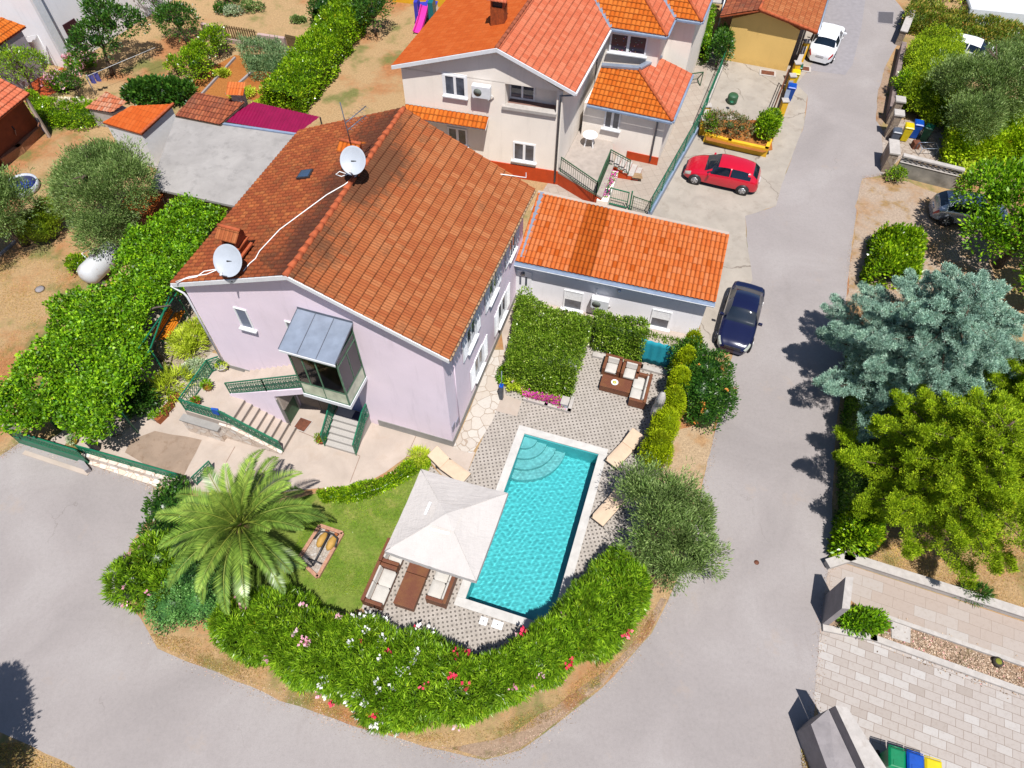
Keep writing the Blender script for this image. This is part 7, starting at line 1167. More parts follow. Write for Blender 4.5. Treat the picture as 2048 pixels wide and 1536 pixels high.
F_HEDGE = foliage('privet leaves', C4(34, 62, 12), C4(72, 106, 24), C4(122, 150, 48), .2, .4, .4)
F_GREY = foliage('silver green foliage', C4(90, 110, 80), C4(140, 156, 120), C4(190, 200, 176), .15, .7, .2)
F_GRASS = foliage('bright grass tufts', C4(110, 130, 20), C4(160, 178, 40), C4(200, 206, 90), .3, .6, .2)
F_DRYB = foliage('dry grass blades', C4(150, 116, 62), C4(190, 156, 100), C4(150, 150, 80), .2, .8, .1)
F_RUST = foliage('rust tinged leaves', C4(50, 76, 18), C4(104, 124, 36), C4(172, 140, 70), .25, .5, .3)
gg_ = lambda pts, z=0: [g(x, y, z) for x, y in pts]
# --- oleander hedge round the pool garden (inner top edge at z=h, outer base at z=0)
def pxhedge(name, label, inner, outer, h, mat, n, ln, wd, cat='hedge', zi=None, **kw):
    A = [g(x, y, zi if zi is not None else (h if isinstance(h, (int, float)) else h[i])) for i, (x, y) in enumerate(inner)]; B = [g(x, y, 0) for x, y in outer]
    return hedge(name, label, cat, B, A, h, mat, n, ln, wd, **kw)
OL = dict(per=15, clump=.06, upw=.5, out=.55, rv=.7, bump=.2, pw=.6, core=.66)
pxhedge('oleander_hedge', 'long leafy oleander hedge curving round the near end of the pool', [(850, 1268), (930, 1292), (1010, 1290), (1075, 1250), (1130, 1195), (1180, 1130), (1225, 1085)], [(800, 1458), (905, 1446), (1008, 1414), (1103, 1362), (1190, 1325), (1262, 1270), (1292, 1195)], [1.8, 1.9, 1.9, 1.9, 1.9, 1.9, 1.8], F_OLE, 3500, .25, .036, flowers=[(F_RED, 13, .15, 0, 6), (F_PINK, 7, .14, 1, 5)], **OL)
pxhedge('oleander_hedge', 'oleander bushes with clusters of white flowers in front of the sofas', [(700, 1222), (740, 1232), (790, 1250), (850, 1268)], [(655, 1390), (705, 1416), (755, 1442), (800, 1458)], [1.7, 1.8, 1.8, 1.8], F_OLE, 1150, .26, .038, flowers=[(F_WHITE, 46, .13, 0, 4), (F_RED, 7, .13, 0, 4)], **OL)
pxhedge('oleander_hedge', 'pink flowered oleander bushes between the palm and the road', [(455, 1188), (520, 1170), (600, 1190), (660, 1205), (700, 1222)], [(445, 1280), (505, 1316), (562, 1350), (612, 1372), (655, 1390)], [1.6, 1.7, 1.7, 1.7, 1.7], F_OLE, 1900, .25, .036, flowers=[(F_PINK, 13, .15, 0, 5)], **OL)
p = g(290, 1180); shrub('oleander_bush', 'oleander bush with pink flowers at the left tip of the garden', 'shrub', p, [(0, .1, .7, 1.1, 1.0, 1.2), (.7, .9, .8, 1.1, 1.0, 1.1), (1.2, -.1, .7, .9, .8, 1.0)], F_OLE, 800, .24, .036, 14, .06, flowers=(F_PINK, 7, .1))
p = g(395, 1205); shrub('pittosporum_bush', 'dense small leaved bush between the pink oleanders and the road', 'shrub', p, [(-.5, -.3, .6, 1.0, .8, 1.0), (.5, -.2, .7, 1.1, .9, 1.15), (.2, .5, .8, 1.2, .8, 1.2), (-.9, -.5, .3, .7, .6, .7)], foliage('small grey green leaves', C4(44, 84, 40), C4(84, 128, 62), C4(126, 164, 92), .2), 1500, .085, .05, 8, .14)
p = g(345, 1030); shrub('laurel_bush', 'dark leafy bush behind the palm by the road', 'shrub', p, [(0, 0, .6, .8, .9, .9), (.3, -1.2, .6, .9, .9, .9), (.1, 1, .4, .5, .5, .6)], F_DARK, 500, .13, .06, 7, .17)
# --- palm
pb = g(500, 1172); pt = thing('date_palm', 'big feathery date palm on the lawn beside the forecourt', 'palm tree', pb); crown = g(478, 1048, 3.0); crown = Vector((crown.x, crown.y, 3.0)); pb = Vector((crown.x - .0, crown.y - .1, 0)); pt.location = pb; ORG[pt] = Matrix.Translation(pb)
mb = MB(); mb.tube([pb, pb + U * .5, pb + U * 1.4, pb + U * 2.3, crown + Vector((0, 0, -.1))], [.5, .38, .34, .38, .3], 16); mb.build('trunk', PALMBARK, pt)
mb = MB()
for k in range(150): a = k * 2.4; z = .3 + k * .0155; r = .36; c = pb + Vector((math.cos(a) * r, math.sin(a) * r, z)); mb.add([c + Vector((-math.sin(a) * .07, math.cos(a) * .07, 0)), c + Vector((math.sin(a) * .07, -math.cos(a) * .07, 0)), c + Vector((math.cos(a) * .1, math.sin(a) * .1, .14))], [(0, 1, 2)])
mb.build('leaf_stubs', PALMBARK, pt)
RACH = simple('palm rachis', C4(120, 132, 50), .5, .1, 5)
for k in range(42):
    f = k / 42; a = k * 2.39996 + random.uniform(-.22, .22); el = R(82 - 88 * f ** .8 + random.uniform(-6, 6)); L = random.uniform(.88, 1.1) * (1.9 + 1.2 * min(1, f * 2.2)); d0 = Vector((math.cos(a) * math.cos(el), math.sin(a) * math.cos(el), math.sin(el))); pts = [crown + Vector((math.cos(a) * .12, math.sin(a) * .12, 0))]; d = d0.copy(); n = 16; bend = random.uniform(-.03, .03)
    for i in range(n): pts.append(pts[-1] + d * (L / n)); d = (d + Vector((-d0.y * bend, d0.x * bend, -.05 - .05 * i / n * 2))).normalized()
    mb = MB(); mb.tube(pts, [.035 * (1 - .85 * i / n) for i in range(n + 1)], 4)
    side = d0.cross(Vector((0, 0, 1))).normalized(); B, D, NN, LL = [], [], [], []; nl = 72
    for i in range(nl):
        fi = .12 + .88 * i / nl; x = fi * n; j = min(n - 1, int(x)); c = pts[j].lerp(pts[j + 1], x - j); tg = (pts[j + 1] - pts[j]).normalized(); nu_ = side.cross(tg).normalized()
        if nu_.z < 0: nu_ = -nu_
        ll = .52 * math.sin(math.pi * min(1, .12 + fi * .86)) ** .7 * random.uniform(.85, 1.1)
        for s in (-1, 1): dv = side * s * .8 + tg * .75 + nu_ * (.22 + random.uniform(-.12, .12)); B.append(c); D.append(dv); NN.append(nu_ + side * s * .3); LL.append(ll)
    o = leafmesh('frond', np.array([tuple(v) for v in B]), np.array([tuple(v) for v in D]), np.array([tuple(v) for v in NN]), np.array(LL), .031, F_PALM, pt, rnd=np.clip(rng.random(len(B)) * .4 + random.random() * .25 + .4 * (1 - f) ** 2, 0, .94)); mb.build('rachis', RACH, o)
# --- garden around patio
hedge('jasmine_hedge', 'broad block of clipped star jasmine behind the flower bed', 'hedge', gg_([(1012, 770), (1045, 790), (1140, 800)]), gg_([(1042, 640), (1100, 660), (1178, 680)], 0), 2.1, F_IVY, 5200, .085, .055, per=7, clump=.12, bump=.07, pw=.28, core=.86)
hedge('jasmine_hedge', 'strip of star jasmine climbing along the annex wall up to the screen', 'hedge', gg_([(1185, 702), (1230, 714), (1278, 726)]), gg_([(1182, 668), (1232, 680), (1282, 694)]), 2.15, F_IVY, 1500, .085, .055, per=7, clump=.13, bump=.07, pw=.4, core=.8)
hedge('jasmine_hedge', 'low jasmine trailing over the top of the turquoise screen', 'hedge', gg_([(1280, 676), (1310, 684), (1352, 697)], 1.6), gg_([(1278, 668), (1312, 676), (1356, 688)], 1.6), .22, F_IVY, 170, .085, .05, per=5, clump=.12, z0=1.72, core=0)
hedge('jasmine_hedge', 'narrow jasmine tail creeping up toward the white annex door', 'hedge', gg_([(1030, 660), (1036, 640)]), gg_([(1058, 668), (1062, 636)]), 2.3, F_IVY, 320, .085, .055, per=7, clump=.13, pw=.5)
CY = [(1362, 690), (1352, 740), (1338, 800), (1330, 850)]
for i, (x, y, h_, r) in enumerate(((1370, 728, 2.3, .42), (1355, 762, 2.4, .46), (1345, 802, 2.4, .48), (1330, 842, 2.4, .55), (1318, 888, 2.5, .62), (1303, 932, 2.5, .62))):
    b = g(x, y); shrub('golden_cypress', ['golden cypress at the far end of the row by the screen', 'second golden cypress from the screen', 'golden cypress beside the orange flowered shrub', 'golden cypress behind the closed parasol', 'golden cypress beside the upper lounger', 'golden cypress at the near end of the row by the olive'][i], 'conifer', b, [(0, 0, h_ * .42, r, r, h_ * .5), (0, 0, h_ * .7, r * .8, r * .8, h_ * .34)], F_GOLD, 900, .085, .034, 12, .11, core=.86, group='row of golden cypresses beside the seating', upw=1.2)
b = g(1388, 810); shrub('trumpet_vine_shrub', 'large dark green shrub with orange trumpet flowers beside the road', 'shrub', b, [(0, 0, 1.0, 1.1, 1.2, 1.4), (.3, 1.0, 1.1, 1.2, 1.1, 1.3), (.6, -.2, .8, 1.1, 1.0, 1.2), (-.3, 1.7, 1.0, .9, .9, 1.3), (.2, -.9, .6, .8, .7, .9)], F_DARK, 2300, .12, .055, 7, .17, flowers=(F_ORANGE, 14, .1))
b = g(1313, 1090); tree('olive_tree', 'grey green olive tree overhanging the right side of the pool deck', 'olive tree', (5.65, 11.3, 0), 3.4, [(0, 0, 2.3, 1.1, 1.2, 1.0), (.9, -.7, 2.0, 1.1, 1.0, .9), (-.6, 1.2, 2.3, .8, .9, .7), (.7, 1.1, 2.3, 1.0, 1.0, .8), (.5, -1.6, 1.6, 1.1, .7, .8), (1.4, .2, 1.8, .9, 1.0, .8), (-.5, -.6, 1.9, .8, .9, .8), (1.5, -1.2, 1.4, .8, .7, .6)], F_OLIVE, 4300, .16, .034, 13, .24, rag=.34, lmp=.3, trunk_r=.14, inner=.4, upw=.75, core=0)
# flower bed
P = np.concatenate([poly_points(gg_([(1040, 785), (1060, 790), (1130, 805), (1126, 820), (1095, 808), (1045, 795)]), 220), rng.uniform(.12, .3, (220, 1))], 1); t = thing('petunia_bed', 'magenta petunias and yellow green plants at the foot of the jasmine block', 'flower bed', g(1080, 805)); N = np.tile([0, -.3, 1.], (220, 1)); grow('foliage', P, N, F_GRASS, t, .11, .05, 5, .1); grow('flowers', P[::2] + [0, -.05, .1], N[::2], F_MAG, t, .08, .07, 7, .1)
b = g(1035, 780); shrub('yellow_green_bush', 'yellow green bush with pale pink blossoms beside the shower column', 'shrub', b, [(0, .1, .35, .45, .45, .5), (-.2, .5, .3, .4, .4, .45), (.4, .3, .3, .4, .4, .4)], F_GRASS, 260, .12, .06, 6, .1, flowers=(F_PINK, 6, .07)); b = g(1012, 755); shrub('dark_green_bush', 'small green bush between path and jasmine block', 'shrub', b, [(0, 0, .3, .4, .5, .4)], F_VINE, 130, .11, .06, 6, .1)
# low groundcover strip lawn/patio
hedge('groundcover_strip', 'low bright green border between patio and lawn', 'plants', gg_([(640, 985), (700, 980), (760, 968), (810, 935), (850, 920)]), gg_([(650, 1005), (705, 1003), (768, 985), (820, 952), (858, 932)]), .32, F_LAUREL, 900, .09, .055, per=6, clump=.12, core=.6, bump=.08); b = g(842, 922); shrub('grass_clump', 'bright spiky grass clump at the tip of the border by the lounger', 'plant', b, [(0, 0, .25, .35, .35, .35)], F_GRASS, 120, .26, .02, 7, .05, core=0, stem=False)
# --- vine pergola
pg_ = thing('vine_pergola', 'long bright green vine covered pergola left of the lilac house', 'pergola', g(250, 700)); VP = [(445, 412), (400, 408), (345, 404), (330, 430), (290, 455), (240, 505), (225, 560), (190, 575), (100, 605), (110, 640), (70, 690), (40, 745), (-10, 800), (-20, 845), (50, 850), (90, 825), (130, 845), (170, 870), (205, 862), (235, 800), (270, 760), (290, 720), (275, 650), (300, 610), (345, 590), (368, 560), (400, 480)]
PV3 = gg_(VP, 2.45); nC = 5200; Q = poly_points(PV3, nC); P = np.concatenate([Q, (2.45 + .28 * (np.sin(Q[:, 0] * 1.4) * np.cos(Q[:, 1] * 1.1)) + .18 * np.sin(Q[:, 0] * 3.1 + Q[:, 1] * 2.3) + rng.uniform(-.25, .2, nC))[:, None]], 1); keep = (np.sin(Q[:, 0] * 2.3 + 1) * np.cos(Q[:, 1] * 2.1 + Q[:, 0])) < .80; P = P[keep]; N = unit(np.array([0, -.1, 1.]) + rng.normal(size=(len(P), 3)) * .35)
grow('vine_canopy', P, N, F_VINE, pg_, .125, .10, 12, .24, upw=.2, out=.4, rv=1.3)
E_ = []; 
for i in range(len(PV3)):
    a, b = PV3[i], PV3[(i + 1) % len(PV3)]; n = max(2, int((b - a).length * 9)); E_ += [tuple(a.lerp(b, random.random()) + Vector((random.uniform(-.15, .15), random.uniform(-.15, .15), -random.random() * .7 + .1))) for _ in range(n)]
E_ = np.array(E_); grow('vine_fringe', E_, unit(E_ - np.array([E_[:, 0].mean(), E_[:, 1].mean(), 2.0])) + np.array([0, 0, .3]), F_VINE, pg_, .17, .14, 6, .2)
cx = [g(x, y, 2.3) for x, y in ((345, 575), (300, 700), (230, 810), (60, 800), (150, 680), (300, 520), (400, 430))]
for p in cx: m_ = MB(); m_.tube([(p.x, p.y, 0), (p.x, p.y, 2.3)], .045, 6); m_.build('post', GREENP, pg_)
mb = MB(); [mb.bar(a, b, .06) for a, b in ((cx[0], cx[1]), (cx[1], cx[2]), (cx[0], cx[5]), (cx[2], cx[3]), (cx[3], cx[4]), (cx[4], cx[5]), (cx[5], cx[6]))]; a, b = g(372, 560, 2.3), g(275, 700, 2.3); mb.bar(a, b, .05); mb.build('beam', GREENP, pg_)
vt_ = thing('grape_vine', 'twisted grey vine trunk rising beside the pergola bench', 'trunk', g(325, 722)); VB = simple('grey vine bark', alb(130, 114, 108), .9, .25, 14, .8); a = g(325, 722); mb = MB(); mb.tube([a, a + Vector((-.15, .2, .5)), a + Vector((-.1, .5, 1.0)), a + Vector((-.25, .7, 1.6)), a + Vector((-.4, 1.0, 2.2))], [.12, .09, .08, .08, .06], 8); b_ = a + Vector((-.2, .6, 1.4)); mb.tube([b_, b_ + Vector((.2, .2, .2)), b_ + Vector((.1, .45, .35)), b_ + Vector((-.2, .4, .3)), b_ + Vector((-.3, .1, .4)), b_ + Vector((-.5, .3, .9))], .06, 7); mb.build('bark', VB, vt_); mb = MB(); c = a + Vector((-.4, 1.0, 2.2)); mb.tube([c, c + Vector((.6, .3, .2)), c + Vector((1.3, .5, .15))], .04, 6); mb.tube([c, c + Vector((-.8, .1, .2)), c + Vector((-1.2, -.3, .2))], .04, 6); mb.build('branch', VB, vt_)
bn = thing('garden_bench', 'orange varnished slatted bench under the vine pergola', 'bench', g(335, 665)); a, b = g(318, 680, .45), g(352, 625, .45); s_ = Vector((.12, .05, 0)); OWm = simple('orange varnished wood', alb(220, 130, 30, .85), .4, .1, 10); mb = MB(); [mb.bar(a + s_ * k * 1.1, b + s_ * k * 1.1, .09, .03) for k in range(4)]; mb.build('seat', OWm, bn); mb = MB(); [mb.bar(a + Vector((-.12, -.03, .15 + k * .14)), b + Vector((-.12, -.03, .15 + k * .14)), .03, .09) for k in range(3)]; mb.build('backrest', OWm, bn)
for f in (.08, .92):
    for k in (0, 3): q = a.lerp(b, f) + s_ * k; m_ = MB(); m_.bar(q, (q.x, q.y, 0), .06); m_.build('leg', GREENP, bn)
# plants by the terrace
b = g(385, 700); shrub('yellow_shrub', 'loose yellow green shrub beside the house corner', 'shrub', b, [(0, 0, .5, .8, .9, .6), (.3, .9, .5, .6, .6, .5)], F_GRASS, 420, .24, .03, 8, .14, core=.5); b = g(395, 745); shrub('silver_shrub', 'low silvery plant between the yellow shrub and the railing', 'shrub', b, [(0, 0, .2, .7, .6, .35)], F_GREY, 300, .08, .05, 7, .12, core=.6); b = g(335, 790); shrub('yucca_clump', 'spiky variegated plant beside the terracotta troughs', 'plant', b, [(0, 0, .3, .5, .5, .4), (.4, .6, .3, .4, .4, .4)], F_GRASS, 90, .6, .035, 7, .06, core=0)
b = g(285, 815); shrub('round_green_bush', 'round glossy green bush under the edge of the pergola', 'shrub', b, [(0, 0, .6, .85, .8, .7)], F_DARK, 620, .1, .06, 7, .13)
for i, (x, y) in enumerate(((350, 800), (338, 820), (326, 838))): p = g(x, y); t = thing('plant_trough', ['terracotta trough farthest up the terrace side', 'middle terracotta trough of the three by the terrace', 'terracotta trough nearest the forecourt'][i], 'planter', p, 0, 'terracotta troughs'); MB().box((p.x, p.y, .16), (.25, .55, .32), -.5).build('trough', TERRA, t); Q, M = ellips([(p.x, p.y, .4, .2, .3, .15)], 40, .3); grow('plant', Q, M, F_LAUREL, t, .1, .04, 4, .05)
pot('white bowl planter by the house corner on the raised terrace', g(447, 738, TZ), .26, .3, STONEW, F_GRASS, pl=.15); pot('ochre pot with a green plant by the terrace railing', g(418, 778, TZ), .2, .26, simple('ochre glaze', alb(200, 140, 50), .4, .15, 5)); pot('terracotta pot of geraniums in the terrace corner', g(396, 808, TZ), .15, .2, None, F_VINE, pl=.25, flo=F_RED); pot('terracotta pot at the foot of the side steps', g(644, 884, .0), .2, .28, None, F_LAUREL); pot('small white pot by the forecourt wall end', g(313, 838, .0), .18, .22, STONEW, F_VINE); pot('yellow pot behind the gate pillar', g(150, 886), .16, .22, simple('yellow glaze', alb(210, 190, 40), .4), F_GREY)
t = thing('blue_cloth', 'blue cloth hanging on the terrace railing', 'cloth', g(442, 830, 2)); a = FF.p(-9.75, TZ + .9, 2.63); mb = MB(); mb.hexa([a + Vector((0, -.05, -.3)), a + Vector((.28, -.13, -.32)), a + Vector((.28, .0, -.32)), a + Vector((0, .05, -.3))], [a + Vector((0, -.03, .01)), a + Vector((.3, -.1, .01)), a + Vector((.3, .02, .01)), a + Vector((0, .06, .01))]); mb.build('cloth_panel', simple('blue cloth', alb(30, 90, 190, .8), .9), t)
# --- long hedge in the middle top
hedge('long_hedge', 'long bright green privet hedge running up past the magenta roof', 'hedge', gg_([(530, 215), (600, 130), (660, 50), (700, 10), (740, -40)]), gg_([(610, 232), (665, 160), (715, 85), (750, 30), (790, -20)]), 1.7, F_LAUREL, 3800, .15, .09, per=7, clump=.22, bump=.12, core=.78)
hedge('tall_hedge', 'darker hedge block behind the long privet hedge at the top edge', 'hedge', gg_([(625, 60), (640, 10), (650, -30)]), gg_([(665, 60), (690, 10), (700, -30)]), 2.0, F_DARK, 700, .15, .08, per=6, clump=.22)
FT = dict(per=6, clump=.26)
tree('orange_tree', 'small orange tree on the dry lawn beside the long hedge', 'tree', g(752, 72), 2.8, [(0, 0, 1.7, 1.1, 1.1, 1.0), (-.6, .8, 1.8, .8, .8, .8), (.5, .5, 2.0, .8, .7, .7)], F_DARK, 620, .15, .08, trunk_r=.09, core=.3, **FT)
tree('fruit_tree', 'large fruit tree in front of the grey house', 'tree', g(225, 150), 3.8, [(0, 0, 2.4, 1.35, 1.3, 1.15), (.8, 1.2, 2.8, 1.2, 1.2, 1.0), (-.9, -.2, 2.0, .9, .8, .8), (.2, 1.8, 3.2, 1.2, 1.0, 1.0), (1.5, 2.0, 2.4, 1.0, 1.0, .9)], F_DARK, 1500, .17, .09, trunk_r=.13, core=.3, **FT)
tree('fruit_tree', 'spreading small leaved tree by the orange terrace', 'tree', g(75, 195), 3.2, [(0, .2, 2.2, 1.5, 1.3, .8), (-1.0, .2, 2.1, 1.0, 1.0, .7), (.8, .1, 2.2, 1.0, .9, .6)], F_LAUREL, 900, .12, .06, trunk_r=.11, core=0, inner=.4, **FT)
tree('fruit_tree', 'tree beside the pink wall above the lemon bush', 'tree', g(375, 88), 2.8, [(0, 0, 1.6, 1.3, 1.2, 1.1), (-.9, .5, 1.5, .9, .9, .8)], F_DARK, 800, .15, .07, trunk_r=.09, core=.3, **FT)
tree('fruit_tree', 'thin tree at the top edge above the fruit garden', 'tree', g(325, 45), 3.0, [(0, 0, 2.3, 1.1, 1.0, .8), (-.9, .6, 2.5, .9, .8, .6)], F_DARK, 480, .15, .07, trunk_r=.07, core=0, inner=.4, **FT)
tree('lemon_tree', 'bushy lemon tree left of the tilled bed', 'tree', g(402, 158), 2.2, [(0, 0, 1.1, 1.0, 1.0, 1.0), (.2, .7, 1.4, .8, .7, .7)], F_LAUREL, 620, .14, .08, trunk_r=.08, core=.5, **FT)
tree('lemon_tree', 'smaller yellow green tree right of the lemon tree', 'tree', g(440, 112), 1.9, [(0, 0, 1.1, .8, .8, .9)], F_LAUREL, 320, .14, .08, trunk_r=.06, core=.4, **FT)
b = g(325, 200); shrub('fig_bush', 'broad dark green fig bush above the orange shed', 'shrub', b, [(0, 0, .5, 1.7, .9, .8), (-1.2, .1, .4, 1.1, .8, .7), (1.3, .0, .5, 1.0, .8, .7)], F_DARK, 1000, .22, .15, 5, .25); b = g(357, 150); shrub('young_fruit_bush', 'small upright bush on the dry lawn', 'shrub', b, [(0, 0, .6, .5, .5, .7)], F_LAUREL, 140, .14, .07, 5, .18, core=.3)
hedge('tomato_rows', 'rows of tall grey green tomato plants beside the tilled bed', 'vegetables', gg_([(505, 160), (540, 165), (590, 185)]), gg_([(480, 100), (540, 98), (590, 118)]), 1.1, foliage('tomato leaves', C4(50, 80, 44), C4(92, 118, 76), C4(140, 156, 110), .2), 1300, .14, .05, per=6, clump=.22, core=.4, bump=.25)
for i, (x, y, m_, l, s) in enumerate(((480, 195, F_GRASS, 'yellowing courgette plants at the end of the tilled bed', .6), (440, 152, F_GRASS, 'row of young lettuce on the tilled bed', .35), (463, 30, F_GREY, 'blue green cabbages beyond the pink wall', .5), (445, 25, F_DARK, 'dark leafy vegetables beyond the pink wall', .6), (500, 22, F_OLIVE, 'grey bushes on the red soil at the top', .7), (455, 5, F_DARK, 'dark shrub at the top edge above the cabbages', .8), (595, 45, F_OLIVE, 'low weed clump on the pale dry field', .4), (520, 215, F_GRASS, 'yellow green weeds beside the white chimney', .4))):
    b = g(x, y); shrub('vegetable_patch' if i < 4 else 'low_bush', l, 'plants', b, [(0, 0, s * .4, s, s * .7, s * .6), (s * .9, .1, s * .3, s * .7, s * .6, s * .5)], m_, 220, .13, .07, 5, .14, core=.4)
for i, (x, y, fm, l) in enumerate(((160, 140, F_PINK, 'pink hydrangea by the corner of the grey house'), (125, 180, F_PINK, 'pink flowering bush below the small leaved tree'), (150, 235, foliage('peach petals', (.75, .4, .28, 1), (.8, .5, .38, 1), (.85, .62, .5, 1), .2), 'peach oleander behind the olive tree'))):
    b = g(x, y); shrub('flowering_bush', l, 'shrub', b, [(0, 0, .5, .8, .7, .6), (.7, .2, .5, .6, .6, .5)], F_VINE, 240, .13, .07, 5, .16, flowers=(fm, 46, .14))
hedge('clipped_hedge', 'rounded yellow green hedge beside the garden porch', 'hedge', gg_([(70, 235), (110, 258), (160, 262), (215, 250)]), gg_([(70, 205), (120, 225), (170, 225), (220, 225)]), 1.1, F_LAUREL, 1200, .11, .06, per=6, clump=.16, bump=.12)
b = g(165, 200); tree('small_tree', 'little dark tree between the pink bushes and the loose tile roof', 'tree', b, 2.0, [(0, 0, 1.5, .7, .6, .5)], F_DARK, 200, .12, .05, trunk_r=.05, core=0, inner=.4, **FT)
# big olive left
tree('olive_tree', 'huge grey green olive tree in the left garden beside the flat roofed shed', 'olive tree', (-20.9, 28.2, 0), 5.6, [(0, 0, 3.2, 1.9, 1.8, 1.6), (1.2, .7, 3.7, 1.4, 1.4, 1.3), (-1.3, .6, 3.1, 1.5, 1.4, 1.3), (.2, 1.6, 3.9, 1.5, 1.2, 1.1), (.1, -1.3, 2.3, 1.4, 1.2, 1.2), (-1.6, 1.7, 3.3, 1.2, 1.1, 1.0)], F_OLIVE, 7500, .15, .036, 13, .26, rag=.2, lmp=.25, trunk_r=.26, inner=.35, upw=.8)
tree('olive_tree', 'olive tree cut off by the left edge of the picture', 'olive tree', (-26.5, 28.0, 0), 4.5, [(0, 0, 2.8, 1.6, 1.8, 1.5), (-.9, -1.4, 2.6, 1.4, 1.4, 1.2)], F_OLIVE, 3400, .15, .036, 13, .26, rag=.2, lmp=.3, trunk_r=.2, inner=.35, upw=.8)
b = g(92, 480); shrub('juniper_bush', 'yellow green juniper bush below the big olive', 'conifer', b, [(0, 0, .8, 1.0, .9, 1.0), (.5, .9, 1.0, .8, .8, .9)], foliage('juniper needles', C4(60, 80, 10), C4(100, 122, 20), C4(140, 156, 40), .2), 700, .12, .04, 9, .18, upw=1); b = g(30, 470); shrub('young_shrub', 'thin pale shrub at the left edge', 'shrub', b, [(0, 0, .6, .6, .5, .5)], F_LAUREL, 90, .16, .08, 5, .2, core=0); b = g(165, 540); shrub('lemon_bush', 'small yellow green bush beside the gas tank', 'shrub', b, [(0, 0, .4, .55, .5, .5)], F_LAUREL, 200, .11, .06, 6, .12)
bd_ = thing('blue_covered_pool', 'blue plastic paddling pool half hidden under the olive', 'paddling pool', g(45, 372)); MB().lathe(g(48, 378), [(.85, 0), (.92, .1), (.92, .4), (.85, .4), (.8, .1)], 28).build('pool_wall', simple('white vinyl', alb(220, 226, 240, .72), .5), bd_); MB().lathe(g(48, 378), [(.82, .3), (.0, .32)], 28).build('water', simple('blue vinyl', alb(20, 60, 190, .8), .3), bd_)
# --- right side
def cedar(name, label, base, H, rad, mat, nb, ln, wd, tuft, ntuft, tilt=.15, per=9, group=None, bark=None, crownk=.55, cat='conifer', lean=0):
    t = thing(name, label, cat, base); base = Vector(base); rr = random.Random(11); mb = MB(); mb.tube([base, base + U * H * .5, base + U * H * .97], [.28, .18, .04], 10); mb.build('trunk', bark or BARK, t); bm_ = MB(); C = []; NN = []
    for k in range(nb):
        f = (k + .5) / nb; z = H * (.16 + .82 * f); a = k * 2.39996 + rr.uniform(-.3, .3); r = rad * (1 - f) ** crownk * rr.uniform(.82, 1.12) + .25; s = base + U * z; dr = Vector((math.cos(a), math.sin(a), 0)); pts = [s + dr * r * q + U * (tilt * r * q - .22 * r * q * q * .5) for q in (0, .33, .66, 1)]; bm_.tube(pts, [.07 * (1 - f * .5), .05, .03, .012], 5)
        for _ in range(int(ntuft * (r / rad) ** 1.3) + 4):
            q = rr.random() ** .6; i = min(2, int(q * 3)); c = pts[i].lerp(pts[i + 1], q * 3 - i); sp = .50 * r * (1.02 - q) + .04; off = dr.cross(U) * rr.uniform(-sp, sp); e = c + off + U * rr.uniform(-.06, .12); C.append(tuple(e)); NN.append(tuple((dr * .5 + off.normalized() * .35 + U * .6)))
    bm_.build('branch', bark or BARK, t); C = np.array(C); NN = unit(np.array(NN)); grow('needles', C, NN, mat, t, ln, wd, per, tuft, 0, .5, .7, 1.0); return t
cedar('blue_cedar', 'large blue green cedar beside the road', (17.8, 18.6, 0), 7.6, 4.7, F_BLUE, 84, .085, .022, .11, 270, .22, 36)
cedar('golden_conifer', 'large yellow green conifer in front of the blue cedar', (17.1, 12.9, 0), 7.0, 4.3, F_LIME, 72, .09, .026, .13, 225, .30, 34)
cedar('golden_conifer', 'yellow green conifer at the right edge behind the nearer one', (20.8, 15.8, 0), 6.0, 3.0, F_LIME, 48, .09, .026, .13, 175, .30, 34)
hedge('road_hedge', 'tall clipped dark hedge along the road under the conifers', 'hedge', gg_([(1692, 700), (1690, 765), (1683, 850), (1676, 950), (1671, 1040)]), gg_([(1732, 700), (1736, 770), (1733, 850), (1730, 950), (1727, 1040)]), 2.0, F_HEDGE, 2200, .1, .06, per=6, clump=.15, core=.84, pw=.3, bump=.06)
hedge('laurel_hedge', 'bright green laurel at the near end of the road hedge', 'hedge', gg_([(1676, 1042), (1672, 1080), (1668, 1115)]), gg_([(1732, 1042), (1730, 1085), (1722, 1112)]), 1.7, F_LAUREL, 800, .16, .08, per=7, clump=.2, core=.7, bump=.12)
hedge('laurel_block', 'squat bright green laurel block beside the dusty track', 'hedge', gg_([(1722, 575), (1735, 520), (1740, 490)]), gg_([(1818, 580), (1825, 530), (1822, 495)]), 1.5, F_LAUREL, 1500, .16, .09, per=7, clump=.22, core=.8, pw=.35, bump=.1)
tree('walnut_tree', 'broad bright green tree shading the silver car', 'tree', (26.0, 27.2, 0), 5.4, [(0, 0, 3.4, 2.3, 2.3, 1.6), (-1.0, 2.0, 3.2, 1.8, 1.7, 1.4), (1.0, -2.2, 3.3, 2.2, 2.0, 1.5), (-1.9, -.3, 2.6, 1.2, 1.3, .9), (1.4, 1.6, 3.6, 2.0, 2.0, 1.4), (.4, -3.6, 2.6, 1.8, 1.5, 1.2)], F_VINE, 3600, .22, .11, 7, .3, trunk_r=.22, inner=.25, core=.35)
b = g(1835, 165); hedge('lime_hedge', 'large rounded yellow green shrub along the street wall', 'shrub', gg_([(1790, 225), (1798, 170), (1812, 110)]), gg_([(1905, 235), (1905, 170), (1902, 112)]), [1.9, 2.2, 1.9], F_LIME, 3600, .11, .045, per=8, clump=.24, bump=.2, core=.75)
b = g(1800, 205); shrub('small_leafy_bush', 'green bush hanging over the grey street wall', 'shrub', g(1795, 195), [(0, 0, .9, .6, .8, .8)], F_LAUREL, 300, .15, .07, 6, .17)
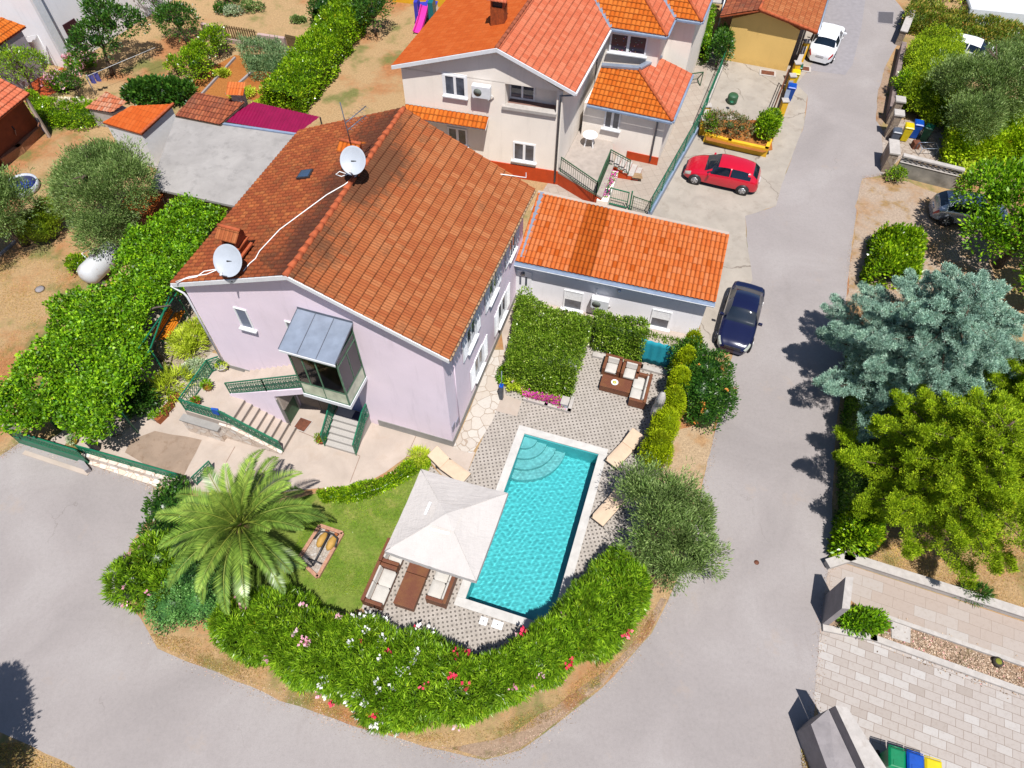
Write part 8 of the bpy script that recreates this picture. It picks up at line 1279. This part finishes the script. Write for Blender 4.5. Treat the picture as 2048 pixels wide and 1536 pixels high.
shrub('lime_bush', 'yellow green bush above the stone gate pillars', 'shrub', g(1835, 235), [(0, .2, 1.0, 1.2, .9, 1.0), (1.2, -.4, .9, 1.1, .8, .9), (.4, -.9, .6, .7, .6, .6)], F_LIME, 900, .15, .06, 7, .2)
tree('olive_tree', 'olive tree spreading over the top right garden', 'olive tree', (28.8, 38.6, 0), 5.2, [(0, 0, 3.2, 2.4, 2.2, 1.7), (-1.9, 1.2, 3.0, 1.7, 1.6, 1.2), (-1.8, -1.8, 2.6, 1.6, 1.5, 1.2), (1.6, 1.8, 3.4, 1.9, 1.8, 1.4)], F_OLIVE, 7000, .16, .038, 13, .26, rag=.2, lmp=.3, trunk_r=.2, inner=.35, upw=.8)
hedge('rusty_hedge', 'mixed hedge with reddish new leaves crossing the top right garden', 'hedge', gg_([(1800, 62), (1870, 82), (1960, 108), (2060, 135)]), gg_([(1815, 30), (1890, 52), (1980, 74), (2070, 95)]), 1.4, F_RUST, 2600, .16, .08, per=6, clump=.22, bump=.2, core=.7)
hedge('green_hedge', 'green hedge at the very top right behind the van', 'hedge', gg_([(1812, 0), (1900, 5), (1990, 12), (2100, 20)]), gg_([(1830, -40), (1910, -45), (2000, -35), (2110, -25)]), 1.9, F_LIME, 2200, .18, .08, per=6, clump=.26, bump=.25, core=.7)
hedge('vine_mound', 'sprawling bright yellow green creeper mass over the right garden', 'shrub', gg_([(1880, 325), (1950, 340), (2060, 330)]), gg_([(1890, 235), (1970, 235), (2090, 245)]), [1.5, 1.7, 1.7], foliage('creeper leaves', C4(80, 110, 10), C4(134, 164, 20), C4(180, 196, 40), .3), 3400, .16, .12, per=6, clump=.22, bump=.2, core=.75)
shrub('yellow_vine', 'bright yellow climber on the pierced block wall', 'climber', g(1912, 370), [(0, 0, .7, .5, .5, .7)], F_GRASS, 160, .16, .11, 5, .18, core=.3); shrub('wall_creeper', 'green creeper at the road end of the pierced block wall', 'climber', g(1788, 362), [(0, 0, .4, .5, .4, .5)], F_LAUREL, 130, .12, .06, 5, .15, core=.3)
shrub('yucca_plant', 'yellow striped yucca between the lime shrub and the olive', 'plant', g(1915, 158), [(0, 0, .5, .3, .3, .3)], F_GRASS, 26, 1.0, .08, 5, .05, core=0, stem=False); shrub('low_laurel', 'small bright bush behind the board marked slab', 'shrub', g(1712, 1250), [(0, 0, .35, .75, .45, .5), (.5, .1, .3, .5, .4, .4)], F_VINE, 420, .13, .06, 6, .14)
shrub('grass_tuft', 'dark green tuft at the edge of the dry lawn behind the kerb', 'plant', g(1945, 1190), [(0, 0, .2, .5, .3, .3)], F_DARK, 120, .22, .03, 7, .1, core=0, stem=False)
# yellow garage beds
shrub('planter_bushes', 'reddish leafy bushes in the yellow walled bed', 'shrub', g(1455, 268, .45), [(0, 0, .6, .9, .7, .7), (-.9, .2, .6, .7, .7, .7), (.7, -.1, .5, .7, .6, .6)], foliage('reddish green leaves', C4(50, 70, 30), C4(96, 104, 60), C4(150, 110, 90), .2), 520, .13, .06, 5, .2, core=.3)
shrub('round_laurel', 'bright green laurel at the street corner of the yellow bed', 'shrub', g(1528, 275, .45), [(0, 0, .6, .65, .7, .8), (.3, .8, .6, .6, .5, .7)], F_LAUREL, 620, .14, .08, 6, .17); shrub('thin_vines', 'bright green climbers at the left end of the yellow bed', 'shrub', g(1418, 262, .45), [(0, 0, .5, .4, .6, .6)], F_VINE, 200, .12, .06, 5, .16, core=.3)
hedge('bright_hedge', 'narrow bright green hedge against the cream house', 'hedge', gg_([(1385, 128), (1390, 95), (1398, 60)]), gg_([(1408, 130), (1412, 96), (1418, 62)]), 1.9, F_VINE, 800, .13, .08, per=6, clump=.18, core=.75); tree('green_bush', 'dark green leafy bush beside the bright hedge', 'shrub', g(1432, 135), 2.2, [(0, 0, 1.2, .8, .8, 1.1), (.3, .8, 1.4, .7, .7, .8)], F_DARK, 520, .14, .08, 6, .2, trunk_r=.05, core=.5)
# off-frame tree whose shadow falls on the lower left road
tree('cypress_tree', 'cypress just outside the lower left corner casting its shadow on the road', 'conifer', (-17.5, 2.0, 0), 9.0, [(0, 0, 2.6, 1.25, 1.1, 2.4), (0, 0, 5.6, 1.15, 1.1, 2.6), (0, 0, 7.8, .8, .8, 1.6)], F_DARK, 1800, .16, .06, 7, .2, trunk_r=.2, core=.6)
# people in the shade of the porch
def person(label, base, face, shirt, trouser, hair, sit=False):
    t = thing('person', label, 'person', base, face); J = dict(pel=(0, 0, .95), ch=(0, .0, 1.25), nk=(0, .0, 1.48), hd=(0, .02, 1.62), tp=(0, .02, 1.72), kl=(.1, .03, .5), al=(.1, 0, .08), tl=(.1, .14, .04), kr=(-.1, .06, .5), ar_=(-.1, .0, .08), tr_=(-.1, .14, .04), sl=(.19, 0, 1.42), el=(.25, .02, 1.14), hl=(.24, .16, .92), sr=(-.19, 0, 1.42), er=(-.25, .02, 1.14), hr=(-.22, .18, .95), fl=(.24, .2, .83), fr=(-.22, .22, .86))
    E = [('pel', 'ch'), ('ch', 'nk'), ('nk', 'hd'), ('hd', 'tp'), ('pel', 'kl'), ('kl', 'al'), ('al', 'tl'), ('pel', 'kr'), ('kr', 'ar_'), ('ar_', 'tr_'), ('ch', 'sl'), ('sl', 'el'), ('el', 'hl'), ('hl', 'fl'), ('ch', 'sr'), ('sr', 'er'), ('er', 'hr'), ('hr', 'fr')]
    rad = dict(pel=.15, ch=.16, nk=.06, hd=.1, tp=.085, kl=.075, al=.045, tl=.045, kr=.075, ar_=.045, tr_=.045, sl=.06, el=.045, hl=.035, sr=.06, er=.045, hr=.035, fl=.025, fr=.025)
    ks = list(J); me = bpy.data.meshes.new('body'); me.from_pydata([J[k] for k in ks], [(ks.index(a), ks.index(b)) for a, b in E], []); o = link_mesh('body', me, [simple('skin', alb(206, 150, 120), .6), simple('shirt %s' % label[:8], shirt, .9), simple('trousers %s' % label[:8], trouser, .9)], t, local=True)
    m_ = o.modifiers.new('skin', 'SKIN'); sv = me.skin_vertices[0].data if me.skin_vertices else None
    bpy.context.view_layer.objects.active = o
    if sv is None: return t
    for i, k in enumerate(ks): sv[i].radius = (rad[k], rad[k]); sv[i].use_root = (k == 'pel')
    o.modifiers.new('sub', 'SUBSURF').levels = 1; o.modifiers['sub'].render_levels = 1
    dg = bpy.context.evaluated_depsgraph_get(); em = bpy.data.meshes.new_from_object(o.evaluated_get(dg)); o.modifiers.clear(); o.data = em; em.materials.clear()
    for m_ in ('skin', 'shirt %s' % label[:8], 'trousers %s' % label[:8]): em.materials.append(MATS[m_])
    for p_ in em.polygons: z = p_.center.z; x = abs(p_.center.x); p_.material_index = 0 if z > 1.46 or (z < 1.15 and x > .2) or z < .1 else (1 if z > .95 else 2); p_.use_smooth = True
    MB().lathe((0, -.0, 1.66), [(.09, -.04), (.115, .02), (.1, .08), (.04, .12), (0, .125)], 14).build('hair', simple('hair %s' % label[:8], hair, .8), t, local=True); return t
person('person in dark clothes standing in the shade of the garden porch', g(42, 293, .06), R(200), (.02, .02, .03, 1), (.02, .03, .09, 1), (.02, .015, .01, 1)); person('person in a pale shirt beside the sandy brick wall', g(98, 272, .0), R(120), alb(190, 200, 230), alb(60, 60, 120), alb(220, 160, 40))
# loose grass blades on the verges and lawns
def blades(name, label, poly, n, mat, ln, wd, z=0.0, kind='stuff'):
    Q = poly_points(poly, n); P = np.concatenate([Q, np.full((n, 1), z)], 1); msk = (np.sin(Q[:, 0] * 1.3) * np.cos(Q[:, 1] * 1.7) + rng.normal(size=n) * .5) > -.2; P = P[msk]; d = rng.normal(size=(len(P), 3)) * .5 + np.array([0, 0, 1.]); nr = rng.normal(size=(len(P), 3)); o = leafmesh(name, P, d, nr, ln * rng.uniform(.5, 1.4, len(P)), wd, mat, None); tag(o, label, 'grass', kind=kind)
blades('dry_grass', 'short dry grass on the verge outside the oleander hedge', gg_([(300, 1268), (420, 1280), (520, 1320), (640, 1400), (800, 1470), (980, 1460), (1130, 1385), (1290, 1235), (1325, 1200), (1290, 1275), (1200, 1365), (1100, 1440), (980, 1490), (850, 1485), (700, 1445), (500, 1368), (400, 1328), (320, 1292)]), 16000, F_DRYB, .09, .014, .006)
blades('lawn_blades', 'short green grass blades of the lawn', gg_([(545, 1010), (640, 1000), (760, 985), (835, 950), (790, 1085), (730, 1190), (560, 1190), (600, 1060)]), 26000, F_LAUREL, .05, .012, .006)
blades('dry_grass', 'dry grass of the lawn in the lower right', gg_([(1700, 1112), (2060, 1225), (2060, 1040), (1900, 1080), (1760, 1090)]), 12000, F_DRYB, .09, .014, .004)
blades('dry_grass', 'dry grass of the big left field', gg_([(0, 500), (150, 520), (200, 600), (100, 620), (0, 760)]), 9000, F_DRYB, .08, .014, .004)
blades('verge_weeds', 'weedy grass at the foot of the concrete wing wall', gg_([(1605, 1450), (1640, 1450), (1700, 1540), (1690, 1600), (1600, 1600)]), 5000, F_DRYB, .12, .02, .006)
blades('verge_weeds', 'grass beside the lower left road', gg_([(30, 1482), (150, 1538), (100, 1600), (-40, 1500)]), 4000, F_DRYB, .1, .02, .004)

def litter(name, label, line, width, n, mat, sz, z):
    L = [g(x, y) for x, y in line]; B = []
    for _ in range(n): i = random.randrange(len(L) - 1); q = L[i].lerp(L[i + 1], random.random()); d = (L[i + 1] - L[i]).normalized(); o = random.gauss(0, width); B.append((q.x - d.y * o, q.y + d.x * o, z))
    B = np.array(B); d = rng.normal(size=(n, 3)) * [1, 1, .25]; nr = rng.normal(size=(n, 3)) * .4 + [0, 0, 1]; o = leafmesh(name, B, d, nr, sz * rng.uniform(.4, 1.6, n), sz * .7, mat, None); tag(o, label, 'gravel', kind='stuff')
F_PEB = foliage('loose gravel', C4(90, 74, 60), C4(140, 118, 98), C4(176, 158, 140), 0, .9, .1)
litter('road_grit', 'loose grit along the outer edge of the curved verge', [(300, 1266), (400, 1332), (500, 1372), (640, 1428), (740, 1462), (850, 1494), (968, 1518), (1042, 1498), (1137, 1427), (1255, 1320), (1337, 1197), (1392, 1040), (1406, 960), (1428, 870)], .15, 4200, F_PEB, .035, .012)
litter('road_grit', 'loose grit along the right hand edge of the street', [(1765, 350), (1725, 357), (1703, 500), (1692, 600), (1672, 860), (1662, 1122), (1644, 1250), (1632, 1400), (1612, 1540)], .11, 2200, F_PEB, .035, .014)
litter('road_grit', 'grit in front of the green gate and forecourt wall', [(0, 912), (45, 884), (180, 928), (290, 964), (325, 992)], .15, 1200, F_PEB, .035, .012)
litter('gravel_stones', 'white and brown stones in the weedy strip between the paved drives', [(1740, 1250), (1850, 1292), (1950, 1330), (2060, 1368)], .25, 4000, F_PEB, .07, .03)
litter('leaf_litter', 'dry leaf litter under the golden conifer', [(1740, 1085), (1820, 1100), (1950, 1110), (2050, 1080)], .5, 1500, F_DRYB, .05, .012)
